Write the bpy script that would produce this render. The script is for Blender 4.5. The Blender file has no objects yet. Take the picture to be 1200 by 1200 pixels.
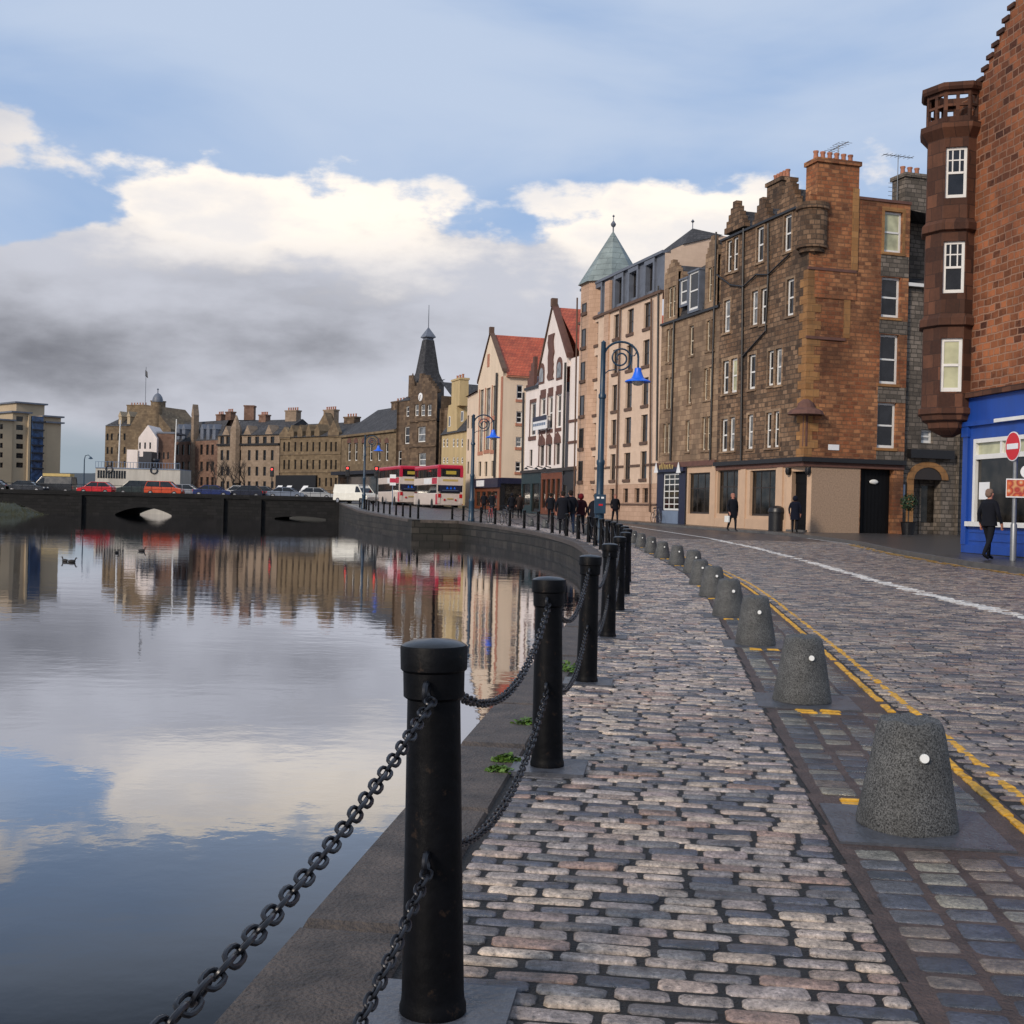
import bpy, bmesh, math, random
from mathutils import Matrix, Vector
R = math.radians
rnd = random.Random(7)
SC = bpy.context.scene
COL = SC.collection

# ---------------------------------------------------------------- camera
F = 1440.0; EYE = 1.2; ROLL = R(1.4); PITCH = math.atan(4 / F)
cam_d = bpy.data.cameras.new("camera"); cam = bpy.data.objects.new("camera", cam_d); COL.objects.link(cam)
CAMR = Matrix.Rotation(R(90) - PITCH, 4, 'X') @ Matrix.Rotation(ROLL, 4, 'Z')
cam.matrix_world = Matrix.Translation((0, 0, EYE)) @ CAMR
cam_d.sensor_fit = 'HORIZONTAL'; cam_d.sensor_width = 36; cam_d.lens = 36 * F / 1200
cam_d.clip_start = 0.05; cam_d.clip_end = 6000
SC.camera = cam

def ray(px, py):
    return (CAMR.to_3x3() @ Vector(((px - 600) / F, -(py - 600) / F, -1.0)))
def at(px, py, Y):                       # point seen at a pixel of the survey photo, Y metres ahead
    d = ray(px, py); k = Y / d.y
    return Vector((d.x * k, Y, EYE + d.z * k))
def G(y):                                # the quay and road rise gently towards the bridge
    y = max(0.0, min(y, 152.0)); return 7.47e-5 * y * y
def on_ground(px, py, lift=0.0):
    lo, hi = 1.0, 152.0
    for _ in range(60):
        m = (lo + hi) / 2
        if at(px, py, m).z > G(m) + lift: lo = m
        else: hi = m
    p = at(px, py, lo); p.z = G(lo) + lift; return p
def hit(px, py, p, d):                   # horizontal distance along line p + t d
    r = ray(px, py); den = r.x * d[1] - r.y * d[0]
    k = (p[0] * d[1] - p[1] * d[0]) / den
    q = Vector((r.x * k, r.y * k, EYE + r.z * k))
    return (q.x - p[0]) * d[0] + (q.y - p[1]) * d[1], q.z

# ---------------------------------------------------------------- mesh builder
class MB:
    def __init__(s): s.v = []; s.f = []; s.c = []; s.sm = []
    def add(s, vs, fs, col=None, M=None, smooth=False):
        n = len(s.v)
        for p in vs:
            if M is not None: p = M @ Vector(p)
            s.v.append((p[0], p[1], p[2]))
            s.c.append(col or (1, 1, 1))
        for f in fs: s.f.append([n + i for i in f]); s.sm.append(smooth)
        return s
    def box(s, x0, x1, y0, y1, z0, z1, M=None, col=None):
        vs = [(x0,y0,z0),(x1,y0,z0),(x1,y1,z0),(x0,y1,z0),(x0,y0,z1),(x1,y0,z1),(x1,y1,z1),(x0,y1,z1)]
        return s.add(vs, [(0,3,2,1),(4,5,6,7),(0,1,5,4),(1,2,6,5),(2,3,7,6),(3,0,4,7)], col, M)
    def quad(s, a, b, c, d, M=None, col=None): return s.add([a,b,c,d], [(0,1,2,3)], col, M)
    def prism(s, poly, y0, y1, M=None, col=None):          # polygon in x,z (counter-clockwise seen from -y) pushed along y
        n = len(poly)
        vs = [(x, y0, z) for x, z in poly] + [(x, y1, z) for x, z in poly]
        fs = [tuple(range(n)), tuple(range(2*n-1, n-1, -1))] + [(j, i, n+i, n+j) for i in range(n) for j in [(i+1) % n]]
        return s.add(vs, fs, col, M)
    def slab(s, poly, z0, z1, M=None, col=None):           # polygon in x,y (ccw from above) pushed along z
        n = len(poly)
        vs = [(x, y, z0) for x, y in poly] + [(x, y, z1) for x, y in poly]
        fs = [tuple(range(n-1, -1, -1)), tuple(range(n, 2*n))] + [(i, j, n+j, n+i) for i in range(n) for j in [(i+1) % n]]
        return s.add(vs, fs, col, M)
    def lathe(s, prof, seg=20, c=(0,0,0), M=None, col=None, a0=0.0, a1=None, smooth=True):
        full = a1 is None; a1 = 2*math.pi if full else a1
        cols = seg if full else seg + 1
        vs = []
        for r, z in prof:
            for i in range(cols):
                a = a0 + (a1 - a0) * i / seg
                vs.append((c[0] + r*math.cos(a), c[1] + r*math.sin(a), c[2] + z))
        fs = []
        for k in range(len(prof)-1):
            for i in range(seg):
                j = (i+1) % cols
                fs.append((k*cols+i, k*cols+j, (k+1)*cols+j, (k+1)*cols+i))
        if full:
            if prof[0][0] > 1e-4: fs.append(tuple(range(cols-1, -1, -1)))
            if prof[-1][0] > 1e-4: fs.append(tuple(range((len(prof)-1)*cols, len(prof)*cols)))
        return s.add(vs, fs, col, M, smooth)
    def tube(s, pts, r, seg=8, closed=False, M=None, col=None):
        pts = [Vector(p) for p in pts]; n = len(pts); vs = []; up = Vector((0.31, 0.17, 0.93)).normalized()
        rs = r if isinstance(r, (list, tuple)) else [r]*n
        prev = None
        for i, p in enumerate(pts):
            if closed: t = pts[(i+1) % n] - pts[i-1]
            else: t = pts[min(i+1, n-1)] - pts[max(i-1, 0)]
            t.normalize()
            a = (prev - t*prev.dot(t)) if prev is not None else t.cross(up)
            if a.length < 1e-5: a = t.orthogonal()
            a.normalize(); prev = a; b = t.cross(a)
            for k in range(seg):
                w = 2*math.pi*k/seg
                vs.append(p + (a*math.cos(w) + b*math.sin(w))*rs[i])
        fs = []
        for i in range(n if closed else n-1):
            j = (i+1) % n
            for k in range(seg):
                l = (k+1) % seg
                fs.append((i*seg+k, i*seg+l, j*seg+l, j*seg+k))
        if not closed: fs += [tuple(range(seg-1, -1, -1)), tuple(range((n-1)*seg, n*seg))]
        return s.add(vs, fs, col, M, True)
    def ball(s, c, rx, ry, rz, seg=12, rings=8, M=None, col=None):
        prof = [(math.sin(math.pi*i/rings), -math.cos(math.pi*i/rings)) for i in range(rings+1)]
        vs = []; 
        for r, z in prof:
            for i in range(seg):
                a = 2*math.pi*i/seg; vs.append((c[0]+rx*r*math.cos(a), c[1]+ry*r*math.sin(a), c[2]+rz*z))
        fs = [(k*seg+i, k*seg+(i+1) % seg, (k+1)*seg+(i+1) % seg, (k+1)*seg+i) for k in range(rings) for i in range(seg)]
        return s.add(vs, fs, col, M, True)
    def build(s, name, mat, parent=None, color=False, bevel=0.0, kind=None):
        me = bpy.data.meshes.new(name); me.from_pydata(s.v, [], s.f)
        me.polygons.foreach_set('use_smooth', s.sm)
        if color:
            ca = me.color_attributes.new('Col', 'FLOAT_COLOR', 'POINT')
            ca.data.foreach_set('color', [x for c in s.c for x in (c[0], c[1], c[2], 1.0)])
        for m in (mat if isinstance(mat, (list, tuple)) else [mat]): me.materials.append(m)
        me.validate(); me.update()
        if any(s.sm): me.set_sharp_from_angle(angle=R(38))
        o = bpy.data.objects.new(name, me); COL.objects.link(o)
        if parent is not None: o.parent = parent
        if bevel:
            b = o.modifiers.new('bevel', 'BEVEL'); b.width = bevel; b.segments = 2; b.limit_method = 'ANGLE'; b.angle_limit = R(40)
        if kind: o['kind'] = kind
        return o

def tag(o, label=None, cat=None, group=None, kind=None):
    if label: o['label'] = label
    if cat: o['category'] = cat
    if group: o['group'] = group
    if kind: o['kind'] = kind
    return o
def thing(name, label, cat, loc=(0,0,0), rz=0.0, group=None, kind=None):
    o = bpy.data.objects.new(name, None); COL.objects.link(o); o.empty_display_size = 0.2
    o.location = loc; o.rotation_euler = (0, 0, rz)
    return tag(o, label, cat, group, kind)
def dup(root, loc, rz=None, label=None):
    r = root.copy(); COL.objects.link(r); r.location = loc
    if rz is not None: r.rotation_euler = (0, 0, rz)
    if label: r['label'] = label
    def sub(a, b):
        for ch in list(a.children):
            c = ch.copy(); COL.objects.link(c); c.parent = b; sub(ch, c)
    sub(root, r)
    return r

# ---------------------------------------------------------------- materials
def nt(name):
    m = bpy.data.materials.new(name); m.use_nodes = True
    n = m.node_tree.nodes; l = m.node_tree.links; b = n['Principled BSDF']
    return m, n, l, b
def setin(b, k, v):
    if k in b.inputs: b.inputs[k].default_value = v
def node(n, t, **kw):
    x = n.new(t)
    for k, v in kw.items():
        if k in x.inputs: x.inputs[k].default_value = v
        else: setattr(x, k, v)
    return x
def mix(n, l, fac, a, b, mode='MIX'):
    x = n.new('ShaderNodeMix'); x.data_type = 'RGBA'; x.blend_type = mode
    for sock, v in ((x.inputs[0], fac), (x.inputs[6], a), (x.inputs[7], b)):
        if hasattr(v, 'is_output'): l.new(v, sock)
        else: sock.default_value = v if not isinstance(v, tuple) or len(v) == 4 else (*v, 1)
    return x.outputs[2]
def math_(n, l, op, a, b=None, c=None, clamp=False):
    x = n.new('ShaderNodeMath'); x.operation = op; x.use_clamp = clamp
    for i, v in enumerate((a, b, c)):
        if v is None: continue
        if hasattr(v, 'is_output'): l.new(v, x.inputs[i])
        else: x.inputs[i].default_value = v
    return x.outputs[0]
def ramp(n, l, fac, stops, interp='LINEAR'):
    x = n.new('ShaderNodeValToRGB'); x.color_ramp.interpolation = interp
    e = x.color_ramp.elements
    while len(e) < len(stops): e.new(0.5)
    for i, (p, c) in enumerate(stops):
        e[i].position = p; e[i].color = (*c, 1) if len(c) == 3 else c
    l.new(fac, x.inputs[0]); return x.outputs[0]

def plain(name, col, rough=0.6, metal=0.0, var=0.25, scale=3.0, spec=0.5, bump=0.0, bscale=40.0, streak=False):
    """paint, plaster, metal: one colour with blotches of wear"""
    m, n, l, b = nt(name)
    tc = n.new('ShaderNodeTexCoord')
    mp = n.new('ShaderNodeMapping'); l.new(tc.outputs['Object'], mp.inputs[0])
    if streak: mp.inputs['Scale'].default_value = (1.6, 1.6, 0.25)
    nz = node(n, 'ShaderNodeTexNoise', Scale=scale, Detail=6.0, Roughness=0.65); l.new(mp.outputs[0], nz.inputs['Vector'])
    f = ramp(n, l, nz.outputs['Fac'], [(0.3, (1-var,)*3), (0.7, (1+var*0.5,)*3)])
    c = mix(n, l, 1.0, (*col, 1), f, 'MULTIPLY'); l.new(c, b.inputs['Base Color'])
    setin(b, 'Metallic', metal); setin(b, 'Specular IOR Level', spec)
    rr = math_(n, l, 'MULTIPLY_ADD', nz.outputs['Fac'], 0.25, max(0.02, rough - 0.12)); l.new(rr, b.inputs['Roughness'])
    if bump:
        n2 = node(n, 'ShaderNodeTexNoise', Scale=bscale, Detail=5.0); l.new(tc.outputs['Object'], n2.inputs['Vector'])
        bp = node(n, 'ShaderNodeBump', Strength=bump, Distance=0.02); l.new(n2.outputs['Fac'], bp.inputs['Height']); l.new(bp.outputs[0], b.inputs['Normal'])
    return m

def masonry(name, c1, c2, mortar, bw=0.5, bh=0.25, ms=0.02, rough=0.85, bump=0.5, stain=0.5, stain_col=(0.05,0.045,0.04), blot=None, contrast=1.0, sscale=0.35):
    """coursed stone: bricks in local x+y, z; individual stones vary, big weather stains cross them"""
    m, n, l, b = nt(name)
    tc = n.new('ShaderNodeTexCoord'); sp = n.new('ShaderNodeSeparateXYZ'); l.new(tc.outputs['Object'], sp.inputs[0])
    xy = math_(n, l, 'ADD', sp.outputs[0], sp.outputs[1])
    cb = n.new('ShaderNodeCombineXYZ'); l.new(xy, cb.inputs[0]); l.new(sp.outputs[2], cb.inputs[1])
    wob = node(n, 'ShaderNodeTexNoise', Scale=2.2, Detail=3.0); l.new(cb.outputs[0], wob.inputs['Vector'])
    va = n.new('ShaderNodeVectorMath'); va.operation = 'MULTIPLY_ADD'; l.new(wob.outputs['Color'], va.inputs[0]); va.inputs[1].default_value = (0.11, 0.09, 0); l.new(cb.outputs[0], va.inputs[2])
    br = node(n, 'ShaderNodeTexBrick', Scale=1.0); l.new(va.outputs[0], br.inputs['Vector'])
    br.inputs['Color1'].default_value = (0,0,0,1); br.inputs['Color2'].default_value = (1,1,1,1); br.inputs['Mortar'].default_value = (0.5,0.5,0.5,1)
    br.inputs['Mortar Size'].default_value = ms; br.inputs['Mortar Smooth'].default_value = 0.3; br.inputs['Brick Width'].default_value = bw; br.inputs['Row Height'].default_value = bh
    br.inputs['Bias'].default_value = 0.0; br.squash = 0.75; br.squash_frequency = 3
    nz = node(n, 'ShaderNodeTexNoise', Scale=9.0, Detail=6.0, Roughness=0.7); l.new(cb.outputs[0], nz.inputs['Vector'])
    k = mix(n, l, 0.4, br.outputs['Color'], nz.outputs['Fac'])
    kk = ramp(n, l, k, [(0.18, (0,0,0)), (0.82, (1,1,1))]); stone = mix(n, l, kk, (*c1, 1), (*c2, 1))
    if blot:
        nb = node(n, 'ShaderNodeTexNoise', Scale=0.55, Detail=5.0, Roughness=0.6); l.new(cb.outputs[0], nb.inputs['Vector'])
        fb = ramp(n, l, nb.outputs['Fac'], [(0.45, (0,0,0)), (0.62, (1,1,1))]); stone = mix(n, l, math_(n, l, 'MULTIPLY', fb, 0.6), stone, (*blot, 1))
    c = mix(n, l, br.outputs['Fac'], stone, (*mortar, 1))
    st = node(n, 'ShaderNodeTexNoise', Scale=sscale, Detail=8.0, Roughness=0.68); 
    mp = n.new('ShaderNodeMapping'); mp.inputs['Scale'].default_value = (1.4, 0.7, 1); mp.inputs['Location'].default_value = (len(name)*1.7, 3.1, 0); l.new(cb.outputs[0], mp.inputs[0]); l.new(mp.outputs[0], st.inputs['Vector'])
    fs = ramp(n, l, st.outputs['Fac'], [(0.42, (0,0,0)), (0.66, (1,1,1))])
    c = mix(n, l, math_(n, l, 'MULTIPLY', fs, stain), c, (*stain_col, 1))
    l.new(c, b.inputs['Base Color']); setin(b, 'Roughness', rough); setin(b, 'Specular IOR Level', 0.2)
    h = math_(n, l, 'MULTIPLY_ADD', br.outputs['Fac'], -1.0, math_(n, l, 'MULTIPLY', nz.outputs['Fac'], 0.6))
    bp = node(n, 'ShaderNodeBump', Strength=bump, Distance=0.03); l.new(h, bp.inputs['Height']); l.new(bp.outputs[0], b.inputs['Normal'])
    return m

def tiled(name, c1, c2, w=0.3, h=0.2, rough=0.6, along='xz'):
    m, n, l, b = nt(name)
    tc = n.new('ShaderNodeTexCoord'); sp = n.new('ShaderNodeSeparateXYZ'); l.new(tc.outputs['Object'], sp.inputs[0])
    xy = math_(n, l, 'ADD', sp.outputs[0], sp.outputs[1])
    cb = n.new('ShaderNodeCombineXYZ'); l.new(xy, cb.inputs[0]); l.new(sp.outputs[2], cb.inputs[1])
    br = node(n, 'ShaderNodeTexBrick', Scale=1.0); l.new(cb.outputs[0], br.inputs['Vector'])
    br.inputs['Color1'].default_value = (*c1, 1); br.inputs['Color2'].default_value = (*c2, 1); br.inputs['Mortar'].default_value = (*(x*0.4 for x in c1), 1)
    br.inputs['Brick Width'].default_value = w; br.inputs['Row Height'].default_value = h; br.inputs['Mortar Size'].default_value = 0.012
    nz = node(n, 'ShaderNodeTexNoise', Scale=0.8, Detail=6.0, Roughness=0.7); l.new(tc.outputs['Object'], nz.inputs['Vector'])
    f = ramp(n, l, nz.outputs['Fac'], [(0.3, (0.6,)*3), (0.7, (1.15,)*3)])
    c = mix(n, l, 1.0, br.outputs['Color'], f, 'MULTIPLY'); l.new(c, b.inputs['Base Color']); setin(b, 'Roughness', rough)
    bp = node(n, 'ShaderNodeBump', Strength=0.5, Distance=0.02); l.new(br.outputs['Fac'], bp.inputs['Height']); bp.invert = True; l.new(bp.outputs[0], b.inputs['Normal'])
    return m

def setts_mat(name, rough=0.3):
    m, n, l, b = nt(name)
    at_ = n.new('ShaderNodeAttribute'); at_.attribute_name = 'Col'
    tc = n.new('ShaderNodeTexCoord')
    nz = node(n, 'ShaderNodeTexNoise', Scale=70.0, Detail=6.0, Roughness=0.75); l.new(tc.outputs['Object'], nz.inputs['Vector'])
    n2 = node(n, 'ShaderNodeTexNoise', Scale=14.0, Detail=5.0, Roughness=0.6); l.new(tc.outputs['Object'], n2.inputs['Vector'])
    f = ramp(n, l, nz.outputs['Fac'], [(0.32, (0.22,)*3), (0.45, (0.85,)*3), (0.56, (1.15,)*3), (0.68, (1.9,)*3)])
    c = mix(n, l, 1.0, at_.outputs['Color'], f, 'MULTIPLY')
    g = ramp(n, l, n2.outputs['Fac'], [(0.32, (0.4,)*3), (0.52, (1.0,)*3), (0.66, (1.25,)*3)])
    c = mix(n, l, 1.0, c, g, 'MULTIPLY'); l.new(c, b.inputs['Base Color'])
    n3 = node(n, 'ShaderNodeTexNoise', Scale=1.1, Detail=4.0, Roughness=0.6); l.new(tc.outputs['Object'], n3.inputs['Vector'])
    wet = ramp(n, l, n3.outputs['Fac'], [(0.35, (0.0,)*3), (0.65, (1.0,)*3)])
    r = math_(n, l, 'MULTIPLY_ADD', wet, 0.14, rough - 0.06)
    r = math_(n, l, 'MULTIPLY_ADD', nz.outputs['Fac'], 0.10, r); l.new(r, b.inputs['Roughness'])
    setin(b, 'Specular IOR Level', 1.0)
    hh = math_(n, l, 'ADD', nz.outputs['Fac'], n2.outputs['Fac'])
    bp = node(n, 'ShaderNodeBump', Strength=0.7, Distance=0.010); l.new(hh, bp.inputs['Height']); l.new(bp.outputs[0], b.inputs['Normal'])
    return m

def far_setts_mat(name):
    m, n, l, b = nt(name)
    tc = n.new('ShaderNodeTexCoord')
    br = node(n, 'ShaderNodeTexBrick', Scale=1.0); l.new(tc.outputs['Object'], br.inputs['Vector'])
    br.inputs['Color1'].default_value = (0.05,0.045,0.05,1); br.inputs['Color2'].default_value = (0.16,0.13,0.125,1); br.inputs['Mortar'].default_value = (0.025,0.022,0.02,1)
    br.inputs['Brick Width'].default_value = 0.22; br.inputs['Row Height'].default_value = 0.1; br.inputs['Mortar Size'].default_value = 0.012
    nz = node(n, 'ShaderNodeTexNoise', Scale=0.7, Detail=6.0); l.new(tc.outputs['Object'], nz.inputs['Vector'])
    c = mix(n, l, 1.0, br.outputs['Color'], ramp(n, l, nz.outputs['Fac'], [(0.3, (0.6,)*3), (0.7, (1.2,)*3)]), 'MULTIPLY'); l.new(c, b.inputs['Base Color'])
    l.new(math_(n, l, 'MULTIPLY_ADD', nz.outputs['Fac'], 0.3, 0.25), b.inputs['Roughness'])
    bp = node(n, 'ShaderNodeBump', Strength=0.8, Distance=0.02); bp.invert = True; l.new(br.outputs['Fac'], bp.inputs['Height']); l.new(bp.outputs[0], b.inputs['Normal'])
    return m

def granite(name, a, b_, rough=0.75):
    m, n, l, b = nt(name)
    tc = n.new('ShaderNodeTexCoord')
    nz = node(n, 'ShaderNodeTexNoise', Scale=150.0, Detail=3.0, Roughness=0.8); l.new(tc.outputs['Object'], nz.inputs['Vector'])
    n2 = node(n, 'ShaderNodeTexNoise', Scale=7.0, Detail=5.0, Roughness=0.65); l.new(tc.outputs['Object'], n2.inputs['Vector'])
    c = ramp(n, l, nz.outputs['Fac'], [(0.38, a), (0.5, tuple((x+y)/2 for x, y in zip(a, b_))), (0.62, b_)])
    c = mix(n, l, 1.0, c, ramp(n, l, n2.outputs['Fac'], [(0.3, (0.5,)*3), (0.7, (1.2,)*3)]), 'MULTIPLY')
    l.new(c, b.inputs['Base Color']); setin(b, 'Roughness', rough)
    bp = node(n, 'ShaderNodeBump', Strength=0.7, Distance=0.006); l.new(nz.outputs['Fac'], bp.inputs['Height']); l.new(bp.outputs[0], b.inputs['Normal'])
    return m

def glass(name, col, rough=0.04, var=0.5, emit=None):
    m, n, l, b = nt(name)
    tc = n.new('ShaderNodeTexCoord')
    nz = node(n, 'ShaderNodeTexNoise', Scale=1.7, Detail=3.0); l.new(tc.outputs['Object'], nz.inputs['Vector'])
    c = mix(n, l, 1.0, (*col, 1), ramp(n, l, nz.outputs['Fac'], [(0.35, (1-var,)*3), (0.65, (1+var,)*3)]), 'MULTIPLY')
    l.new(c, b.inputs['Base Color']); setin(b, 'Roughness', rough); setin(b, 'Specular IOR Level', 0.5)
    if emit: setin(b, 'Emission Color', (*emit[0], 1)); setin(b, 'Emission Strength', emit[1])
    return m
def lamp_mat(name, col, k):
    m, n, l, b = nt(name); setin(b, 'Base Color', (*col, 1)); setin(b, 'Emission Color', (*col, 1)); setin(b, 'Emission Strength', k); return m

M = {}
M['iron'] = plain('black_cast_iron', (0.0028, 0.003, 0.0042), 0.5, 0.0, 0.5, 12, 0.12, 0.12, 35)
M['iron_top'] = plain('iron_cap_paint', (0.004, 0.0045, 0.006), 0.3, 0.0, 0.4, 12, 0.5, 0.05, 60)
_m = M['iron']; _n, _l = _m.node_tree.nodes, _m.node_tree.links; _b = _n['Principled BSDF']
_tc = _n.new('ShaderNodeTexCoord'); _z = node(_n, 'ShaderNodeTexNoise', Scale=22.0, Detail=7.0, Roughness=0.72); _l.new(_tc.outputs['Object'], _z.inputs['Vector'])
_f = ramp(_n, _l, _z.outputs['Fac'], [(0.60, (0,0,0)), (0.66, (1,1,1))]); _src = _b.inputs['Base Color'].links[0].from_socket
_l.new(mix(_n, _l, math_(_n, _l, 'MULTIPLY', _f, 0.7), _src, (0.028, 0.018, 0.013, 1)), _b.inputs['Base Color'])
M['chain'] = plain('chain_iron', (0.014,0.015,0.02), 0.34, 0.3, 0.5, 30, 0.5)
M['setts'] = setts_mat('wet_setts', 0.13)
M['setts_road'] = setts_mat('road_setts', 0.24)
M['far_setts'] = far_setts_mat('distant_setts')
M['joint'] = plain('sett_joints', (0.013,0.011,0.010), 0.6, 0, 0.6, 9, 0.4, 0.9, 90)
M['mortar'] = plain('channel_mortar', (0.085,0.055,0.045), 0.5, 0, 0.6, 7, 0.4, 0.9, 70)
M['flag'] = plain('base_flagstone', (0.075, 0.08, 0.095), 0.3, 0, 0.4, 8, 0.5, 0.3, 50)
M['coping'] = plain('quay_coping_stone', (0.085,0.066,0.054), 0.5, 0, 0.75, 6, 0.35, 0.9, 70)
M['granite'] = granite('bollard_granite', (0.003,0.0035,0.0035), (0.17,0.17,0.165), 0.65)
M['quay'] = masonry('quay_masonry', (0.02,0.017,0.015), (0.05,0.043,0.036), (0.012,0.011,0.009), 0.9, 0.38, 0.03, 0.6, 0.8, 0.6, (0.012,0.014,0.01))
M['white_disc'] = plain('white_reflector', (0.75,0.75,0.72), 0.3, 0, 0.05)
M['yellow'] = plain('yellow_road_paint', (0.62,0.33,0.03), 0.5, 0, 0.5, 25, 0.4)
M['whiteline'] = plain('white_road_paint', (0.62,0.6,0.57), 0.5, 0, 0.45, 18, 0.4)
M['asphalt'] = plain('wet_asphalt', (0.035,0.033,0.034), 0.35, 0, 0.4, 1.2, 0.5, 0.4, 60)
M['paving'] = masonry('pavement_slabs', (0.045,0.042,0.042), (0.075,0.07,0.068), (0.02,0.02,0.02), 0.6, 0.6, 0.01, 0.32, 0.2, 0.4)
M['kerb'] = plain('kerb_stone', (0.10,0.095,0.09), 0.45, 0, 0.35, 4, 0.5)
M['earth'] = plain('far_ground', (0.05,0.05,0.045), 0.9, 0, 0.4, 0.05)
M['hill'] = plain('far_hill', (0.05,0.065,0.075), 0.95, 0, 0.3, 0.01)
M['white_frame'] = plain('white_sash_paint', (0.72,0.71,0.68), 0.45, 0, 0.08)
M['cream_frame'] = plain('cream_sash_paint', (0.6,0.52,0.4), 0.45, 0, 0.1)
M['dark_frame'] = plain('dark_window_frame', (0.03,0.022,0.018), 0.5, 0, 0.2)
M['pane'] = glass('window_glass', (0.012,0.013,0.016))
M['pane_blind'] = glass('window_glass_with_blind', (0.42,0.42,0.27), 0.1, 0.25)
M['pane_net'] = glass('window_glass_with_net', (0.16,0.17,0.18), 0.08, 0.5)
M['pane_warm'] = glass('shop_glass', (0.02,0.017,0.014), 0.05, 0.8)
M['slate'] = tiled('roof_slate', (0.034,0.033,0.036), (0.07,0.068,0.072), rough=0.85)
M['red_tile'] = tiled('red_pantiles', (0.42,0.075,0.03), (0.52,0.115,0.05), 0.28, 0.3)
M['copper'] = tiled('verdigris_spire', (0.19,0.235,0.23), (0.24,0.285,0.275), 2.0, 0.45)
M['lead'] = plain('lead_cladding', (0.13,0.145,0.18), 0.5, 0, 0.3, 1.5)
M['pipe'] = plain('black_drainpipe', (0.012,0.011,0.012), 0.45, 0, 0.2)
M['black'] = plain('black_paint', (0.009,0.009,0.011), 0.4, 0, 0.2)
M['blackdoor'] = plain('black_shutter_paint', (0.004,0.004,0.005), 0.6, 0, 0.2, 3, 0.2)
M['A_rubble'] = masonry('brown_rubble', (0.055,0.036,0.026), (0.31,0.195,0.12), (0.10,0.072,0.052), 0.46, 0.24, 0.024, 0.9, 0.9, 0.72, (0.045,0.034,0.028), (0.2,0.11,0.06))
M['A_gable'] = masonry('orange_rubble', (0.13,0.055,0.032), (0.48,0.22,0.10), (0.24,0.12,0.066), 0.40, 0.2, 0.024, 0.9, 0.9, 0.72, (0.06,0.028,0.019), (0.34,0.10,0.04))
M['quoin'] = masonry('ochre_dressed_stone', (0.27,0.13,0.05), (0.40,0.21,0.085), (0.2,0.12,0.06), 0.6, 0.32, 0.012, 0.85, 0.25, 0.6, (0.1,0.06,0.035))
M['B_stone'] = masonry('tan_ashlar', (0.20,0.13,0.085), (0.38,0.26,0.165), (0.15,0.1,0.07), 0.6, 0.3, 0.014, 0.88, 0.4, 0.7, (0.085,0.062,0.045))
M['C_wall'] = masonry('cream_blockwork', (0.62,0.46,0.345), (0.68,0.51,0.385), (0.6,0.44,0.33), 0.45, 0.22, 0.006, 0.85, 0.08, 0.28, (0.42,0.30,0.22))
M['C_stone'] = masonry('pinkish_sandstone', (0.47,0.31,0.22), (0.55,0.37,0.265), (0.34,0.22,0.15), 0.6, 0.3, 0.012, 0.85, 0.25, 0.4, (0.3,0.18,0.11))
M['D_wall'] = plain('white_harling', (0.78,0.69,0.64), 0.85, 0, 0.14, 0.7, 0.3, 0.25, 30, True)
M['E_wall'] = plain('cream_harling', (0.72,0.575,0.43), 0.85, 0, 0.14, 0.7, 0.3, 0.25, 30, True)
M['F_wall'] = plain('yellow_render', (0.50,0.38,0.2), 0.85, 0, 0.2, 0.7, 0.3, 0.2, 30, True)
M['brown_trim'] = plain('dark_red_stone_trim', (0.13,0.06,0.045), 0.8, 0, 0.3, 3)
M['pink_trim'] = plain('pink_stone_trim', (0.42,0.18,0.11), 0.8, 0, 0.25, 3)
M['sill'] = plain('brown_sill', (0.12,0.07,0.048), 0.8, 0, 0.3, 3)
M['G_stone'] = masonry('dark_hall_sandstone', (0.085,0.056,0.037), (0.21,0.145,0.093), (0.1,0.07,0.05), 0.7, 0.35, 0.015, 0.88, 0.4, 0.7, (0.06,0.045,0.036))
M['H_stone'] = masonry('hall_ashlar', (0.13,0.095,0.058), (0.23,0.17,0.105), (0.17,0.12,0.08), 0.7, 0.35, 0.015, 0.88, 0.3, 0.55, (0.12,0.085,0.055))
M['J_stone'] = masonry('warehouse_sandstone', (0.22,0.165,0.12), (0.31,0.235,0.175), (0.25,0.18,0.12), 0.7, 0.35, 0.015, 0.88, 0.3, 0.45, (0.18,0.13,0.09))
M['K_stone'] = masonry('red_sandstone', (0.15,0.083,0.06), (0.24,0.145,0.105), (0.15,0.09,0.06), 0.7, 0.35, 0.015, 0.88, 0.3, 0.6, (0.1,0.065,0.05))
M['L_stone'] = masonry('weathered_yellow_stone', (0.14,0.10,0.063), (0.25,0.185,0.115), (0.14,0.1,0.07), 0.7, 0.35, 0.015, 0.88, 0.3, 0.6, (0.085,0.065,0.05))
M['M_wall'] = plain('pale_flat_render', (0.43,0.34,0.23), 0.85, 0, 0.12, 0.3, 0.3)
M['M_glass'] = glass('blue_balcony_glass', (0.03,0.06,0.13), 0.08)
M['O_stone'] = masonry('grey_rubble', (0.10,0.085,0.07), (0.24,0.2,0.165), (0.075,0.065,0.055), 0.42, 0.22, 0.022, 0.9, 0.6, 0.7, (0.045,0.04,0.036))
M['N_stone'] = masonry('red_brown_squared_rubble', (0.045,0.018,0.014), (0.42,0.145,0.065), (0.34,0.19,0.125), 0.40, 0.215, 0.024, 0.9, 0.9, 0.5, (0.06,0.03,0.022), (0.42,0.15,0.06))
M['N_dressed'] = masonry('dark_red_dressed_stone', (0.05,0.024,0.018), (0.16,0.07,0.042), (0.05,0.028,0.022), 0.5, 0.4, 0.012, 0.85, 0.35, 0.7, (0.035,0.022,0.018))
M['blue'] = plain('blue_shop_paint', (0.012,0.065,0.34), 0.45, 0, 0.25, 1.4, 0.5, 0.15, 30, True)
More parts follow.
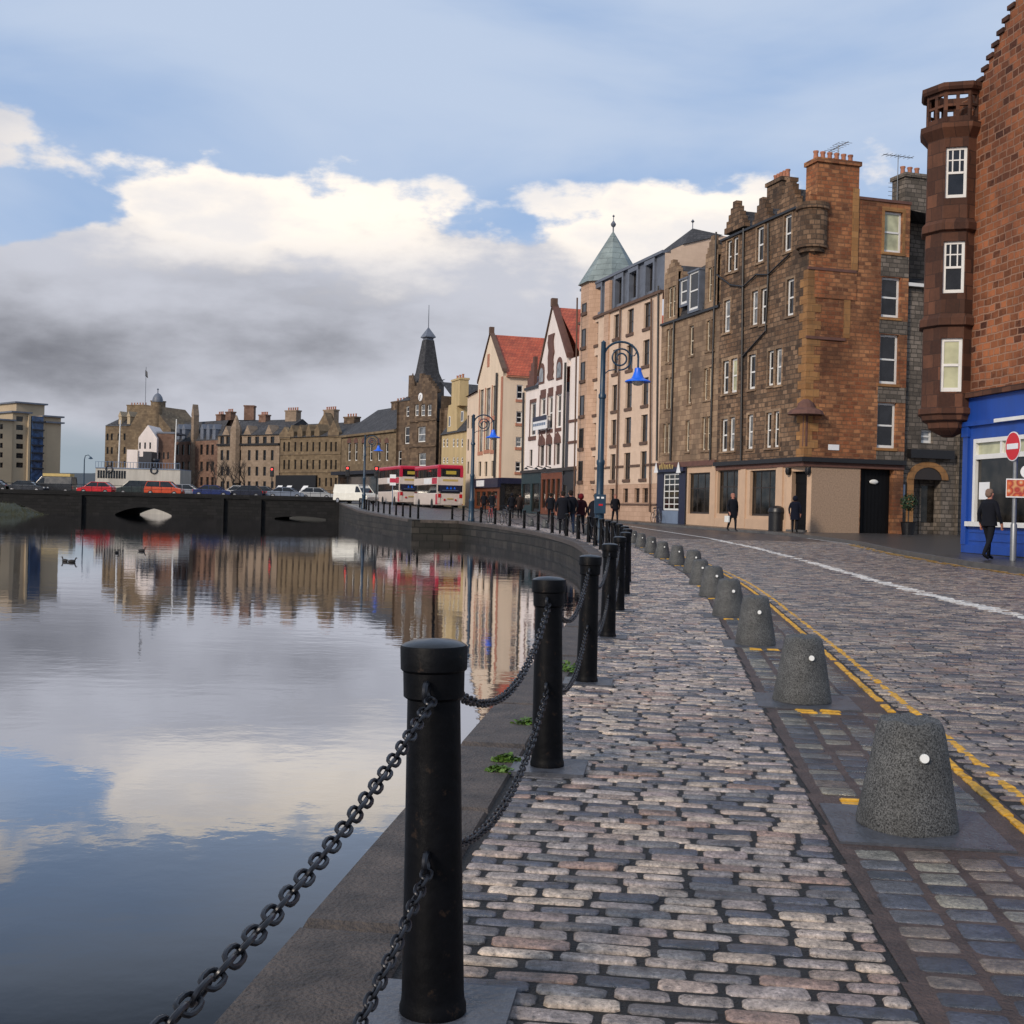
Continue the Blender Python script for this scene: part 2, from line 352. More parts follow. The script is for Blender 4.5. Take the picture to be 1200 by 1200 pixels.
M['pub'] = plain('buff_pub_paint', (0.56,0.385,0.26), 0.6, 0, 0.12, 1.2, 0.4, 0.1, 30)
M['pub_rough'] = plain('buff_pebbledash', (0.38,0.265,0.185), 0.9, 0, 0.35, 14, 0.3, 1.0, 30)
M['navy'] = plain('navy_shop_paint', (0.012,0.014,0.04), 0.4, 0, 0.2)
M['greyblue'] = plain('grey_blue_panel', (0.17,0.22,0.31), 0.5, 0, 0.1)
M['teal'] = plain('dark_teal_shopfront', (0.008,0.028,0.032), 0.45, 0, 0.3, 2)
M['orange_wood'] = plain('orange_brown_wood', (0.17,0.05,0.02), 0.5, 0, 0.4, 3, 0.4, 0, 40, True)
M['lamp_blue'] = plain('lamp_post_blue', (0.012,0.04,0.075), 0.4, 0, 0.3, 6)
M['lamp_shade'] = plain('bright_blue_enamel', (0.01,0.13,0.75), 0.35, 0, 0.12)
M['lens'] = glass('lamp_lens', (0.55,0.5,0.42), 0.15, 0.1)
M['rubber'] = plain('tyre_rubber', (0.012,0.012,0.012), 0.8, 0, 0.2)
M['rim'] = plain('alloy_rim', (0.4,0.4,0.42), 0.35, 0.8, 0.1)
M['carglass'] = glass('car_glass', (0.012,0.014,0.016), 0.05)
M['tail'] = plain('red_tail_lens', (0.5,0.01,0.015), 0.25, 0, 0.1)
M['head'] = glass('headlight_lens', (0.6,0.6,0.6), 0.1, 0.1)
M['steel'] = plain('galvanised_steel', (0.27,0.28,0.29), 0.42, 0.6, 0.15)
M['skin'] = plain('skin', (0.45,0.2,0.14), 0.6, 0, 0.1)
M['leaf'] = plain('weed_leaves', (0.085,0.17,0.02), 0.6, 0, 0.5, 30)
M['darkleaf'] = plain('evergreen_leaves', (0.02,0.045,0.015), 0.6, 0, 0.5, 20)
M['grass'] = plain('bank_grass', (0.045,0.05,0.028), 0.9, 0, 0.4, 8)
M['bark'] = plain('bark', (0.04,0.032,0.028), 0.9, 0, 0.3, 6)
M['shipwhite'] = plain('ship_white_paint', (0.48,0.45,0.40), 0.6, 0, 0.3, 0.6, 0.4, 0, 40, True)
M['shipdark'] = plain('ship_dark_paint', (0.012,0.014,0.022), 0.5, 0, 0.2)
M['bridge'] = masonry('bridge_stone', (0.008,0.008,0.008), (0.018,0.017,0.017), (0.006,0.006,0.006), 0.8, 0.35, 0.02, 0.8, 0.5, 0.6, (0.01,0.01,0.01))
M['red_sign'] = plain('red_sign_face', (0.6,0.012,0.02), 0.35, 0, 0.05)
M['white_sign'] = plain('white_sign_face', (0.78,0.78,0.78), 0.35, 0, 0.05)
M['duck'] = plain('dark_plumage', (0.02,0.018,0.017), 0.7, 0, 0.4, 30)
M['gold'] = plain('gold_lettering', (0.5,0.36,0.12), 0.45, 0, 0.1)
def paint(name, col, rough=0.25): return plain(name, col, rough, 0, 0.08, 2, 0.6)
# ---------------------------------------------------------------- the line of the quay
CP = [(-0.98,-3.6),(-0.55,-0.1),(-0.158,2.894),(0.191,5.69),(0.544,8.52),(0.928,11.56),(1.29,14.6),(1.62,17.4),(1.92,20.3),(2.14,23.2),(2.29,26.1),(2.41,29.0),
      (2.51,32.0),(2.57,35.0),(2.60,38.0),(2.58,41.0),(2.42,44.5),(2.15,48.0),(1.72,52.0),(1.2,55.8),(0.6,59.2),(-0.1,62.6),(-0.9,66.2),(-1.75,69.4),(-2.9,73.4),(-3.7,76.2)]
def catmull(P, n=16):
    out = []
    for i in range(len(P)-1):
        p0, p1, p2, p3 = [Vector(P[max(0, min(len(P)-1, i+k))]) for k in (-1, 0, 1, 2)]
        for j in range(n):
            t = j / n
            out.append(0.5*((2*p1) + (p2-p0)*t + (2*p0-5*p1+4*p2-p3)*t*t + (3*p1-p0-3*p2+p3)*t**3))
    out.append(Vector(P[-1])); return out
SPL = catmull(CP)
LEN = [0.0]
for i in range(1, len(SPL)): LEN.append(LEN[-1] + (SPL[i]-SPL[i-1]).length)
import bisect
def along(s):
    s = max(0.0, min(s, LEN[-1]-1e-6)); i = max(0, bisect.bisect_right(LEN, s)-1); i = min(i, len(SPL)-2)
    k = (s-LEN[i]) / max(1e-9, LEN[i+1]-LEN[i])
    p = SPL[i].lerp(SPL[i+1], k)
    a = SPL[max(0, i-6)]; b = SPL[min(len(SPL)-1, i+8)]
    t = (b-a).normalized(); return p, t, Vector((t.y, -t.x))
def st(s, t, z=0.0):
    p, _, n = along(s); q = p + n*t
    return (q.x, q.y, G(q.y) + z)
S0 = [LEN[16*i] if 16*i < len(LEN) else LEN[-1] for i in range(len(CP))]      # arc length of every post
S_END = LEN[-1]
FAC = ((14.3+0.0, 60.5), (-0.292, 0.956))                  # the line of house fronts
def fac_at(px): 
    t, z = hit(px, 600, *FAC); return t, (FAC[0][0]+FAC[1][0]*t, FAC[0][1]+FAC[1][1]*t)
def kerb_x(y):
    K = [(-12,10.7),(10,11.0),(20,11.2),(29.8,11.15),(38.2,11.9),(46.5,13.1),(52,13.2),(57,13.0),(60,12.5),(107.8,-2.0),(125,-8.3),(140,-13.5),(150,-16.0)]
    for (a, xa), (b, xb) in zip(K, K[1:]):
        if y <= b: return xa + (xb-xa)*max(0, y-a)/(b-a)
    return K[-1][1]
JET = [(-5.95, 72.9), (-12.5, 100.0), (-19.5, 138.0)]       # the jetty face running on to the bridge
def edge_x(y):                                              # water's edge
    if y > 72.9:
        for (xa, a), (xb, b) in zip(JET, JET[1:]):
            if y <= b: return xa + (xb-xa)*(y-a)/(b-a)
        return JET[-1][0]
    lo, hi = 0.0, S_END
    for _ in range(40):
        m = (lo+hi)/2
        if st(m, -0.47)[1] < y: lo = m
        else: hi = m
    return st(lo, -0.47)[0]

# ---------------------------------------------------------------- ground, road, water
WATER = -0.64
mb = MB(); ys = [-3.5 + 1.25*i for i in range(61)] + [72.89] + [72.91] + [75+2.5*i for i in range(31)]
ys = sorted(y for y in ys if y <= 151)
for a, b in zip(ys, ys[1:]):
    for xa_, xb_ in ((0, 1), (1, 2)):
        def X(y, k): return (edge_x(y)+0.02, kerb_x(y), 200.0)[k]
        mb.quad((X(a,xa_),a,G(a)-0.008), (X(a,xb_),a,G(a)-0.008), (X(b,xb_),b,G(b)-0.008), (X(b,xa_),b,G(b)-0.008))
mb.build('ground', M['joint'], kind='structure')
mb = MB()
for a, b in zip(ys, ys[1:]):
    if a < 46: continue
    def X0(y): return max(edge_x(y)+0.4, -1e9)
    def XL(y):
        if y > 72.9: return edge_x(y) + 2.4
        lo, hi = 0.0, S_END
        for _ in range(30):
            m = (lo+hi)/2
            if st(m, 1.95)[1] < y: lo = m
            else: hi = m
        return st(lo, 1.95)[0]
    mb.quad((XL(a),a,G(a)-0.004), (kerb_x(a),a,G(a)-0.004), (kerb_x(b),b,G(b)-0.004), (XL(b),b,G(b)-0.004))
mb.build('road', M['far_setts'], kind='structure')
mb = MB()
for a, b in zip(ys, ys[1:]):
    if b < 73: continue
    a = max(a, 72.91)
    mb.quad((edge_x(a)+0.5,a,G(a)+0.004), (edge_x(a)+2.4,a,G(a)+0.004), (edge_x(b)+2.4,b,G(b)+0.004), (edge_x(b)+0.5,b,G(b)+0.004))
mb.build('jetty_footway', M['setts_far'] if 'setts_far' in M else M['paving'], kind='structure')
mb = MB(); mk = MB()
for a, b in zip(ys, ys[1:]):
    ka, kb = kerb_x(a), kerb_x(b)
    mb.quad((ka+0.16,a,G(a)+0.112), (200,a,G(a)+0.112), (200,b,G(b)+0.112), (kb+0.16,b,G(b)+0.112))
    mk.add([(ka,a,G(a)-0.1),(ka+0.01,a,G(a)+0.12),(ka+0.16,a,G(a)+0.12),(kb,b,G(b)-0.1),(kb+0.01,b,G(b)+0.12),(kb+0.16,b,G(b)+0.12)], [(0,1,4,3),(1,2,5,4)])
mb.build('pavement', M['paving'], kind='structure'); mk.build('kerb', M['kerb'], kind='structure')
mb = MB()
mb.box(-700, 700, 168, 900, -3, 1.70)
mb.box(-19.4, 260, 150.9, 168.2, -3, 1.697)
mb.build('far_bank_ground', M['earth'], kind='structure')
mb = MB(); hr = random.Random(4); n = 60
for j, (yy, hh) in enumerate(((900, 0), (1050, 1), (1400, 0.9))):
    for i in range(n+1):
        x = -900 + 1800*i/n
        mb.v.append((x, yy, 1.5 + hh*(24 + 5*math.sin(i*0.35) + 3*math.sin(i*0.9+1)))); mb.c.append((1,1,1))
for j in range(2):
    for i in range(n): mb.f.append([j*(n+1)+i, j*(n+1)+i+1, (j+1)*(n+1)+i+1, (j+1)*(n+1)+i]); mb.sm.append(True)
mb.build('hills', M['hill'], kind='structure')

wm, wn, wl, wb = nt('river_water')
tc = wn.new('ShaderNodeTexCoord')
mpa = wn.new('ShaderNodeMapping'); wl.new(tc.outputs['Object'], mpa.inputs[0]); mpa.inputs['Scale'].default_value = (1.0, 1.0, 1); mpa.inputs['Rotation'].default_value = (0,0,0.2)
na = node(wn, 'ShaderNodeTexNoise', Scale=5.0, Detail=4.0, Roughness=0.5); wl.new(mpa.outputs[0], na.inputs['Vector'])
mpb = wn.new('ShaderNodeMapping'); wl.new(tc.outputs['Object'], mpb.inputs[0]); mpb.inputs['Scale'].default_value = (0.5, 1.2, 1)
nb = node(wn, 'ShaderNodeTexNoise', Scale=1.1, Detail=3.0, Roughness=0.5); wl.new(mpb.outputs[0], nb.inputs['Vector'])
nc = node(wn, 'ShaderNodeTexNoise', Scale=0.06, Detail=3.0, Roughness=0.5); wl.new(mpb.outputs[0], nc.inputs['Vector'])
patch = ramp(wn, wl, nc.outputs['Fac'], [(0.35, (0.35,)*3), (0.65, (1,)*3)])
hh = math_(wn, wl, 'MULTIPLY_ADD', nb.outputs['Fac'], 2.6, na.outputs['Fac'])
hh = math_(wn, wl, 'MULTIPLY', hh, patch)
bp = node(wn, 'ShaderNodeBump', Strength=1.0, Distance=0.0017); wl.new(hh, bp.inputs['Height']); wl.new(bp.outputs[0], wb.inputs['Normal'])
setin(wb, 'Base Color', (0.006, 0.009, 0.013, 1)); setin(wb, 'Roughness', 0.3); setin(wb, 'Specular IOR Level', 0.0)
gl = wn.new('ShaderNodeBsdfGlossy'); gl.inputs['Roughness'].default_value = 0.015; gl.inputs['Color'].default_value = (0.96, 0.96, 0.98, 1); wl.new(bp.outputs[0], gl.inputs['Normal'])
lw_ = wn.new('ShaderNodeLayerWeight'); lw_.inputs['Blend'].default_value = 0.5; wl.new(bp.outputs[0], lw_.inputs['Normal'])
fr_ = ramp(wn, wl, lw_.outputs['Facing'], [(0.0,(0.03,)*3),(0.55,(0.05,)*3),(0.62,(0.065,)*3),(0.73,(0.34,)*3),(0.80,(0.66,)*3),(0.87,(0.82,)*3),(1.0,(0.97,)*3)])
ms_ = wn.new('ShaderNodeMixShader'); wl.new(fr_, ms_.inputs[0]); wl.new(wb.outputs[0], ms_.inputs[1]); wl.new(gl.outputs[0], ms_.inputs[2])
wl.new(ms_.outputs[0], wn['Material Output'].inputs['Surface'])
mb = MB(); mb.quad((-700,-60,WATER),(120,-60,WATER),(120,168.1,WATER),(-700,168.1,WATER)); mb.build('water', wm, kind='structure')

# quay wall with its coping stones
qw = thing('quay_wall', 'dark wet masonry quay wall with granite coping that curves beside the water', 'quay wall', (0,0,WATER))
mb = MB(); N_ = 130
pts = []
for i in range(N_+1):
    x, y, z = st(S_END*i/N_, -0.45)
    if y > 72.88: break
    pts.append((x, y))
pts.append((edge_x(72.88)+0.02, 72.88)); pts += [(x+0.03, y) for x, y in [(JET[0][0], 72.88)]]
yy = 72.91
while yy < 138: pts.append((edge_x(yy)+0.03, yy)); yy += 4.0
pts.append((JET[-1][0], 151.0))
acc = 0
for (a, b), (c, d) in zip(pts, pts[1:]):
    mb.quad((a,b,-2.0),(c,d,-2.0),(c,d,G(d)-0.03),(a,b,G(b)-0.03))
qo = mb.build('wall_face', M['quay'], qw); qo.location = (0,0,-WATER)
mb = MB(); cr = random.Random(3)
def cope_block(a, b, c, d, h0=-0.16, h1=0.012):       # four plan corners, ccw; bevelled top edge
    k = 0.018
    cx = sum(p[0] for p in (a,b,c,d))/4; cy = sum(p[1] for p in (a,b,c,d))/4
    ring = lambda sh, z: [(p[0]+(cx-p[0])*sh, p[1]+(cy-p[1])*sh, G(p[1])+z) for p in (a,b,c,d)]
    e = cr.uniform(-0.006, 0.006)
    v = ring(0, h0) + ring(0, h1-k+e) + ring(0.045, h1+e)
    mb.add(v, [(8,9,10,11)] + [(i,(i+1)%4,4+(i+1)%4,4+i) for i in range(4)] + [(4+i,4+(i+1)%4,8+(i+1)%4,8+i) for i in range(4)])
s = 0.0
while s < S_END-0.4:
    L_ = cr.uniform(0.95, 1.5); e = min(s+L_, S_END-0.05)
    if st(e, -0.47)[1] < 72.7:
        a, b, c, d = st(s+0.008,-0.48), st(s+0.008,-0.15), st(e-0.008,-0.15), st(e-0.008,-0.48)
        cope_block(a, b, c, d)
    s = e
y = 72.9
while y < 136:
    L_ = cr.uniform(1.1, 1.6); a = (edge_x(y), y+0.01); b = (edge_x(y)+0.5, y+0.01); c = (edge_x(y+L_)+0.5, y+L_-0.01); d = (edge_x(y+L_), y+L_-0.01)
    cope_block(a, b, c, d); y += L_
x = JET[0][0]+0.52
while x < edge_x(72.7)-0.1:
    e = min(x+1.3, edge_x(72.7)+0.1); cope_block((x+0.01,72.87),(e-0.01,72.87),(e-0.01,73.3),(x+0.01,73.3)); x = e
o = mb.build('coping', M['coping'], qw); o.location = (0,0,-WATER)

# ---------------------------------------------------------------- setts, each one modelled
PAL = [(0.28,0.215,0.17),(0.22,0.185,0.165),(0.33,0.265,0.205),(0.17,0.165,0.165),(0.075,0.078,0.10),(0.055,0.06,0.08),(0.23,0.18,0.16),(0.27,0.23,0.20),(0.38,0.31,0.24),(0.12,0.11,0.11),(0.22,0.145,0.11),(0.30,0.25,0.21)]
def sett_col(dark=1.0):
    c = rnd.choice(PAL); k = rnd.uniform(0.75, 1.25)*dark; k *= 1.25 if c[0] > 0.2 else 0.9; return (c[0]*k, c[1]*k*0.98, c[2]*k*0.99)
def in_view(x, y, m=2.2): return abs(x) < 0.45*y + m and y > 1.2
def sett(mb, s0, s1, t0, t1, col, near, lift=0.0):
    h = rnd.uniform(-0.003, 0.003) + lift
    tilt = rnd.uniform(-0.0025, 0.0025); tilt2 = rnd.uniform(-0.003, 0.003)
    sm, tm = (s0+s1)/2, (t0+t1)/2; ds, dt = (s1-s0)/2, (t1-t0)/2
    p, tg, nn = along(sm)
    def P(a, b, z):
        q = p + nn*tm + tg*(a*ds) + nn*(b*dt)
        return (q.x, q.y, G(q.y) + z + tilt*a + tilt2*b)
    if near:
        j = lambda: rnd.uniform(-0.045, 0.045)
        cs = dt and min(0.4, 0.012/dt); ca = min(0.4, 0.012/ds)
        base = [(-1,-1+cs),(-1,1-cs),(-1+ca,1),(1-ca,1),(1,1-cs),(1,-1+cs),(1-ca,-1),(-1+ca,-1)]
        base = [(a*(1+j()), b*(1+j()*0.5)) for a, b in base]
        base = base[::-1] if False else base
        def rg(k_s, k_t, z): return [P(a*k_s, b*k_t, z) for a, b in base]
        f = 0.0065
        v = rg(1,1,-0.03) + rg(1,1,-0.006+h) + rg(1-f*0.5/ds, 1-f*0.5/dt, -0.0015+h) + rg(1-f*1.6/ds, 1-f*1.6/dt, 0.001+h) + [P(0,0,0.0018+h)]
        fs = [((r*8+i), (r+1)*8+i, (r+1)*8+(i+1)%8, r*8+(i+1)%8) for r in range(3) for i in range(8)]
        fs += [(24+i, 32, 24+(i+1)%8) for i in range(8)]
        fs = [tuple(reversed(x)) for x in fs]
        mb.add(v, [tuple(reversed(x)) for x in fs], col, None, True)
    else:
        cn = [(-1,-1),(-1,1),(1,1),(1,-1)]
        k1, k2 = 1-0.010/ds, 1-0.010/dt
        v = [P(a,b,-0.03) for a,b in cn] + [P(a,b,-0.005+h) for a,b in cn] + [P(a*k1,b*k2,0.001+h) for a,b in cn]
        mb.add(v, [(8,11,10,9)] + [(r*4+i, r*4+(i+1)%4, (r+1)*4+(i+1)%4, (r+1)*4+i) for r in (0,1) for i in range(4)], col)

foot = MB(); s = 0.3; row = 0
T0, T1 = -0.135, 1.165
while s < S_END - 0.3:
    pitch = rnd.uniform(0.072, 0.082)
    x, y, _ = st(s, 0.5)
    if y > 70: break
    t = T0 + rnd.uniform(0, 0.03) ; first = True
    while t < T1 - 0.05:
        w = rnd.uniform(0.15, 0.24)
        if first and row % 2: w *= rnd.uniform(0.45, 0.7)
        first = False
        e = min(t + w, T1 - rnd.uniform(0, 0.02))
        if T1 - e < 0.07: e = T1 - rnd.uniform(0, 0.02)
        X_, Y_, _ = st(s, (t+e)/2)
        if in_view(X_, Y_): 
            w0 = rnd.uniform(-0.006, 0.006)
            sett(foot, s+0.010+w0*0.5, s+pitch-0.008+w0*0.5+rnd.uniform(-0.004, 0.003), t+0.009, e-0.010, sett_col(), Y_ < 13)
        t = e
    s += pitch; row += 1
foot.build('footway', M['setts'], color=True, kind='structure')

# channel and bollard margin
mg = MB(); n = 150
for i in range(n):
    a, b = S_END*i/n, S_END*(i+1)/n
    if st(b, 1.5)[1] > 72: break
    mg.quad(st(a,1.172,-0.006), st(a,1.97,-0.0055), st(b,1.97,-0.0055), st(b,1.150,-0.0055))
mg.build('bollard_margin', M['mortar'], kind='structure')
STONES = [on_ground(*p) for p in ((1063,968),(940,822),(885,755),(854,722),(835,699),(820.5,685),(812,671.7),(793,662),(776,654),(763,648),(751,641),(742,636))]
def s_of(x, y):
    best = min(range(len(SPL)), key=lambda i: (SPL[i].x-x)**2 + (SPL[i].y-y)**2); 
    p, tg, nn = along(LEN[best]); d = Vector((x, y)) - p
    return LEN[best] + d.dot(tg), d.dot(nn)
SST = [s_of(p.x, p.y) for p in STONES]
k = 2.0
while SST[-1][0] < 68: SST.append((SST[-1][0]+3.2, 1.47))
band = MB()
for (t0, t1) in ((1.212,1.372),(1.390,1.545),(1.562,1.712),(1.728,1.872)):
    s = 0.3 + rnd.uniform(0, .1)
    while s < 68:
        L_ = rnd.uniform(0.10, 0.15)
        X_, Y_, _ = st(s, t0)
        if Y_ > 48: break
        hole = any(abs(s+L_/2 - a) < 0.36 for a, _ in SST)
        if in_view(X_, Y_) and not hole and rnd.random() > 0.05:
            c = rnd.choice([(0.06,0.065,0.085),(0.09,0.09,0.1),(0.13,0.125,0.115),(0.2,0.185,0.15),(0.25,0.225,0.17),(0.035,0.038,0.05),(0.17,0.13,0.1)])
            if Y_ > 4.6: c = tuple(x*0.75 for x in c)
            sett(band, s+0.008, s+L_, t0+rnd.uniform(0,0.012), t1-rnd.uniform(0,0.012), c, Y_ < 12, -0.002)
        s += L_ + rnd.uniform(0.004, 0.018)
band.build('channel_setts', M['setts'], color=True, kind='structure')

# road setts, laid in courses across the street, and the painted lines on top of them
road = MB(); ylw = MB(); wht = MB()
WL = [(6.2,9.0),(6.371,15.2),(6.44,18.6),(6.72,22.7),(7.4,30.7),(7.95,40),(8.05,50),(7.53,58.2),(6.74,69.1),(5.6,76),(4.2,82)]
def wx(y):
    for (xa, a), (xb, b) in zip(WL, WL[1:]):
        if y <= b: return xa + (xb-xa)*(y-a)/(b-a)
    return 99
s = 0.3; row = 0; YL = ((1.905,1.96),(2.05,2.105))
while s < S_END - 0.3:
    pitch = rnd.uniform(0.076, 0.086) if st(s, 2)[1] < 30 else rnd.uniform(0.12, 0.14)
    if st(s, 2)[1] > 48: break
    t = 1.975 + (rnd.uniform(0, 0.1) if row % 2 else 0)
    while True:
        w = rnd.uniform(0.16, 0.26)
        X_, Y_, _ = st(s, t + w/2)
        if X_ > kerb_x(Y_) - 0.1 or t > 14: break
        if in_view(X_, Y_, 5.0):
            sett(road, s+0.008, s+pitch-0.008, t+0.009, t+w-0.009, sett_col(0.68), Y_ < 9)
            if Y_ > 8 and abs(X_ - wx(Y_)) < 0.07 + rnd.uniform(-0.035, 0.03):
                sett(wht, s+0.004, s+pitch-0.004, t+0.004, t+w-0.004, (1,1,1), False, 0.006)
        t += w
    s += pitch; row += 1
road.build('road_setts', M['setts_road'], color=True, kind='structure')
wl_near = wht.build('white_road_line', M['whiteline'], kind='structure')
s = 0.3
while s < 60:
    L_ = rnd.uniform(0.08, 0.1)
    for t0, t1 in YL:
        X_, Y_, _ = st(s, t0)
        if in_view(X_, Y_) and Y_ < 32 and rnd.random() > 0.12:
            sett(ylw, s+0.002, s+L_-rnd.uniform(0.002,0.012), t0+rnd.uniform(0,0.01), t1-rnd.uniform(0,0.01), (1,1,1), False, 0.0045)
    s += L_
for i_, (a, t) in enumerate(SST):
    if st(a, t)[1] > 40: continue
    for off in ((0.345, 0.42) if i_ else (-0.40, -0.33)):
        for q in range(2):
            q0 = t - 0.08 + q*0.15 - (0.12 if not i_ else 0)
            sett(ylw, a-off-0.022, a-off+0.022, q0, q0+0.13-rnd.uniform(0,0.02), (1,1,1), False, 0.003)
ylw.build('yellow_road_lines', M['yellow'], kind='structure')
mb = MB(); yy = 47.5
while yy < 80:
    for q in range(1): mb.quad((wx(yy)-0.09,yy,G(yy)+0.008),(wx(yy)+0.09,yy,G(yy)+0.008),(wx(yy+1)+0.09,yy+1,G(yy+1)+0.008),(wx(yy+1)-0.09,yy+1,G(yy+1)+0.008))
    yy += 1
for i in range(7):                                                    # broken give-way line at the side street
    a, b = 46.2+i*1.05, 46.2+i*1.05+0.75
    mb.quad((kerb_x(a)-0.42,a,G(a)+0.012),(kerb_x(a)-0.26,a,G(a)+0.012),(kerb_x(b)-0.26,b,G(b)+0.012),(kerb_x(b)-0.42,b,G(b)+0.012))
mb.build('white_far_line', M['whiteline'], kind='structure')
mb = MB(); yy = 14.0
while yy < 46:
    for off in (0.22, 0.4):
        if rnd.random() > 0.25: mb.quad((kerb_x(yy)-off-0.05,yy,G(yy)+0.012),(kerb_x(yy)-off+0.03,yy,G(yy)+0.012),(kerb_x(yy+.5)-off+0.03,yy+.5,G(yy+.5)+0.012),(kerb_x(yy+.5)-off-0.05,yy+.5,G(yy+.5)+0.012))
    yy += 0.5
mb.build('yellow_kerb_line', M['yellow'], kind='structure')
# flags under stones and posts
fl = MB()
for a, t in SST: 
    for q in (-1, 1):
        fl.add([st(a+0.30*i+ (0), t+j*0.33, z) for z in (-0.03, 0.004) for i, j in ((-1,-0.9),(-1,1),(1,1),(1,-0.9))], [(4,7,6,5)]+[(i,(i+1)%4,4+(i+1)%4,4+i) for i in range(4)]) if q > 0 else None
for s in S0[1:]:
    fl.add([st(s+0.17*i, 0.01+j*0.17, z) for z in (-0.03, 0.013) for i, j in ((-1,-1),(-1,1),(1,1),(1,-1))], [(4,7,6,5)]+[(i,(i+1)%4,4+(i+1)%4,4+i) for i in range(4)])
fl.build('base_flagstones', M['flag'], kind='structure')

# ---------------------------------------------------------------- iron posts and chains
ORD = ['nearest','second','third','fourth','fifth','sixth','seventh','eighth','ninth','tenth','eleventh','twelfth','thirteenth','fourteenth','fifteenth','sixteenth','seventeenth','eighteenth','nineteenth','twentieth']
def make_post():
    root = thing('mooring_post', 'x', 'iron post', (0,0,0), 0, 'iron posts along the quay edge')
    MB().lathe([(0.079,0.0),(0.079,0.016),(0.075,0.028),(0.0735,0.045),(0.0675,0.40),(0.0625,0.735)], 28).build('shaft', M['iron'], root)
    MB().lathe([(0.0625,0.735),(0.0715,0.742),(0.0725,0.80),(0.0785,0.806),(0.0795,0.857),(0.077,0.862)], 28).build('cap', M['iron'], root)
    MB().lathe([(0.077,0.862),(0.07,0.8665),(0.05,0.873),(0.0,0.8775)], 28).build('cap_top', M['iron_top'], root)
    for sgn in (-1, 1):
        for z, r in ((0.762, 0.073), (0.372, 0.0685)):
            c = Vector((0, sgn*(r+0.018), z)); mb = MB()
            mb.tube([c + Vector((0, 0.022*math.cos(a), 0.022*math.sin(a))) for a in [2*math.pi*i/12 for i in range(12)]], 0.007, 6, True)
            mb.build('chain_eye', M['chain'], root)
    return root
proto = make_post()
POSTS = []
lean = {0: (0, -R(1.2)), 1: (0, -R(0.8)), 2: (0, R(0.5)), 3: (0, R(0.2))}
jet_posts = []
yy = 76.0
while yy < 116: jet_posts.append((edge_x(yy)+0.9, yy)); yy += 3.1
for i, s in enumerate(S0[2:]):
    p, tg, nn = along(s)
    loc = (p.x, p.y, G(p.y)+0.012); rz = math.atan2(tg.y, tg.x) - math.pi/2
    o = proto if i == 0 else dup(proto, loc, rz)
    o.location = loc; o.rotation_euler = (rnd.uniform(-.004,.004), lean.get(i, (0, rnd.uniform(-.006,.006)))[1], rz)
    o['label'] = ('black iron quay post %s to the viewer, chains hooked to both sides' % ORD[i]) if i == 0 else ('black round iron post, %s in the chained row along the quay from the viewer' % ORD[i]) if i < 20 else 'black iron post far along the curve of the chained row by the lamp'
    POSTS.append(o)
o = dup(proto, (CP[1][0], CP[1][1], 0.012), R(-7)); o['label'] = 'black iron post beside the viewer, just outside the picture'; POST0 = o
for i, (x, y) in enumerate(jet_posts):
    o = dup(proto, (x, y, G(y)), 0.2); o['label'] = 'distant black iron post along the jetty edge left of the buses'; o['group'] = 'distant posts on the jetty'

def link_chain(L_, sag, drop, near):
    """links hung from (0,0,0) to (0,L,drop) with sag"""
    mb = MB(); N = 200
    pts = [Vector((0, L_*i/N, drop*i/N - 4*sag*(i/N)*(1-i/N))) for i in range(N+1)]
    acc = [0]
    for a, b in zip(pts, pts[1:]): acc.append(acc[-1] + (b-a).length)
    pitch = 0.0365; n = int(acc[-1]/pitch); pitch = acc[-1]/n
    seg, st_ = (8, 14) if near == 2 else (5, 10) if near == 1 else (4, 6)
    for k in range(n):
        q = (k+0.5)*pitch; i = max(0, bisect.bisect_right(acc, q)-1); i = min(i, N-1)
        p = pts[i].lerp(pts[i+1], (q-acc[i])/(acc[i+1]-acc[i])); t = (pts[i+1]-pts[i]).normalized()
        a = Vector((1,0,0)); b = t.cross(a)
        w = (0.55 if k % 2 == 0 else -0.9) + rnd.uniform(-0.25, 0.25)
        u = a*math.cos(w) + b*math.sin(w)
        ring = []
        for j in range(st_):
            g = 2*math.pi*j/st_; cx, sx = math.cos(g), math.sin(g)
            ring.append(p + t*(0.0105*max(-1, min(1, cx*2.2)) + 0.0125*cx) + u*(0.0118*sx))
        mb.tube(ring, 0.0039, seg, True)
    return mb
CH_MESH = {}
def hang(a, b, za, zb, sag, near, label, grp):
    d = Vector((b[0]-a[0], b[1]-a[1])); L_ = d.length - 0.2; dirn = d.normalized()
    start = (a[0]+dirn.x*0.1, a[1]+dirn.y*0.1, G(a[1])+za)
    drop = (G(b[1])+zb) - start[2]
    key = (round(L_, 1), round(drop, 2), sag, near)
    if key not in CH_MESH: CH_MESH[key] = link_chain(L_, sag, drop, near).build('chain', M['chain']); o = CH_MESH[key]
    else: o = CH_MESH[key].copy(); COL.objects.link(o)
    o.location = start; o.rotation_euler = (0, 0, math.atan2(dirn.y, dirn.x) - math.pi/2)
    tag(o, label, 'chain', grp)
allp = [CP[1]] + [(o.location.x, o.location.y) for o in POSTS]
for i in range(len(allp)-1):
    near = 2 if i < 3 else 1 if i < 6 else 0
    A, B = (('post beside the viewer' if i == 0 else '%s post' % ORD[i-1]), '%s post' % ORD[i]) if i < 20 else ('far posts', 'next')
    for nm, z, sag in (('upper', 0.762, 0.135 if i == 0 else 0.19), ('lower', 0.372, 0.15 if i == 0 else 0.175)):
        lb = ('%s iron chain running from the nearest post out of the picture at the lower left' % nm) if i == 0 else ('%s sagging iron chain slung between the %s and the %s' % (nm, A, B)) if i < 9 else 'dark chain slung low between two far posts of the quay row'
        hang(allp[i], allp[i+1], z, z, sag, near, lb, 'chains between the quay posts')

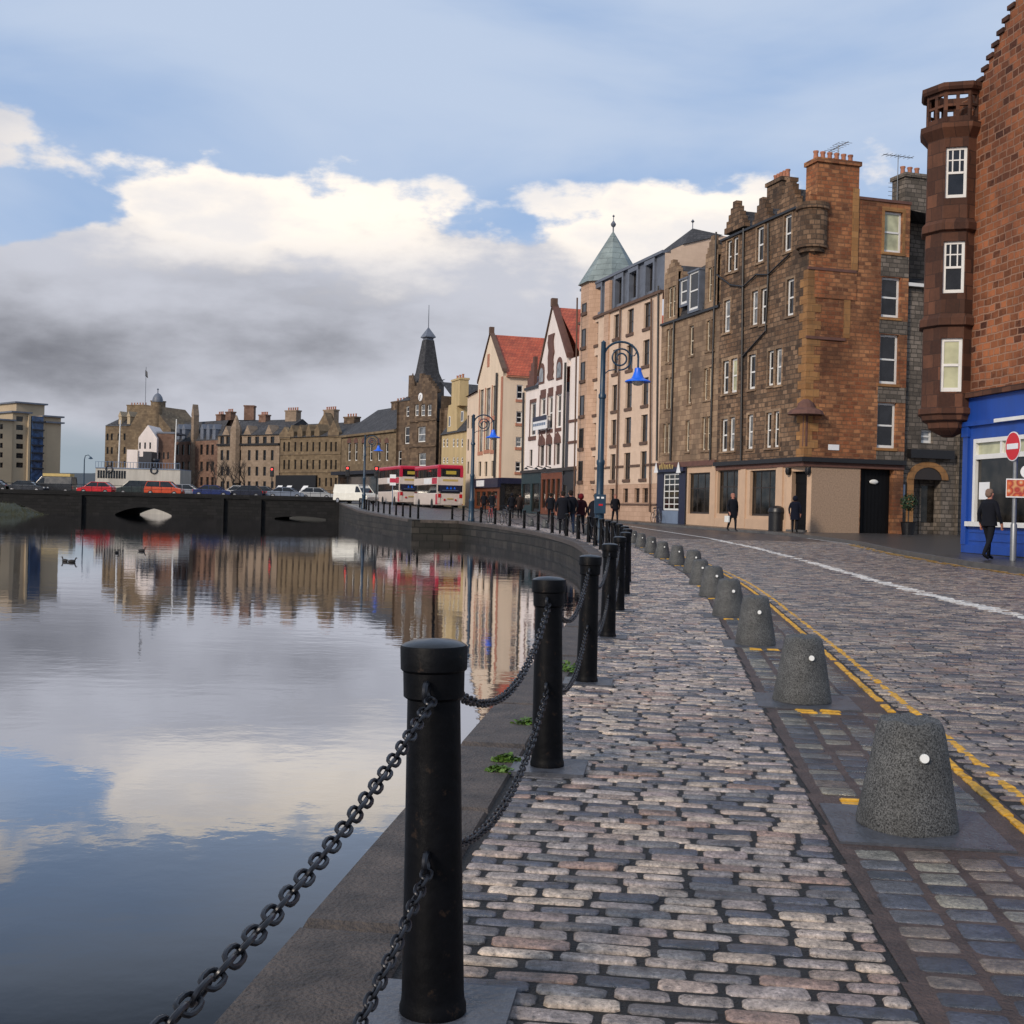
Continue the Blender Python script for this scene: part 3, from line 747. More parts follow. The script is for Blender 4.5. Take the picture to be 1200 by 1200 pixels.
# ---------------------------------------------------------------- granite bollards
def make_stone():
    root = thing('stone_bollard', 'x', 'stone bollard', (0,0,0), 0, 'granite bollards along the road edge')
    prof = [(0.186,0.0),(0.187,0.014),(0.170,0.11),(0.146,0.25),(0.127,0.36),(0.119,0.395),(0.108,0.412),(0.06,0.424),(0.0,0.427)]
    mb = MB().lathe(prof, 28)
    for i, v in enumerate(mb.v):
        a = math.atan2(v[1], v[0]); k = 1 + 0.035*math.cos(4*a+0.8) + 0.012*math.sin(7*a + v[2]*9)
        mb.v[i] = (v[0]*k, v[1]*k, v[2] + 0.006*math.sin(5*a)*(v[2] > 0.3))
    mb.build('body', M['granite'], root)
    Mx = Matrix.Translation((0.035, -0.146, 0.29)) @ Matrix.Rotation(R(78), 4, 'X') 
    MB().lathe([(0.0,-0.012),(0.019,-0.012),(0.0175,-0.002),(0.0165,0.0),(0.0,0.0)], 16, M=Mx, smooth=False).build('reflector', M['white_disc'], root)
    return root
sp = make_stone()
LB = ['speckled granite bollard with white disc, largest and nearest of the row', 'granite bollard second along the row beside the yellow lines', 'granite bollard third along the row beside the yellow lines', 'granite bollard fourth along the row, its flank dark', 'granite bollard fifth along the row beside the footway', 'granite bollard sixth along the row, half behind the fifth', 'granite bollard seventh along the row, pale topped', 'granite bollard eighth along the row, darkest and slightly apart']
for i, (a, t) in enumerate(SST):
    p, tg, nn = along(a); loc = st(a, t, 0.004); rz = math.atan2(tg.y, tg.x) - math.pi/2 + rnd.uniform(-0.1, 0.1)
    o = sp if i == 0 else dup(sp, loc, rz)
    o.location = loc; o.rotation_euler = (rnd.uniform(-.02,.02), rnd.uniform(-.02,.02), rz)
    sc = rnd.uniform(0.96, 1.04) if i else 1.0; o.scale = (sc, sc, rnd.uniform(0.95, 1.05) if i else 1.0)
    o['label'] = LB[i] if i < len(LB) else 'small far granite bollard near the end of the row'
# the next one is just behind the viewer's right hand
# ---------------------------------------------------------------- weeds
def weed(px, py, r, label):
    p = on_ground(px, py); root = thing('weed', label, 'weed', (p.x, p.y, G(p.y)-0.01), 0, 'weeds growing by the posts')
    mb = MB(); q = random.Random(int(px))
    for i in range(220):
        a = q.uniform(0, 6.28); d = r*math.sqrt(q.random()); h = r*0.8*q.random()*(1.1-d/r)+0.012
        c = Vector((d*math.cos(a)*1.3, d*math.sin(a), h)); s_ = q.uniform(0.008, 0.018)
        u = Vector((q.uniform(-1,1), q.uniform(-1,1), q.uniform(-.3,.6))).normalized(); w = u.cross(Vector((q.uniform(-1,1), q.uniform(-1,1), 1))).normalized()
        mb.add([c-u*s_, c+w*s_*0.7, c+u*s_*1.3, c-w*s_*0.7], [(0,1,2,3)])
    mb.build('leaves', M['leaf'], root)
weed(594, 893, 0.06, 'bright green weed tuft on the coping left of the second post')
weed(585, 905, 0.05, 'small weed sprouting just before the tuft by the second post')
weed(615, 851, 0.07, 'yellowish weed patch behind the second post on the coping')
weed(664, 786, 0.10, 'green weed clump between the second and third posts')
# ---------------------------------------------------------------- building kit
class Front:
    """a house front from p0 (left, as seen) to p1; local x runs along it, local y into the house"""
    def __init__(s, name, label, cat, p0, p1, z=None, group=None):
        s.p0 = Vector(p0[:2]); s.p1 = Vector(p1[:2]); d = s.p1 - s.p0; s.L = d.length; s.d = d.normalized(); s.n = Vector((-s.d.y, s.d.x))
        s.z = G((p0[1]+p1[1])/2) + 0.1 if z is None else z
        s.root = thing(name, label, cat, (s.p0.x, s.p0.y, s.z), math.atan2(s.d.y, s.d.x), group)
        s.xf = ((0, 0), 0.0)
    def xz(s, px, py, y=0.0):
        o = s.p0 + s.n*y; t, z = hit(px, py, (o.x, o.y), (s.d.x, s.d.y)); return t, z - s.z
    def yz(s, px, py, x):            # on a plane running into the house at local x
        o = s.p0 + s.d*x; t, z = hit(px, py, (o.x, o.y), (s.n.x, s.n.y)); return t, z - s.z
    def rect(s, r, y=0.0):
        x0, y0, x1, y1 = r; mx, my = (x0+x1)/2, (y0+y1)/2
        return (s.xz(x0, my, y)[0], s.xz(x1, my, y)[0], s.xz(mx, y1, y)[1], s.xz(mx, y0, y)[1])
    def rect_y(s, r, x):
        x0, y0, x1, y1 = r; mx, my = (x0+x1)/2, (y0+y1)/2
        return (s.yz(x0, my, x)[0], s.yz(x1, my, x)[0], s.yz(mx, y1, x)[1], s.yz(mx, y0, x)[1])
    def place(s, o, a, ang): o.location = (a[0], a[1], 0); o.rotation_euler = (0, 0, ang); return o
    def wall(s, name, mat, a, b, z0, z1, ops=(), rev=0.16, wins=True, top=None):
        """wall from local point a to b with real openings; ops = (u0,u1,z0,z1,style)"""
        a = Vector(a); b = Vector(b); L_ = (b-a).length; ang = math.atan2((b-a).y, (b-a).x)
        ops = [(max(0.02, o[0]), min(L_-0.02, o[1]), max(z0+0.01, o[2]), min(z1-0.01, o[3]), *o[4:]) for o in ops]
        ops = [o for o in ops if o[1]-o[0] > 0.05 and o[3]-o[2] > 0.05]
        xs = sorted({0.0, L_, *[o[0] for o in ops], *[o[1] for o in ops]}); zs = sorted({z0, z1, *[o[2] for o in ops], *[o[3] for o in ops]})
        mb = MB(); idx = {}
        def vid(x, z):
            if (x, z) not in idx: idx[(x, z)] = len(mb.v); mb.v.append((x, 0, z)); mb.c.append((1,1,1))
            return idx[(x, z)]
        for x0, x1 in zip(xs, xs[1:]):
            for w0, w1 in zip(zs, zs[1:]):
                cx, cz = (x0+x1)/2, (w0+w1)/2
                if any(o[0] < cx < o[1] and o[2] < cz < o[3] for o in ops): continue
                mb.f.append([vid(x0,w0), vid(x1,w0), vid(x1,w1), vid(x0,w1)]); mb.sm.append(False)
        for o in ops:
            x0, x1, w0, w1 = o[:4]; r = rev if len(o) < 6 else o[5]
            mb.add([(x0,0,w0),(x1,0,w0),(x1,0,w1),(x0,0,w1),(x0,r,w0),(x1,r,w0),(x1,r,w1),(x0,r,w1)], [(0,1,5,4),(1,2,6,5),(2,3,7,6),(3,0,4,7)])
        o_ = s.place(mb.build(name, mat, s.root), a, ang)
        if wins:
            for o in ops: s.window(o[:4], o[4], a, ang, (rev if len(o) < 6 else o[5]))
        return o_
    def window(s, r, style, a=(0,0), ang=0.0, y=0.16, name='window'):
        x0, x1, z0, z1 = r; w, h = x1-x0, z1-z0; mb = MB()
        if style == 'none': return
        st_ = style.split(':'); k = st_[0]; pane = st_[1] if len(st_) > 1 else None
        fm = M['white_frame'] if k in ('sash','sash6','grid') else M['cream_frame'] if k == 'cream' else M['dark_frame']
        b = min(0.085 if k != 'dark' else 0.05, w*0.14); d = 0.06; yy = y-d
        if k == 'sash': b = min(0.11, w*0.16)
        mb.box(x0,x0+b,yy,y,z0,z1); mb.box(x1-b,x1,yy,y,z0,z1); mb.box(x0+b,x1-b,yy,y,z0,z0+b*1.3); mb.box(x0+b,x1-b,yy,y,z1-b,z1)
        zm = z0+h*0.5
        if k in ('sash','sash6','cream','dark'): mb.box(x0+b,x1-b,yy-0.012,y,zm-b*0.4,zm+b*0.4)
        if k == 'sash6' : 
            xm = (x0+x1)/2
            for q in (1/3, 2/3): mb.box(x0+w*q-0.018,x0+w*q+0.018,yy+0.01,y,zm+b*0.4,z1-b)
            zq = zm+(z1-zm)*0.5; mb.box(x0+b,x1-b,yy+0.012,y,zq-0.018,zq+0.018)
        if k == 'grid':
            for q in (1/3, 2/3): mb.box(x0+w*q-0.03,x0+w*q+0.03,yy+0.01,y,z0+b,z1-b)
            for q in (0.17,0.34,0.52,0.70,0.85): mb.box(x0+b,x1-b,yy+0.012,y,z0+h*q-0.03,z0+h*q+0.03)
        if k == 'shop':
            for q in (1/3, 2/3): mb.box(x0+w*q-0.025,x0+w*q+0.025,yy+0.01,y,z0+b,z1-b)
            mb.box(x0+b,x1-b,yy+0.012,y,z0+h*0.62-0.03,z0+h*0.62+0.03)
        f = s.place(mb.build(name, fm, s.root), a, ang)
        pm = M[pane] if pane else M[rnd.choices(['pane','pane_net','pane_blind'], [0.78,0.17,0.05])[0]] if k != 'shop' else M['pane_warm']
        pb = MB(); e = 0.012*0
        pb.quad((x0+b*0.5,y-0.03,z0+b*0.5),(x1-b*0.5,y-0.03,z0+b*0.5),(x1-b*0.5,y-0.03,z1-b*0.5),(x0+b*0.5,y-0.03,z1-b*0.5))
        pb.build('pane', pm, f)
        return f
    def part(s, name, mb, mat, a=(0,0), ang=0.0, parent=None, bevel=0.0):
        return s.place(mb.build(name, mat, parent or s.root, bevel=bevel), a, ang)
    def surround(s, win_rects, mat, t=0.14, proud=0.025, a=(0,0), ang=0.0, sill=None):
        for x0, x1, z0, z1 in win_rects:
            mb = MB(); p = -proud
            mb.box(x0-t,x0-0.004,p,0.05,z0-0.004,z1+0.004); mb.box(x1+0.004,x1+t,p,0.05,z0-0.004,z1+0.004); mb.box(x0-t,x1+t,p-0.003,0.05,z1+0.004,z1+t*1.3); 
            mb.box(x0-t*1.1,x1+t*1.1,p-0.05,0.05,z0-t*0.9,z0-0.004)
            s.part('window_surround', mb, mat, a, ang)
    def sills(s, rects, mat, h=0.16, out=0.07, a=(0,0), ang=0.0, side=0.08):
        for x0, x1, z0, z1 in rects:
            s.part('window_sill', MB().box(x0-side,x1+side,-out,0.08,z0-h,z0-0.005), mat, a, ang)
    def pipe(s, pts, r=0.055, y=-0.09, mat=None, a=(0,0), ang=0.0):
        s.part('drainpipe', MB().tube([(p[0], y, p[1]) for p in pts], r, 8), mat or M['pipe'], a, ang)
def crow_gable(x0, x1, zb, zt, steps, y0, y1, cap=0.5):
    """crow-stepped gablet outline, base x0..x1 at zb rising to zt"""
    mb = MB(); n = steps; xm = (x0+x1)/2; hw = (x1-x0)/2; poly = [(x0, zb), (x1, zb)]
    for i in range(n):
        xa = x1 - (hw-cap/2)*i/n; z = zb + (zt-zb)*(i+1)/(n+1); poly.append((xa, z)); poly.append((x1 - (hw-cap/2)*(i+1)/n, z))
    poly.append((xm+cap/2, zt)); poly.append((xm-cap/2, zt))
    for i in range(n-1, -1, -1):
        z = zb + (zt-zb)*(i+1)/(n+1); poly.append((x0 + (hw-cap/2)*(i+1)/n, z)); poly.append((x0 + (hw-cap/2)*i/n, z))
    return mb.prism(poly, y0, y1)
def chimney(fr, x0, x1, y0, y1, z0, z1, mat, pots=4, parent=None, potmat=None):
    mb = MB().box(x0,x1,y0,y1,z0,z1-0.22).box(x0-0.09,x1+0.09,y0-0.09,y1+0.09,z1-0.22,z1)
    st_ = fr.part('chimney', mb, mat)
    for i in range(pots):
        u = (i+0.5)/pots
        c = (x0+(x1-x0)*u, (y0+y1)/2, z1) if (x1-x0) > (y1-y0) else ((x0+x1)/2, y0+(y1-y0)*u, z1)
        p = MB().lathe([(0.13,0),(0.11,0.35),(0.14,0.4),(0.14,0.47),(0.09,0.47)], 10, c).build('chimney_pot', potmat or M['pink_trim'], st_)
    return st_

# ================================================================ A: tenement with the corner pub
tA = fac_at(838)[0]; PA0 = fac_at(838)[1]; K0 = FAC[0]
A = Front('corner_tenement', 'tall brown stone tenement with orange gable end, crow-stepped dormers and buff corner pub', 'tenement', PA0, K0)
LA = A.L
XA = lambda px, py: A.xz(px, py)
sash_px = [(852,282,857.5,319),(859,278,865,317),(887,266,895,307),(919,252,927.5,294.6),
 (848.5,352,855.6,389.5),(881,341,888,381),(891.6,338,899,379.6),(922,327,930.4,370),
 (847,423,854,461.5),(856.7,420,864,460),(877.4,415.6,885.4,456),(900,411,906.6,452),(909,408.5,916,451),
 (845.4,491,852.5,529),(854.8,489,861,528),(876,486,882.5,526),(897.8,483.6,904,524.7),(907,482,913,524)]
rects = [A.rect(r) for r in sash_px]
zc = A.xz(890, 541)[1]; ze = A.xz(890, 262)[1]
A.wall('upper_wall', M['A_rubble'], (0,0), (LA,0), zc, ze, [(*r, 'sash') for r in rects])
A.surround(rects, M['B_stone'], 0.13)
# pub ground floor with a cut-off corner for the door
xa = A.xz(921, 580)[0]; yb = A.yz(951, 580, LA)[0]
ops = [(*A.rect((840,551,864,602)), 'shop'), (*A.rect((878,551,908,604.6)), 'shop')]
A.wall('pub_front', M['pub'], (0,0.03), (xa,0.03), -0.6, zc-0.35, ops, rev=0.22)
dl = math.hypot(LA-xa, yb)
A.wall('pub_corner', M['pub'], (xa,0.03), (LA-0.03,yb), -0.6, zc-0.35, [(dl*0.2, dl*0.8, 0.08, A.xz(935,552)[1], 'none', 0.35)])
da = math.atan2(yb-0.03, LA-0.03-xa)
dr = A.part('door', MB().box(dl*0.2, dl*0.8, 0.3, 0.36, 0.08, A.xz(935,552)[1]-0.6).box(dl*0.28,dl*0.72,0.27,0.3,0.3,1.0).box(dl*0.2,dl*0.8,0.27,0.37,A.xz(935,552)[1]-0.6,A.xz(935,552)[1]), M['blackdoor'], (xa,0.03), da)
A.part('door_step', MB().box(dl*0.15,dl*0.85,-0.25,0.35,-0.4,0.08), M['kerb'], (xa,0.03), da)
y8 = A.yz(1008, 580, LA)[0]; y47 = A.yz(1047, 580, LA)[0]; y62 = A.yz(1063, 400, LA)[0]
A.wall('pub_side', M['pub_rough'], (LA-0.03,yb), (LA-0.03,y8), -0.6, zc-0.35)
A.wall('gable_ground', M['A_gable'], (LA-0.02,y8), (LA-0.02,y62), -0.6, zc-0.35, [(0.02, y47-y8, -0.55, zc-0.37, 'none', 0.4)])
sh = MB().box(0.03, y47-y8-0.01, 0.34, 0.4, -0.5, zc-0.38)
for q in range(9): sh.box(0.03+ (y47-y8-0.05)*q/9, 0.03+(y47-y8-0.05)*q/9+0.03, 0.325, 0.34, -0.4, zc-0.5)
sg = A.part('shutter_gate', sh, M['blackdoor'], (LA-0.02,y8), R(90))
A.part('gate_lamp', MB().ball(((y47-y8)*0.5,0.27,zc-1.0),0.26,0.06,0.12), M['white_disc'], (LA-0.02,y8), R(90))
# fascia band and cornice running round the corner
def run(poly, z0, z1, out):
    pass
for nm, z0, z1, out, mt in (('fascia', zc-0.35, zc-0.12, 0.05, M['brown_trim']), ('cornice', zc-0.12, zc+0.1, 0.22, M['pipe'])):
    mb = MB().slab([(0,0.4),(0,-out),(LA+out,-out),(LA+out,y62),(LA-0.3,y62),(LA-0.3,0.4)], z0, z1)
    A.part(nm, mb, mt)
for nm, xx in (('pilaster', A.xz(834,580)[0]),):
    pass
pl = [A.xz(871,580)[0], A.xz(914,580)[0]]
for x in pl: A.part('pilaster', MB().box(x-0.28,x+0.28,-0.05,0.1,-0.5,zc-0.36), M['pub'])
A.part('stall_riser', MB().box(0,xa-0.1,-0.03,0.1,-0.5,0.55), M['pub'])
lt = MB(); q = random.Random(5)
x = A.xz(841,546)[0]; z = A.xz(850,546.5)[1]
for i in range(10): lt.box(x+i*0.17, x+i*0.17+0.1, 0.0, 0.04, z-0.09, z+q.choice((0.05,0.09,0.09)))
A.part('fascia_lettering', lt, M['dark_frame'])
A.part('wall_lantern', MB().lathe([(0.0,0.2),(0.14,0.2),(0.16,0.0),(0.09,-0.16),(0,-0.16)],10,(dl*0.12,-0.12,A.xz(924,553)[1])), M['black'], (xa,0.03), da)
A.part('wall_lantern', MB().lathe([(0.0,0.2),(0.14,0.2),(0.16,0.0),(0.09,-0.16),(0,-0.16)],10,(dl*0.9,-0.12,A.xz(924,553)[1])), M['black'], (xa,0.03), da)
# gable end
zg = A.yz(1030, 236, LA)[1]; zcorner = A.yz(946, 300, LA)[1]; yc0 = A.yz(957, 230, LA)[0]; yc1 = A.yz(1006, 230, LA)[0]
zch = A.yz(980, 187, LA)[1]
gw = [(1047-10.5,248,1057.5,296,'sash:pane_blind'),(1033,325,1055,372,'sash:pane'),(1031,392,1053,450,'sash:pane'),(1028,472,1050,525,'sash:pane')]
gr = [(*A.rect_y(r[:4], LA), r[4]) for r in gw]
A.wall('gable_wall', M['A_gable'], (LA,0), (LA,y62), zc, zg, gr, rev=0.22)
A.sills([g[:4] for g in gr], M['quoin'], 0.14, 0.06, (LA,0), R(90))
A.surround([gr[0][:4]], M['quoin'], 0.16, 0.02, (LA,0), R(90))
mb = MB(); z = zc+0.12; i = 0
while z < zcorner-0.9:
    h = 0.42; w = 0.75 if i % 2 else 0.42
    mb.box(-0.02, w, -0.022, 0.04, z, z+h-0.012); z += h; i += 1
A.part('corner_quoins', mb, M['quoin'], (LA,0), R(90))
mb = MB(); z = zc+0.12; i = 0
while z < zcorner-0.9:
    h = 0.42; w = 0.42 if i % 2 else 0.75
    mb.box(-w, 0.021, -0.022, 0.04, z, z+h-0.012); z += h; i += 1
A.part('corner_quoins', mb, M['quoin'], (LA,0), 0)
u = A.yz(993, 350, LA)[0]; zz0 = A.yz(990, 396, LA)[1]; zz1 = A.yz(990, 318, LA)[1]
A.part('flue_strip', MB().box(u-0.18,u+0.18,-0.018,0.03,zz0,zz1), M['quoin'], (LA,0), R(90))
for py, u1 in ((315, 1003), (396, 990)):
    z = A.yz(960, py, LA)[1]; A.part('string_course', MB().box(-0.05, A.yz(u1,py,LA)[0], -0.075, 0.03, z-0.07, z+0.07), M['brown_trim'], (LA,0), R(90))
chs = chimney(A, LA-1.05, LA+0.04, yc0, yc1, zcorner-2, zch, M['A_gable'], 6)
A.part('chimney_quoin', MB().box(yc1-0.35,yc1+0.025,-0.062,0.0,zcorner-0.5,zg+0.5), M['quoin'], (LA,0), R(90))
A.part('gable_coping', MB().box(yc1+0.02,y62+0.05,-0.05,0.6,zg,zg+0.14), M['brown_trim'], (LA,0), R(90))
x2, z2 = A.rect_y((970.5,521,983,527.5), LA)[:2], A.rect_y((970.5,521,983,527.5), LA)[2:]
A.part('street_name_plate', MB().box(x2[0],x2[1],-0.03,0.0,z2[0],z2[1]), M['white_sign'], (LA,0), R(90))
# dull grey strip of walling that carries the right-hand windows
ux0, ux1 = A.yz(1029.5,420,LA)[0], y62-0.02
edges = [zc+0.11] + sorted([v for g in gr for v in (g[2]-0.16, g[3]+0.03)])
edges[-1] = gr[0][2]-0.2
for a_, b_ in zip(edges[0::2], edges[1::2]):
    if b_ > a_+0.1: A.part('window_bay_panel', MB().box(ux0,ux1,-0.014,0.03,a_,b_), M['O_stone'], (LA,0), R(90))
# corner bartizan on corbels
zb0 = A.xz(936, 302)[1]; zb1 = A.xz(936, 243)[1]
A.part('corner_turret', MB().lathe([(0.3,zb0-0.1),(0.45,zb0+0.1),(0.62,zb0+0.12),(0.62,zb0+0.32),(0.76,zb0+0.34),(0.76,zb0+0.55),(0.72,zb0+0.58),(0.72,zb1-0.35),(0.82,zb1-0.3),(0.82,zb1),(0,zb1+0.02)], 20, (LA-0.35,0.35,0), smooth=False), M['A_rubble'])
# small roofed bracket where the cut corner meets the square one
zk = A.xz(936, 488)[1]
A.part('corner_bracket', MB().lathe([(0.0,zk-1.55),(0.14,zk-1.5),(0.14,zk),(0.2,zk+0.02),(0.9,zk+0.05),(0.8,zk+0.25),(0.45,zk+0.4),(0.4,zk+0.62),(0.1,zk+0.85),(0,zk+0.85)], 14, (LA-0.1,0.1,0), smooth=False), M['brown_trim'])
# crow-stepped gablets and slate roof
def gablet(fr, px0, px1, pyb, pyt, mat, st_=4, capw=0.42, y0=-0.012, dep=3.2, peak=True):
    x0 = fr.xz(px0, pyb)[0]; x1 = fr.xz(px1, pyb)[0]; zt = fr.xz((px0+px1)/2, pyt)[1]; zb = fr.xz((px0+px1)/2, pyb)[1]
    fr.part('crow_step_gable', crow_gable(x0, x1, zb, zt, st_, y0, 0.35, capw), mat)
    xm = (x0+x1)/2; h = zt-0.5
    fr.part('dormer_roof', MB().prism([(x0+0.12,zb),(x1-0.12,zb),(xm,h)], 0.36, dep), M['slate'])
gablet(A, 849, 872, 270, 236, M['A_rubble'])
gablet(A, 882, 901, 262, 232, M['A_rubble'], 3)
gablet(A, 911, 936, 250, 209, M['A_rubble'])
zr = A.xz(900, 232, 4.5)[1]
ry = max(yc1, 4.2)
A.part('roof', MB().add([(0.02,0.36,ze-0.1),(LA-0.02,0.36,ze-0.1),(LA-0.06,4.4,min(ze+2.3,zg-0.1)),(0.02,4.4,min(ze+2.3,zg-0.1)),(0.02,9,ze-0.2),(LA-0.06,9,ze-0.2)], [(0,1,2,3),(3,2,5,4)]), M['slate'])
A.part('gutter', MB().box(0.0,LA-0.9,-0.12,0.0,ze-0.1,ze+0.02), M['pipe'])
chimney(A, 0.3, 2.0, 2.6, 3.5, ze, A.xz(858, 240, 3)[1], M['A_rubble'], 5)
chimney(A, LA*0.42, LA*0.42+1.5, 3.4, 4.2, ze, A.xz(885,240,3.8)[1], M['K_stone'], 4)
A.pipe([A.xz(841,272), A.xz(833.5,540)])
A.pipe([A.xz(873,268), A.xz(870,540)], 0.06); A.pipe([A.xz(902,262), A.xz(902,322), A.xz(899,388), A.xz(872,418)], 0.05)
A.pipe([A.xz(842,322), A.xz(858,334), A.xz(873,336), A.xz(888,322), A.xz(902,322), A.xz(927,298)], 0.045, -0.1)
A.wall('rear_wall', M['O_stone'], (LA,9), (0,9), -0.6, ze-0.2)
# roof aerials
def aerial(fr, x, y, z, h):
    mb = MB().tube([(x,y,z),(x,y,z+h)], 0.025, 6).tube([(x-0.9,y,z+h-0.08),(x+0.9,y,z+h-0.08)], 0.02, 6)
    for i in range(7): q = -0.8+i*0.26; mb.tube([(x+q,y-0.3,z+h-0.08),(x+q,y+0.3,z+h-0.08)], 0.012, 5)
    for i in range(4): mb.tube([(x-0.55,y,z+h*0.4+i*0.22),(x+0.1,y,z+h*0.4+i*0.22)], 0.012, 5)
    fr.part('roof_aerial', mb, M['steel'])
aerial(A, LA-0.5, yc1-0.9, zch, 0.9)

# ================================================================ B: tan tenement with mansard and black-fronted bar
PB0 = fac_at(770)[1]
B = Front('mansard_tenement', 'narrow tan stone tenement with slate mansard dormers above a small black bar front', 'tenement', PB0, PA0)
LB_ = B.L
bp_ = [(783,337,787,372.5,),(787.6,335,791.5,371),(830,314,834,353),(835,312,838.6,352),
 (781,386,785,424),(785.6,385,789.6,424),(808,382,813,416.5),(828,376,832,411),(833.5,374,837.5,410),
 (779.7,443,783.3,479),(784,442.5,787.6,478.5),(805.7,435,810,473),(825,432,829,469),(830.5,430,835,468),
 (777,497,780.7,531),(781.3,496,785,531),(803.8,493,808,529),(822.7,489,827,527.5),(828,488,832,527.5)]
rects = [B.rect(r) for r in bp_]
zbc = B.xz(805, 541)[1]; zbe = B.xz(803, 372)[1]; zbt = B.xz(803, 318)[1]
B.wall('upper_wall', M['B_stone'], (0,0), (LB_,0), zbc, zbe, [(*r, 'cream') for r in rects if r[3] < zbe])
B.surround([r for r in rects if r[3] < zbe], M['B_stone'], 0.12, 0.02)
for (a0, a1, pk, sel) in ((779,794.5,305,(0,1)), (826,840.5,277,(2,3))):
    x0 = B.xz(a0, 350)[0]; x1 = min(B.xz(a1, 350)[0], LB_-0.02); zt = B.xz((a0+a1)/2, pk)[1]
    zg_ = zbt+0.2
    B.wall('dormer_front', M['B_stone'], (x0,-0.01), (x1,-0.01), zbe, zg_, [(rects[i][0]-x0, rects[i][1]-x0, rects[i][2], min(rects[i][3], zg_-0.15), 'cream') for i in sel])
    B.part('dormer_cheek', MB().box(x0,x0+0.2,0.2,2.2,zbe,zg_).box(x1-0.2,x1,0.2,2.2,zbe,zg_), M['B_stone'])
    B.part('crow_step_gable', crow_gable(x0, x1, zg_, zt, 3, -0.012, 0.3, 0.35), M['B_stone'])
    B.part('dormer_roof', MB().prism([(x0+0.1,zg_),(x1-0.1,zg_),((x0+x1)/2,zt-0.3)],0.31,2.6), M['slate'])
B.part('mansard', MB().add([(0.02,0.12,zbe),(LB_-0.02,0.12,zbe),(LB_-0.02,0.9,zbt),(0.02,0.9,zbt),(LB_-0.02,4.5,zbt+2.2),(0.02,4.5,zbt+2.2),(LB_-0.02,9,zbt),(0.02,9,zbt)], [(0,1,2,3),(3,2,4,5),(5,4,6,7)]), M['slate'])
for r in ((799,330,805,356),(809,321,818,362.6)):
    x0, x1, z0, z1 = B.rect(r)
    x0 -= 0.1; x1 += 0.1
    dm = B.part('dormer', MB().box(x0-0.12,x0,-0.05,1.4,z0-0.15,z1+0.12).box(x1,x1+0.12,-0.05,1.4,z0-0.15,z1+0.12).box(x0-0.16,x1+0.16,-0.1,1.5,z1+0.12,z1+0.22).box(x0,x1,-0.03,0.1,z0-0.15,z0), M['lead'])
    B.window((x0, x1, z0, z1+0.12), 'sash', y=0.06)
B.part('eaves_gutter', MB().box(0,LB_-0.02,-0.13,0.1,zbe-0.08,zbe+0.06), M['pipe'])
B.part('band_course', MB().box(0.02,LB_-0.02,-0.12,0.08,zbc-0.3,zbc), M['brown_trim'])
B.pipe([B.xz(773,335), B.xz(771,540)], 0.06); B.pipe([B.xz(791.5,375), B.xz(787,540)], 0.06)
xs_ = B.xz(804, 580)[0]; zf = B.xz(785, 553)[1]
w_in = B.rect((778,555,796.5,598))
B.wall('bar_front', M['navy'], (0,-0.06), (xs_,-0.06), -0.6, zbc-0.3, [(*w_in, 'grid:pane_warm', 0.12)], rev=0.12)
B.part('bar_fascia', MB().box(0.0,xs_,-0.24,-0.06,zf-0.02,zbc-0.32), M['navy'])
lt = MB(); x0 = B.xz(777,547)[0]; x1 = B.xz(794,547)[0]; zt = B.xz(785,546)[1]; hh_ = 0.42
n_ = 6; st_w = (x1-x0)/n_
n_ = 9; st_w = (x1-x0)/n_; ql = random.Random(8)
for i in range(n_):
    a = x0+i*st_w; h_ = hh_*ql.uniform(0.55, 1.0)
    lt.prism([(a, zt-hh_/2), (a+st_w*0.3, zt-hh_/2), (a+st_w*ql.uniform(0.5,0.8), zt-hh_/2+h_), (a+st_w*ql.uniform(0.1,0.4), zt-hh_/2+h_)], -0.26, -0.24)
B.part('sign_lettering', lt, M['gold'])
for px in (773.2, 799.5):
    xc, zc_ = B.xz(px, 549.5)
    B.part('sign_emblem', MB().prism([(xc-0.3,zc_-0.25),(xc+0.3,zc_-0.25),(xc,zc_+0.4)], -0.27, -0.245), M['white_sign'])
B.part('lower_panel', MB().box(w_in[0],w_in[1],-0.1,-0.03,0.0,w_in[2]-0.03), M['greyblue'])
B.wall('pub_front', M['pub'], (xs_+0.01,0.03), (LB_,0.03), -0.6, zbc-0.3, [(*[v - xs_-0.01 if i < 2 else v for i, v in enumerate(B.rect((806,554,831,602)))], 'shop')], rev=0.2)
B.part('pilaster', MB().box(LB_-0.45,LB_-0.005,-0.04,0.1,-0.5,zbc-0.31), M['pub'])

# ================================================================ C: cream block of flats with pyramid tower
PC0 = fac_at(674)[1]
Cb = Front('cream_flats', 'cream six-storey modern flats with slate-blue mansard and green pyramid-roofed corner tower', 'apartment block', PC0, PB0)
Lc = Cb.L
cols = [(692.7,698.2),(716,722),(732,739.3),(751,758.6)]
rows4 = [(356,385),(399,428.5),(442.8,474.6),(486,517.5),(528.8,560.8)]
rect_rows = [Cb.rect((751,a,758.6,b))[2:] for a, b in rows4]
grnd = Cb.rect((753,572,759,589))[2:]
rects = []; sm = []
for c in cols:
    x0 = Cb.xz(c[0], 505)[0]; x1 = Cb.xz(c[1], 505)[0]
    for z0, z1 in rect_rows: rects.append((x0, x1, z0, z1))
for c in ((691,696.4),(715,720.5),(730.7,736.5),(744,750),(753.4,760)):
    x0 = Cb.xz(c[0], 580)[0]; x1 = Cb.xz(c[1], 580)[0]; sm.append((x0, x1, *grnd))
zcm = Cb.xz(765, 347)[1]; zct = Cb.xz(765, 302)[1]; zsc = Cb.xz(740, 546)[1]
zlo = min(r[2] for r in rects)-0.34
Cb.wall('wall', M['C_wall'], (0,0), (Lc,0), zlo, zcm, [(*r, 'dark:pane') for r in rects], rev=0.2)
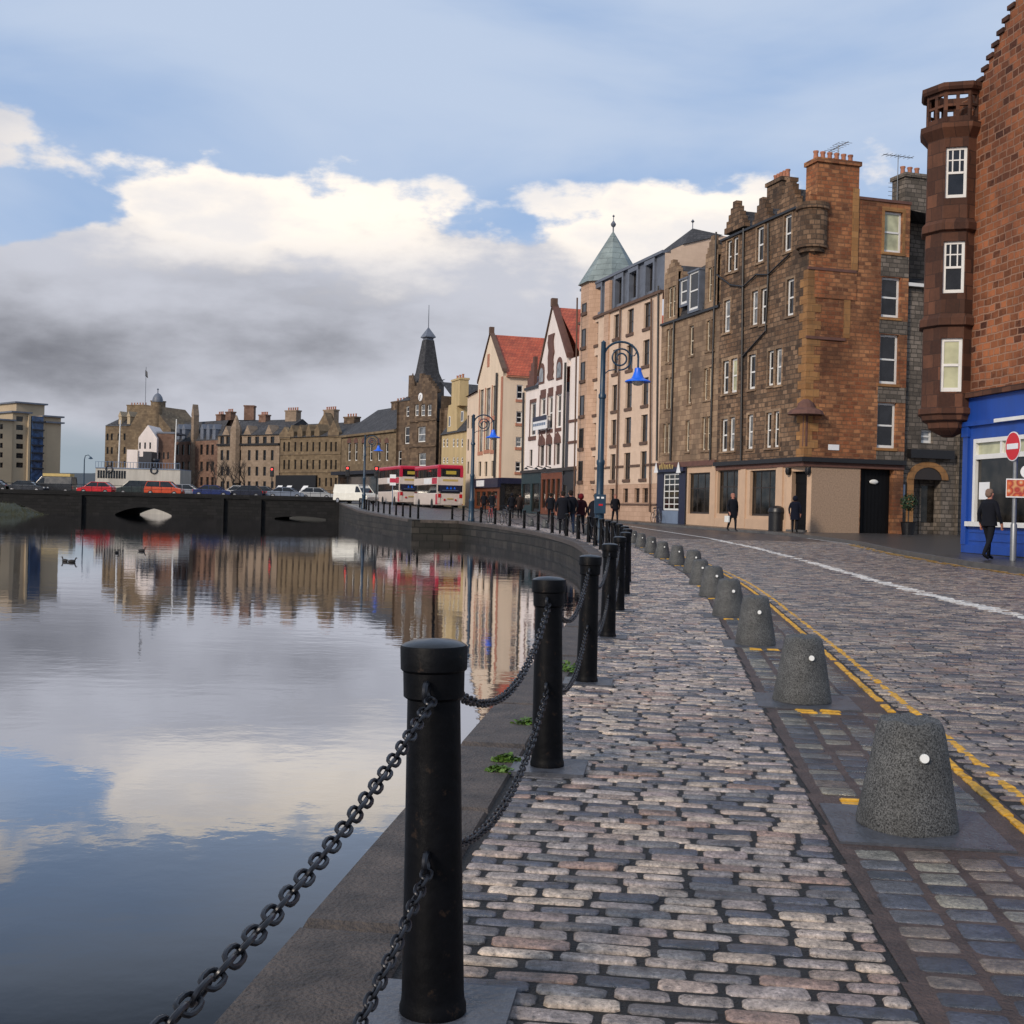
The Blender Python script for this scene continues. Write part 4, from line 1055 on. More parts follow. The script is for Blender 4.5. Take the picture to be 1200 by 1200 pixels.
Cb.wall('base_wall', M['C_stone'], (0,-0.04), (Lc,-0.04), -0.6, zlo, [(*r, 'dark:pane') for r in sm] , rev=0.22)
low = []; lowx = sorted({(r[0], r[1]) for r in rects if r[2] < zsc})
Cb.sills(rects, M['sill'], 0.2, 0.08)
for r in low:     # the row that stands across the string course
    f = Cb.part('window', MB().box(r[0]-0.03,r[0],-0.07,-0.04,r[2],r[3]).box(r[1],r[1]+0.03,-0.07,-0.04,r[2],r[3]), M['dark_frame'])
    MB().quad((r[0],-0.055,r[2]),(r[1],-0.055,r[2]),(r[1],-0.055,r[3]),(r[0],-0.055,r[3])).build('pane', M['pane'], f)
xq = 0.0
for a_, b_ in lowx + [(Lc, Lc)]:
    Cb.part('string_course', MB().box(xq,a_-0.02,-0.08,0.0,zsc-0.07,zsc+0.07), M['sill']); xq = b_+0.02
Cb.part('string_course', MB().box(0,Lc,-0.10,-0.04,Cb.xz(740,591)[1]-0.06,Cb.xz(740,591)[1]+0.06), M['sill'])
Cb.part('eaves_band', MB().box(0,Lc,-0.16,0.1,zcm-0.02,zcm+0.16), M['sill'])
ms = [(697.7,703.6),(721.6,728),(738,745),(757,764)]
mo = []
for a, b in ms: mo.append((Cb.xz(a-0.5,340)[0], Cb.xz(b+0.5,340)[0], zcm+0.45, zct-0.35, 'dark:pane'))
Cb.wall('mansard_front', M['lead'], (0,0.12), (Lc,0.12), zcm+0.16, zct, mo, rev=0.25)
for r in mo: Cb.part('dormer_casing', MB().box(r[0]-0.28,r[0]-0.02,-0.02,0.118,r[2]-0.2,zct-0.03).box(r[1]+0.02,r[1]+0.28,-0.02,0.118,r[2]-0.2,zct-0.03).box(r[0]-0.28,r[1]+0.28,-0.03,0.118,r[3]+0.03,zct-0.02), M['lead'])
Cb.part('mansard_cap', MB().box(0,Lc,-0.08,0.5,zct,zct+0.18), M['lead'])
bx = Cb.xz(713, 340)[0]; Cb.part('stone_pier', MB().box(bx-0.45,bx+0.45,-0.10,0.1,zsc,zct-0.2), M['C_stone'])
Cb.part('flat_roof', MB().box(0.1,Lc-0.05,0.5,11,zct-0.1,zct+0.05), M['lead'])
# tall cream party gable with slate peak above the mansard, near end
zp = Cb.xz(835, 282, 3.0)[1]
pk = Cb.yz(826, 262, Lc)
gy = [Cb.yz(768, 305, Lc)[0], Cb.yz(800, 287, Lc)[0], Cb.yz(846, 278, Lc)[0]]
gz = [zct, Cb.yz(800,287,Lc)[1], Cb.yz(846,276,Lc)[1]]
Cb.part('party_gable', MB().add([(Lc,0.1,-0.5),(Lc,14,-0.5),(Lc,14,gz[2]-1),(Lc,gy[2],gz[2]),(Lc,gy[1],gz[1]),(Lc,0.1,zct)], [(0,1,2,3,4,5)]).add([(Lc-5,14,-0.5),(Lc-5,14,gz[2]-1),(Lc-5,gy[2],gz[2]),(Lc-5,gy[1],gz[1]),(Lc,14,gz[2]-1),(Lc,gy[2],gz[2]),(Lc,gy[1],gz[1]),(Lc,0.1,zct),(Lc-5,0.1,zct)], [(1,4,5,2),(2,5,6,3),(3,6,7,8)]), M['C_wall'])
pm = (Cb.yz(800,287,Lc)[0], Cb.yz(826,262,Lc), Cb.yz(846,277,Lc)[0])
Cb.part('roof_peak', MB().add([(Lc+0.1,pm[0],gz[1]+0.02),(Lc+0.1,pm[2],gz[2]+0.02),(Lc-1.5,(pm[0]+pm[2])/2,pm[1][1]),(Lc-5,pm[0],gz[1]+0.02),(Lc-5,pm[2],gz[2]+0.02)], [(0,1,2),(1,4,2),(4,3,2),(3,0,2)]), M['slate'])
Cb.part('peak_finial', MB().lathe([(0.03,0),(0.03,0.4),(0.12,0.5),(0,0.65)],8,(Lc-1.5,(pm[0]+pm[2])/2,pm[1][1]-0.05)), M['lead'])
# corner tower
tr = 2.25; tcx, tcy = 2.0, 1.7
zt0 = Cb.xz(683, 336)[1]; zt1 = Cb.xz(716, 272, tcy)[1]
def octa(r, z): return [(tcx+r*math.cos(R(22.5+45*i)), tcy+r*math.sin(R(22.5+45*i)), z) for i in range(8)]
mb = MB().add(octa(tr,-0.6)+octa(tr,zt0), [(i,(i+1)%8,8+(i+1)%8,8+i) for i in range(8)]+[tuple(range(8,16))])
Cb.part('corner_tower', mb, M['C_stone'])
mb = MB().add(octa(tr+0.25,zt0-0.05)+[(tcx,tcy,zt1)], [(i,(i+1)%8,8) for i in range(8)]+[tuple(range(7,-1,-1))])
sp_r = Cb.part('pyramid_roof', mb, M['copper'])
Cb.part('roof_finial', MB().lathe([(0.05,-0.1),(0.05,0.25),(0.16,0.35),(0.2,0.5),(0.1,0.65),(0.03,0.75),(0.03,1.0),(0.1,1.08),(0,1.2)],10,(tcx,tcy,zt1)), M['lead'])
for k, cc in ((5, (0.5,)), (4, (0.5,))):     # front-left and front facets carry the stair windows
    a = Vector(octa(tr,0)[k][:2]); b = Vector(octa(tr,0)[(k+1)%8][:2]); L_ = (b-a).length; ang = math.atan2((b-a).y,(b-a).x)
    for z0, z1 in rect_rows + [(zcm+0.6, zct-0.9)] + [grnd]:
        f = Cb.part('window', MB().box(L_/2-0.42,L_/2-0.34,-0.05,0.0,z0,z1-0.4).box(L_/2+0.34,L_/2+0.42,-0.05,0.0,z0,z1-0.4).box(L_/2-0.42,L_/2+0.42,-0.05,0.0,z1-0.4,z1-0.32), M['dark_frame'], a, ang)
        MB().quad((L_/2-0.34,-0.02,z0),(L_/2+0.34,-0.02,z0),(L_/2+0.34,-0.02,z1-0.4),(L_/2-0.34,-0.02,z1-0.4)).build('pane', M['pane'], f)
        Cb.part('window_sill', MB().box(L_/2-0.55,L_/2+0.55,-0.12,0.0,z0-0.22,z0), M['sill'], a, ang)
Cb.pipe([Cb.xz(729,360), Cb.xz(724,600)], 0.06, -0.14, M['sill']); Cb.pipe([Cb.xz(766,350), Cb.xz(764,600)], 0.06, -0.16, M['sill'])
Cb.pipe([Cb.xz(690,350), Cb.xz(686,600)], 0.06, -0.9, M['sill'])

# ================================================================ D: white gabled hotel front
PD0 = fac_at(611.5)[1]
D = Front('white_gabled_building', 'white harled building with tall pointed gable, red pantile side roof and dark shopfronts', 'building', PD0, PC0)
Ld = D.L
xg0 = D.xz(630.5,500)[0]; xg1 = D.xz(663,500)[0]
zl = D.xz(620,455)[1]; zsf = D.xz(640,553)[1]
apx, apz = D.xz(648.5,360); ze0 = D.xz(629,440)[1]; ze1 = D.xz(665,418)[1]
mainops = []; LW = []
for c in ((633,639.5),(642,648),(651.5,658)):
    x0 = D.xz(c[0],490)[0]; x1 = D.xz(c[1],490)[0]
    zz = D.rect((640,465,648,503))[2:]; z3 = D.rect((640,521,648,545))[2:]
    mainops += [(x0-xg0+0.1, x1-xg0-0.1, zz[0], zz[1], 'sash'), (x0-xg0+0.15, x1-xg0-0.15, z3[0], z3[1], 'dark:pane')]; LW.append((x0, x1, zz, z3))
zm_ = min(ze0, ze1)
D.wall('gable_front', M['D_wall'], (xg0,-0.02), (xg1,-0.02), zsf, zm_, mainops, rev=0.2)
for x0, x1, zz, z3 in LW:
    D.part('window_surround', MB().box(x0-0.1,x0+0.09,-0.06,-0.02,zz[0]-2.9,zz[1]+0.3).box(x0+0.09,x1+0.1,-0.07,-0.02,zz[0]-0.3,zz[0]-0.02).box(x0+0.09,x1,-0.06,-0.02,zz[1]+0.02,zz[1]+0.7), M['brown_trim'])
    D.part('window_hood', MB().prism([(x0-0.1,z3[1]+0.02),(x1+0.1,z3[1]+0.02),(x1,z3[1]+0.5),((x0+x1)/2,z3[1]+0.9),(x0,z3[1]+0.5)],-0.12,-0.02), M['brown_trim'])
D.part('gable_head', MB().prism([(xg0,zm_),(xg1,zm_),(xg1,ze1),(apx,apz),(xg0,ze0)], -0.02, 0.35), M['D_wall'])
# attic arched windows and the carved timber strip up the gable
for c in ((632,436,638.5,450),(652.5,429,659.5,445)):
    x0, x1, z0, z1 = D.rect(c)
    ar = [(x0,z0),(x1,z0)] + [((x0+x1)/2+(x1-x0)/2*math.cos(a), z1+(x1-x0)*0.5*math.sin(a)) for a in [math.pi*i/8 for i in range(9)]]
    f = D.part('arched_window', MB().prism(ar,-0.06,-0.021), M['brown_trim']); k = 0.68
    cx_, cz_ = (x0+x1)/2, (z0+z1)/2
    MB().prism([(cx_+(p[0]-cx_)*k, cz_+(p[1]-cz_)*k) for p in ar],-0.085,-0.061).build('pane', M['pane_net'], f)
x0, x1, z0, z1 = D.rect((643.5,392,649.5,445)); q = random.Random(2); poly_l = []; poly_r = []
for i in range(13):
    z = z0+(z1-z0)*i/12; poly_l.append((x0+q.uniform(-0.18,0.14), z)); poly_r.append((x1+q.uniform(-0.14,0.18), z))
D.part('carved_strip', MB().prism([*[(p[0],p[1]) for p in poly_r], *reversed(poly_l)], -0.12, -0.021), M['brown_trim'])
D.part('gable_coping', MB().prism([(apx,apz+0.25),(apx-0.18,apz-0.1),(xg0-0.12,ze0-0.1),(xg0-0.12,ze0+0.25)][::-1],-0.14,0.4), M['sill'])
D.part('gable_coping', MB().prism([(apx,apz+0.28),(xg1+0.25,ze1+0.3),(xg1+0.25,ze1-0.12),(apx+0.18,apz-0.1)][::-1],-0.145,0.4), M['brown_trim'])
D.part('ridge_finial', MB().box(apx-0.2,apx+0.2,-0.18,0.3,apz+0.05,apz+0.7), M['sill'])
D.part('red_roof', MB().add([(apx,0.4,apz),(apx,13,apz),(Ld+0.35,13,ze1-0.9),(Ld+0.35,0.4,ze1-0.9)], [(0,1,2,3)]).add([(apx,0.4,apz-0.1),(apx,13,apz-0.1),(xg0-0.5,13,ze0-0.4),(xg0-0.5,0.4,ze0-0.4)], [(3,2,1,0)]), M['red_tile'])
D.wall('side_annex', M['D_wall'], (xg1,0.25), (Ld+0.3,0.25), zsf-1, ze1-0.15)
for py in (493,518,548): D.part('annex_band', MB().box(xg1+0.02,Ld+0.28,0.17,0.25,D.xz(668,py)[1]-0.1,D.xz(668,py)[1]+0.1), M['brown_trim'])
D.part('party_wall', MB().add([(Ld+0.3,0.25,ze1-0.9),(Ld+0.3,12,ze1-0.9),(Ld+0.3,12,-0.5),(Ld+0.3,0.25,-0.5)],[(3,2,1,0)]), M['D_wall'])
lw = [(*D.rect((620.3,472,626.5,511)), 'sash'), (*D.rect((619,527,622.5,546)), 'dark:pane')]
D.wall('low_front', M['D_wall'], (0,0.1), (xg0,0.1), zsf, zl, lw, rev=0.18)
D.part('window_surround', MB().box(lw[0][0]-0.16,lw[0][0]-0.01,0.05,0.1,lw[0][2],lw[0][3]+0.1).box(lw[0][0]-0.16,lw[0][1]+0.1,0.05,0.1,lw[0][3]+0.01,lw[0][3]+0.3).box(lw[0][0]-0.3,lw[0][1]+0.2,0.02,0.1,lw[0][2]-0.35,lw[0][2]-0.01), M['brown_trim'])
D.part('low_roof', MB().add([(0,0.05,zl),(xg0,0.05,zl),(xg0,2.4,zl+2.9),(1.1,2.4,zl+2.9),(0,8,zl)], [(0,1,2,3),(0,3,4)]), M['lead'])
D.part('crow_step', MB().prism([(-0.1,zl-0.3),(2.1,zl-0.3),(2.1,zl+2.6),(1.65,zl+2.6),(1.65,zl+2.1),(1.2,zl+2.1),(1.2,zl+1.5),(0.75,zl+1.5),(0.75,zl+0.9),(0.3,zl+0.9),(0.3,zl+0.35),(-0.1,zl+0.35)],0.12,0.4), M['brown_trim'])
D.part('eaves', MB().box(0,xg0,-0.08,0.1,zl-0.12,zl+0.08), M['pipe'])
D.part('left_side_wall', MB().quad((0,0.1,-0.5),(0,0.1,zl),(0,12,zl),(0,12,-0.5)), M['D_wall'])
D.pipe([D.xz(613.5,460), D.xz(612,553)], 0.1, 0.0); D.pipe([D.xz(664,425), D.xz(661,556)], 0.09, -0.1)
xt = D.xz(635,575)[0]; xo = D.xz(660,575)[0]
zsb = zsf - 0.5
sf = D.wall('shopfront', M['teal'], (0,-0.12), (xt,-0.12), -0.6, zsf, [(0.35,xt*0.48,0.7,zsb-0.4,'dark:pane_warm'),(xt*0.56,xt-0.3,0.15,zsb-0.4,'dark:pane_warm')], rev=0.15)
oo = [(0.3+i*(xo-xt-0.5)/4, 0.3+(i+0.72)*(xo-xt-0.5)/4, 0.5, zsb-0.1, 'dark:pane_warm') for i in range(4)]
D.wall('shopfront', M['orange_wood'], (xt+0.02,-0.1), (xo,-0.1), -0.6, zsf-0.1, oo, rev=0.15)
D.wall('shopfront', M['black'], (xo+0.02,-0.05), (Ld,-0.05), -0.6, zsf, [(0.15,0.9,0.1,zsb-0.6,'dark:pane')], rev=0.12)
D.part('fascia', MB().box(0,Ld,-0.25,-0.13,zsf-0.02,zsf+0.22), M['dark_frame'])
for px in (624,636,646): 
    x, z = D.xz(px, 549.5); D.part('wall_lamp', MB().tube([(x,0,z+0.1),(x,-0.5,z+0.2)],0.04,6).lathe([(0.05,0.12),(0.22,-0.05),(0,-0.05)],8,(x,-0.55,z)), M['black'])
# for-let board between the upper windows
x0, x1, z0, z1 = D.rect((631.3,488.5,647.4,503.5))
bd = tag(MB().box(x0,x1,-0.5,-0.42,z0,z1).build('banner_board', M['white_sign']), 'blue and white banner board hung between windows of the white gabled building', 'sign')
bd.location = D.root.location; bd.rotation_euler = D.root.rotation_euler
def on(o_, mb, nm, mat): return mb.build(nm, mat, o_)
on(bd, MB().box(x0-0.02,x1+0.02,-0.54,-0.51,z0+(z1-z0)*0.68,z1+0.02), 'top_band', M['navy'])
mb = MB()
for i in range(7): mb.box(x0+0.15+i*(x1-x0-0.3)/7, x0+0.15+(i+0.7)*(x1-x0-0.3)/7, -0.53,-0.505, z0+(z1-z0)*0.3, z0+(z1-z0)*0.5)
on(bd, mb, 'lettering', M['greyblue'])
on(bd, MB().tube([(x0+0.3,-0.45,z1-0.1),(x0+0.3,0.0,z1-0.1)],0.03,6), 'bracket', M['black']); on(bd, MB().tube([(x1-0.3,-0.45,z1-0.1),(x1-0.3,0.0,z1-0.1)],0.03,6), 'bracket', M['black'])

# ================================================================ E: cream gabled block with red roof, side on to us
PE1 = fac_at(585.5)[1]; PE0 = fac_at(556.5)[1]
E = Front('cream_gabled_block', 'cream harled block with red pantile roof, pointed street gable and plain side wall', 'building', PE0, PE1)
Le = E.L
apx, apz = E.xz(575, 392); el0 = E.xz(560,450)[1]; el1 = E.xz(586,437)[1]; zs = E.xz(570,561)[1]
zlow = min(el0, el1)
ops = []
for c in ((561.8,457,566,529),(568.8,455,574,527),(576.6,452,581.5,527)): 
    r = E.rect(c); ops.append((*r, 'dark:pane_net'))
for c in ((560.5,541,563.8,558),(567.5,541,571,558),(575.5,540,579,558)): ops.append((*E.rect(c), 'dark:pane'))
E.wall('gable_front', M['E_wall'], (0,0), (Le,0), zs, zlow, ops, rev=0.2)
for o in ops[:3]: E.part('window_margin', MB().box(o[0]-0.22,o[0]-0.005,-0.04,0.02,o[2]-0.1,o[3]+0.1).box(o[0]-0.22,o[1]+0.22,-0.06,0.02,o[2]-0.35,o[2]-0.01).box(o[0],o[1],0.02,0.1,(o[2]+o[3])/2-0.2,(o[2]+o[3])/2+0.2), M['pink_trim'])
E.part('gable_head', MB().prism([(0,zlow),(Le,zlow),(Le,el1),(apx,apz),(0,el0)], 0.0, 0.3), M['E_wall'])
x0, x1, z0, z1 = E.rect((571.3,415,573.8,430)); E.part('attic_slot', MB().box(x0,x1,-0.03,0.0,z0,z1), M['pink_trim'])
E.part('gable_coping', MB().prism([(apx,apz+0.3),(apx-0.2,apz),(-0.1,el0),(-0.1,el0+0.3)][::-1],-0.1,0.32), M['sill'])
E.part('gable_coping', MB().prism([(apx,apz+0.3),(Le+0.15,el1+0.3),(Le+0.15,el1),(apx+0.2,apz)][::-1],-0.104,0.32), M['sill'])
E.part('ridge_finial', MB().box(apx-0.2,apx+0.2,-0.12,0.3,apz+0.1,apz+0.7), M['sill'])
Dp = 16
sr = [(*E.rect_y(r, Le), 'sash') for r in ((605.5,451,613,468),(605,482,612,496),(604.5,512,611.5,524),(604,541,610.5,553))]
E.wall('side_wall', M['E_wall'], (Le,0), (Le,Dp), zs-0.5, el1, sr, rev=0.15)
E.sills([r[:4] for r in sr], M['pink_trim'], 0.25, 0.08, (Le,0), R(90))
E.part('roof', MB().add([(apx,0.3,apz),(apx,Dp,apz),(Le+0.35,Dp,el1-0.3),(Le+0.35,0.3,el1-0.3),(-0.3,0.3,el0-0.3),(-0.3,Dp,el0-0.3)], [(0,3,2,1),(0,1,5,4)]), M['red_tile'])
E.part('corner_strip', MB().box(Le-0.55,Le+0.012,-0.03,0.02,zs,el1-0.4), M['pink_trim']); E.pipe([E.xz(584,437), E.xz(581,560)], 0.1, -0.16)
E.part('eaves', MB().box(Le,Le+0.3,0.3,Dp,el1-0.45,el1-0.3), M['pink_trim'])
so_ = [(0.4+i*(Le-0.8)/4, 0.4+(i+0.8)*(Le-0.8)/4, 0.3, zs-1.2, 'dark:pane_warm') for i in range(4)]
E.wall('shopfront', M['orange_wood'], (0,-0.06), (Le,-0.06), -0.6, zs-0.85, so_, rev=0.15)
E.part('shop_fascia', MB().box(-0.1,Le+0.1,-0.3,0.0,zs-0.85,zs), M['navy'])
a, b = E.xz(562,564)[0], E.xz(571,564)[0]; E.part('fascia_panel', MB().box(a,b,-0.33,-0.3,zs-0.72,zs-0.15), M['white_sign'])
E.wall('side_shop', M['black'], (Le+0.05,0), (Le+0.05,Dp), -0.6, zs-0.5, [(0.4,2.2,0.5,2.6,'dark:pane_warm')], rev=0.12)
E.part('side_fascia', MB().box(Le+0.05,Le+0.3,0.0,Dp,zs-0.5,zs+0.02), M['navy'])

# ================================================================ N: red stone corner house with the blue shop
nd = (math.sin(R(-9)), math.cos(R(-9)))                       # direction of the street here
NP = Vector((13.35, 37.6)); NQ = NP - Vector(nd)*15
N = Front('blue_shop_house', 'red-brown stone house with crow-stepped gable, round corner oriel and bright blue shop below', 'corner building', NP, NQ)
zbl = N.xz(1165, 461)[1]; zgt = N.xz(1146, 108)[1]
x3 = N.xz(1134, 300)[0]
N.wall('gable_wall', M['N_stone'], (0,0), (N.L,0), zbl, zgt, [])
# crow steps
mb = MB(); pts_ = [(1147,104),(1152.5,90),(1158.5,74),(1165,58),(1172,43),(1178,30),(1184,16),(1190,3)]
poly = [(0.0, zgt)]; px_prev = None
sx, sz = [], []
for px, py in pts_: x, z = N.xz(px, py); sx.append(x); sz.append(z)
stepw = (sx[-1]-sx[0])/(len(sx)-1); steph = (sz[-1]-sz[0])/(len(sz)-1)
xx, zz = sx[0], zgt; prof = [(0.0, zgt), (xx, zgt)]
n_st = int((N.L/2 - sx[0])/stepw)
up = []
for i in range(n_st):
    zz += steph; up.append((xx, zz)); xx += stepw; up.append((xx, zz))
mirror = [(N.L - p[0], p[1]) for p in reversed(up)]
outline = [(sx[0], zgt)] + up + mirror + [(N.L - sx[0], zgt)]
N.part('crow_step_gable', MB().prism([(p[0], p[1]) for p in outline][::-1], 0.0, 0.5), M['N_stone'])
N.part('roof', MB().prism([(sx[0]+0.3,zgt-0.2),(N.L-sx[0]-0.3,zgt-0.2),(N.L/2,zz-0.6)], 0.5, 12), M['slate'])
mb = MB(); xx, zz2 = sx[0], zgt
for i in range(n_st):
    zz2 += steph; mb.box(xx-0.07, xx+stepw+0.02, -0.06, 0.56, zz2-0.02, zz2+0.11); xx += stepw
N.part('step_caps', mb, M['N_dressed'])
N.part('far_side_wall', MB().quad((0,0,zbl),(0,0,zgt),(0,12,zgt),(0,12,zbl)), M['N_stone'])
# blue shop
wr = N.rect((1141.5,512,1203,612))
x_w1 = wr[0] + 2.9
N.wall('shop_front', M['blue'], (0.9,-0.05), (N.L,-0.05), -0.6, zbl, [(wr[0]-0.9, x_w1-0.9, wr[2], wr[3], 'none', 0.18)], rev=0.18)
N.wall('shop_corner', M['blue'], (-0.45,0.95), (0.9,-0.05), -0.6, zbl-0.2, [])
N.part('shop_side', MB().quad((-0.45,12,-0.6),(-0.45,0.95,-0.6),(-0.45,0.95,zbl-0.2),(-0.45,12,zbl-0.2)), M['blue'])
x0, x1, z0, z1 = wr[0], x_w1, wr[2], wr[3]; y = -0.05
zt = z1 - (z1-z0)*0.22
f = N.part('shop_window', MB().box(x0,x0+0.13,y,y+0.14,z0,z1).box(x1-0.13,x1,y,y+0.14,z0,z1).box(x0+0.13,x1-0.13,y,y+0.14,z1-0.12,z1).box(x0+0.13,x1-0.13,y,y+0.14,zt-0.07,zt+0.07).box((x0+x1)/2-0.05,(x0+x1)/2+0.05,y+0.02,y+0.14,zt+0.07,z1-0.12).box(x0-0.15,x1+0.15,y-0.14,y+0.14,z0-0.14,z0), M['white_frame'])
MB().quad((x0+0.1,y+0.1,z0),(x1-0.1,y+0.1,z0),(x1-0.1,y+0.1,zt),(x0+0.1,y+0.1,zt)).build('pane', M['pane_warm'], f)
MB().quad((x0+0.1,y+0.1,zt),(x1-0.1,y+0.1,zt),(x1-0.1,y+0.1,z1-0.05),(x0+0.1,y+0.1,z1-0.05)).build('fanlight', M['pane_blind'], f)
MB().box(x0+0.25,x0+0.8,y+0.07,y+0.09,z0+0.65,z0+1.15).build('window_notice', M['white_sign'], f)
N.part('shop_cornice', MB().box(0.95,N.L,-0.16,-0.05,N.xz(1165,497)[1],N.xz(1165,497)[1]+0.14), M['blue'])
N.part('shop_cornice', MB().box(0.9,N.L,-0.22,0.02,zbl-0.04,zbl+0.12), M['N_dressed'])
N.part('stall_riser', MB().box(0.95,N.L,-0.09,-0.05,-0.5,0.3), M['blue'])
zc_n = N.xz(1165,497)[1]
for a_, b_ in ((0.95, 1.22), (x_w1+0.35, x_w1+0.65), (N.L-0.4, N.L-0.1)): N.part('pilaster', MB().box(a_,b_,-0.11,-0.051,0.3,zc_n-0.01).box(a_-0.05,b_+0.05,-0.14,-0.051,zc_n-0.3,zc_n-0.012), M['blue'])
N.part('fascia_strip', MB().box(N.xz(1172,498)[0],N.xz(1172,498)[0]+3.0,-0.2,-0.165,zc_n+0.02,zc_n+0.12), M['white_frame'])
N.part('panel_moulding', MB().box(1.35,x_w1+0.25,-0.075,-0.051,0.42,0.46).box(1.35,x_w1+0.25,-0.075,-0.051,wr[2]-0.32,wr[2]-0.28), M['blue'])
N.part('worn_plinth', MB().box(0.95,N.L,-0.105,-0.091,-0.5,0.06), M['pipe'])
# corner oriel: an eight-sided bay on a corbel, window facing the river
tx, ty, trr = 0.36, -0.27, 0.86
face = math.atan2(-1.0, -0.30)                                # towards the viewer, in the world
la = face - math.atan2(N.d.y, N.d.x)
seg = [la - math.pi/8 + math.pi/4*i for i in range(8)]
def ring(r, z): return [(tx+r*math.cos(a), ty+r*math.sin(a), z) for a in seg]
def stack(levels):
    mb = MB(); 
    for r, z in levels: mb.v += ring(r, z); mb.c += [(1,1,1)]*8
    for k in range(len(levels)-1):
        for i in range(8): mb.f.append([k*8+i, k*8+(i+1)%8, (k+1)*8+(i+1)%8, (k+1)*8+i]); mb.sm.append(False)
    return mb
zz_ = lambda py: at(1108, py, 37.0).z - N.z
N.part('oriel_corbel', stack([(0.15,zz_(512)),(0.5,zz_(505)),(0.62,zz_(502)),(0.66,zz_(496)),(0.82,zz_(493)),(0.86,zz_(488)),(0.95,zz_(486)),(0.95,zz_(480)),(0.85,zz_(478))]), M['N_dressed'])
wins = [(178,237),(287,347),(399,461)]
fa = Vector(ring(trr,0)[0][:2]); fb = Vector(ring(trr,0)[1][:2]); fl_ = (fb-fa).length; fang = math.atan2((fb-fa).y,(fb-fa).x)
ops = [(fl_*0.5-0.3, fl_*0.5+0.3, zz_(b), zz_(a), 'sash6' if i != 2 else 'sash:pane_blind') for i, (a, b) in enumerate(wins)]
zo0, zo1 = zz_(480), zz_(157)
N.wall('oriel_front', M['N_dressed'], fa, fb, zo0, zo1, ops, rev=0.14)
mb = MB()
for i in range(1, 8):
    a = ring(trr,0)[i]; b = ring(trr,0)[(i+1)%8]; mb.quad((a[0],a[1],zo0),(b[0],b[1],zo0),(b[0],b[1],zo1),(a[0],a[1],zo1))
N.part('oriel_sides', mb, M['N_dressed'])
for py in (268, 378): N.part('oriel_band', stack([(trr,zz_(py+8)),(trr+0.12,zz_(py+6)),(trr+0.12,zz_(py-2)),(trr+0.04,zz_(py-5)),(trr,zz_(py-7))]), M['N_dressed'])
N.part('oriel_cornice', stack([(trr,zo1-0.25),(trr+0.22,zo1),(trr+0.24,zo1+0.16),(trr+0.05,zo1+0.2),(0.1,zo1+0.21)]), M['N_dressed'])
# pierced parapet round the top of the oriel
zp0, zp1 = zo1+0.2, zz_(113); pr = trr+0.06
mb = MB()
for i in range(8):
    a = Vector(ring(pr,0)[i][:2]); b = Vector(ring(pr,0)[(i+1)%8][:2]); L_ = (b-a).length; ang = math.atan2((b-a).y,(b-a).x); Mx = Matrix.Translation((a.x,a.y,0)) @ Matrix.Rotation(ang,4,'Z')
    if i not in (9,):
        hgt = zp1-zp0
        mb.box(0,0.07,0,0.1,zp0,zp1,Mx); mb.box(L_-0.07,L_,0.001,0.1,zp0,zp1,Mx); mb.box(L_/2-0.05,L_/2+0.05,0.002,0.1,zp0,zp1,Mx)
        mb.box(0.07,L_-0.07,0.005,0.095,zp0,zp0+0.16,Mx); mb.box(0.07,L_-0.07,0.006,0.094,zp0+hgt*0.5,zp0+hgt*0.58,Mx); mb.box(0.07,L_-0.07,0.005,0.095,zp1-0.12,zp1,Mx)
    else: mb.box(0,L_,0,0.2,zp0,zp1,Mx)
N.part('oriel_parapet', mb, M['N_dressed'])
N.part('parapet_coping', stack([(pr-0.25,zp1),(pr+0.1,zp1),(pr+0.16,zp1+0.08),(pr+0.16,zp1+0.2),(pr-0.25,zp1+0.22),(pr-0.25,zp1)]), M['N_dressed'])

# ================================================================ O: narrow grey house between, with an arched doorway
OA = Vector(K0) + A.n*(y62+0.02) ; OB = OA + A.n*9.0
O = Front('grey_arched_house', 'narrow dark grey stone house with arched doorway squeezed beside the orange gable', 'house', OA, OB, A.z)
zo = O.xz(1070, 334)[1]
ar0, ar1 = O.xz(1073,590)[0], O.xz(1106,590)[0]; zsp = O.xz(1090,562)[1]
up_w = (*O.rect((1083,503,1097,519)), 'sash')
O.wall('wall', M['O_stone'], (0,0.25), (9,0.25), -0.6, zo, [(ar0,ar1,-0.55,zsp,'none',0.7), up_w], rev=0.25)
# arch head
xm, rr_ = (ar0+ar1)/2, (ar1-ar0)/2
mb = MB()
for i in range(10):
    a0, a1 = math.pi*i/10, math.pi*(i+1)/10
    P = lambda a, r: (xm+r*math.cos(a), zsp+r*0.75*math.sin(a))
    p = [P(a0,rr_), P(a0,rr_+0.38), P(a1,rr_+0.38), P(a1,rr_)]
    mb.prism(p, -0.03+0.25-0.06, 0.3)
O.part('arch_stones', mb, M['quoin'])
O.part('arch_panel', MB().prism([(xm+rr_*math.cos(math.pi*i/12), zsp+rr_*0.75*math.sin(math.pi*i/12)) for i in range(13)], 0.2, 0.244), M['dark_frame'])
O.part('jamb', MB().box(ar0-0.38,ar0,0.19,0.3,-0.5,zsp), M['quoin'])
dr = O.part('door', MB().box(ar0,ar1,0.85,0.93,-0.5,zsp).box(xm-0.05,xm+0.05,0.8,0.85,-0.2,zsp-0.1), M['O_stone'])
MB().quad((xm-0.1,0.82,0.6),(xm+0.9,0.82,0.6),(xm+0.9,0.82,zsp-0.3),(xm-0.1,0.82,zsp-0.3)).build('door_glass', M['pane_warm'], dr)
O.part('roof', MB().add([(-0.1,0.1,zo),(9,0.1,zo),(9,4,zo+2.2),(-0.1,4,zo+1.4)],[(0,1,2,3)]), M['slate'])
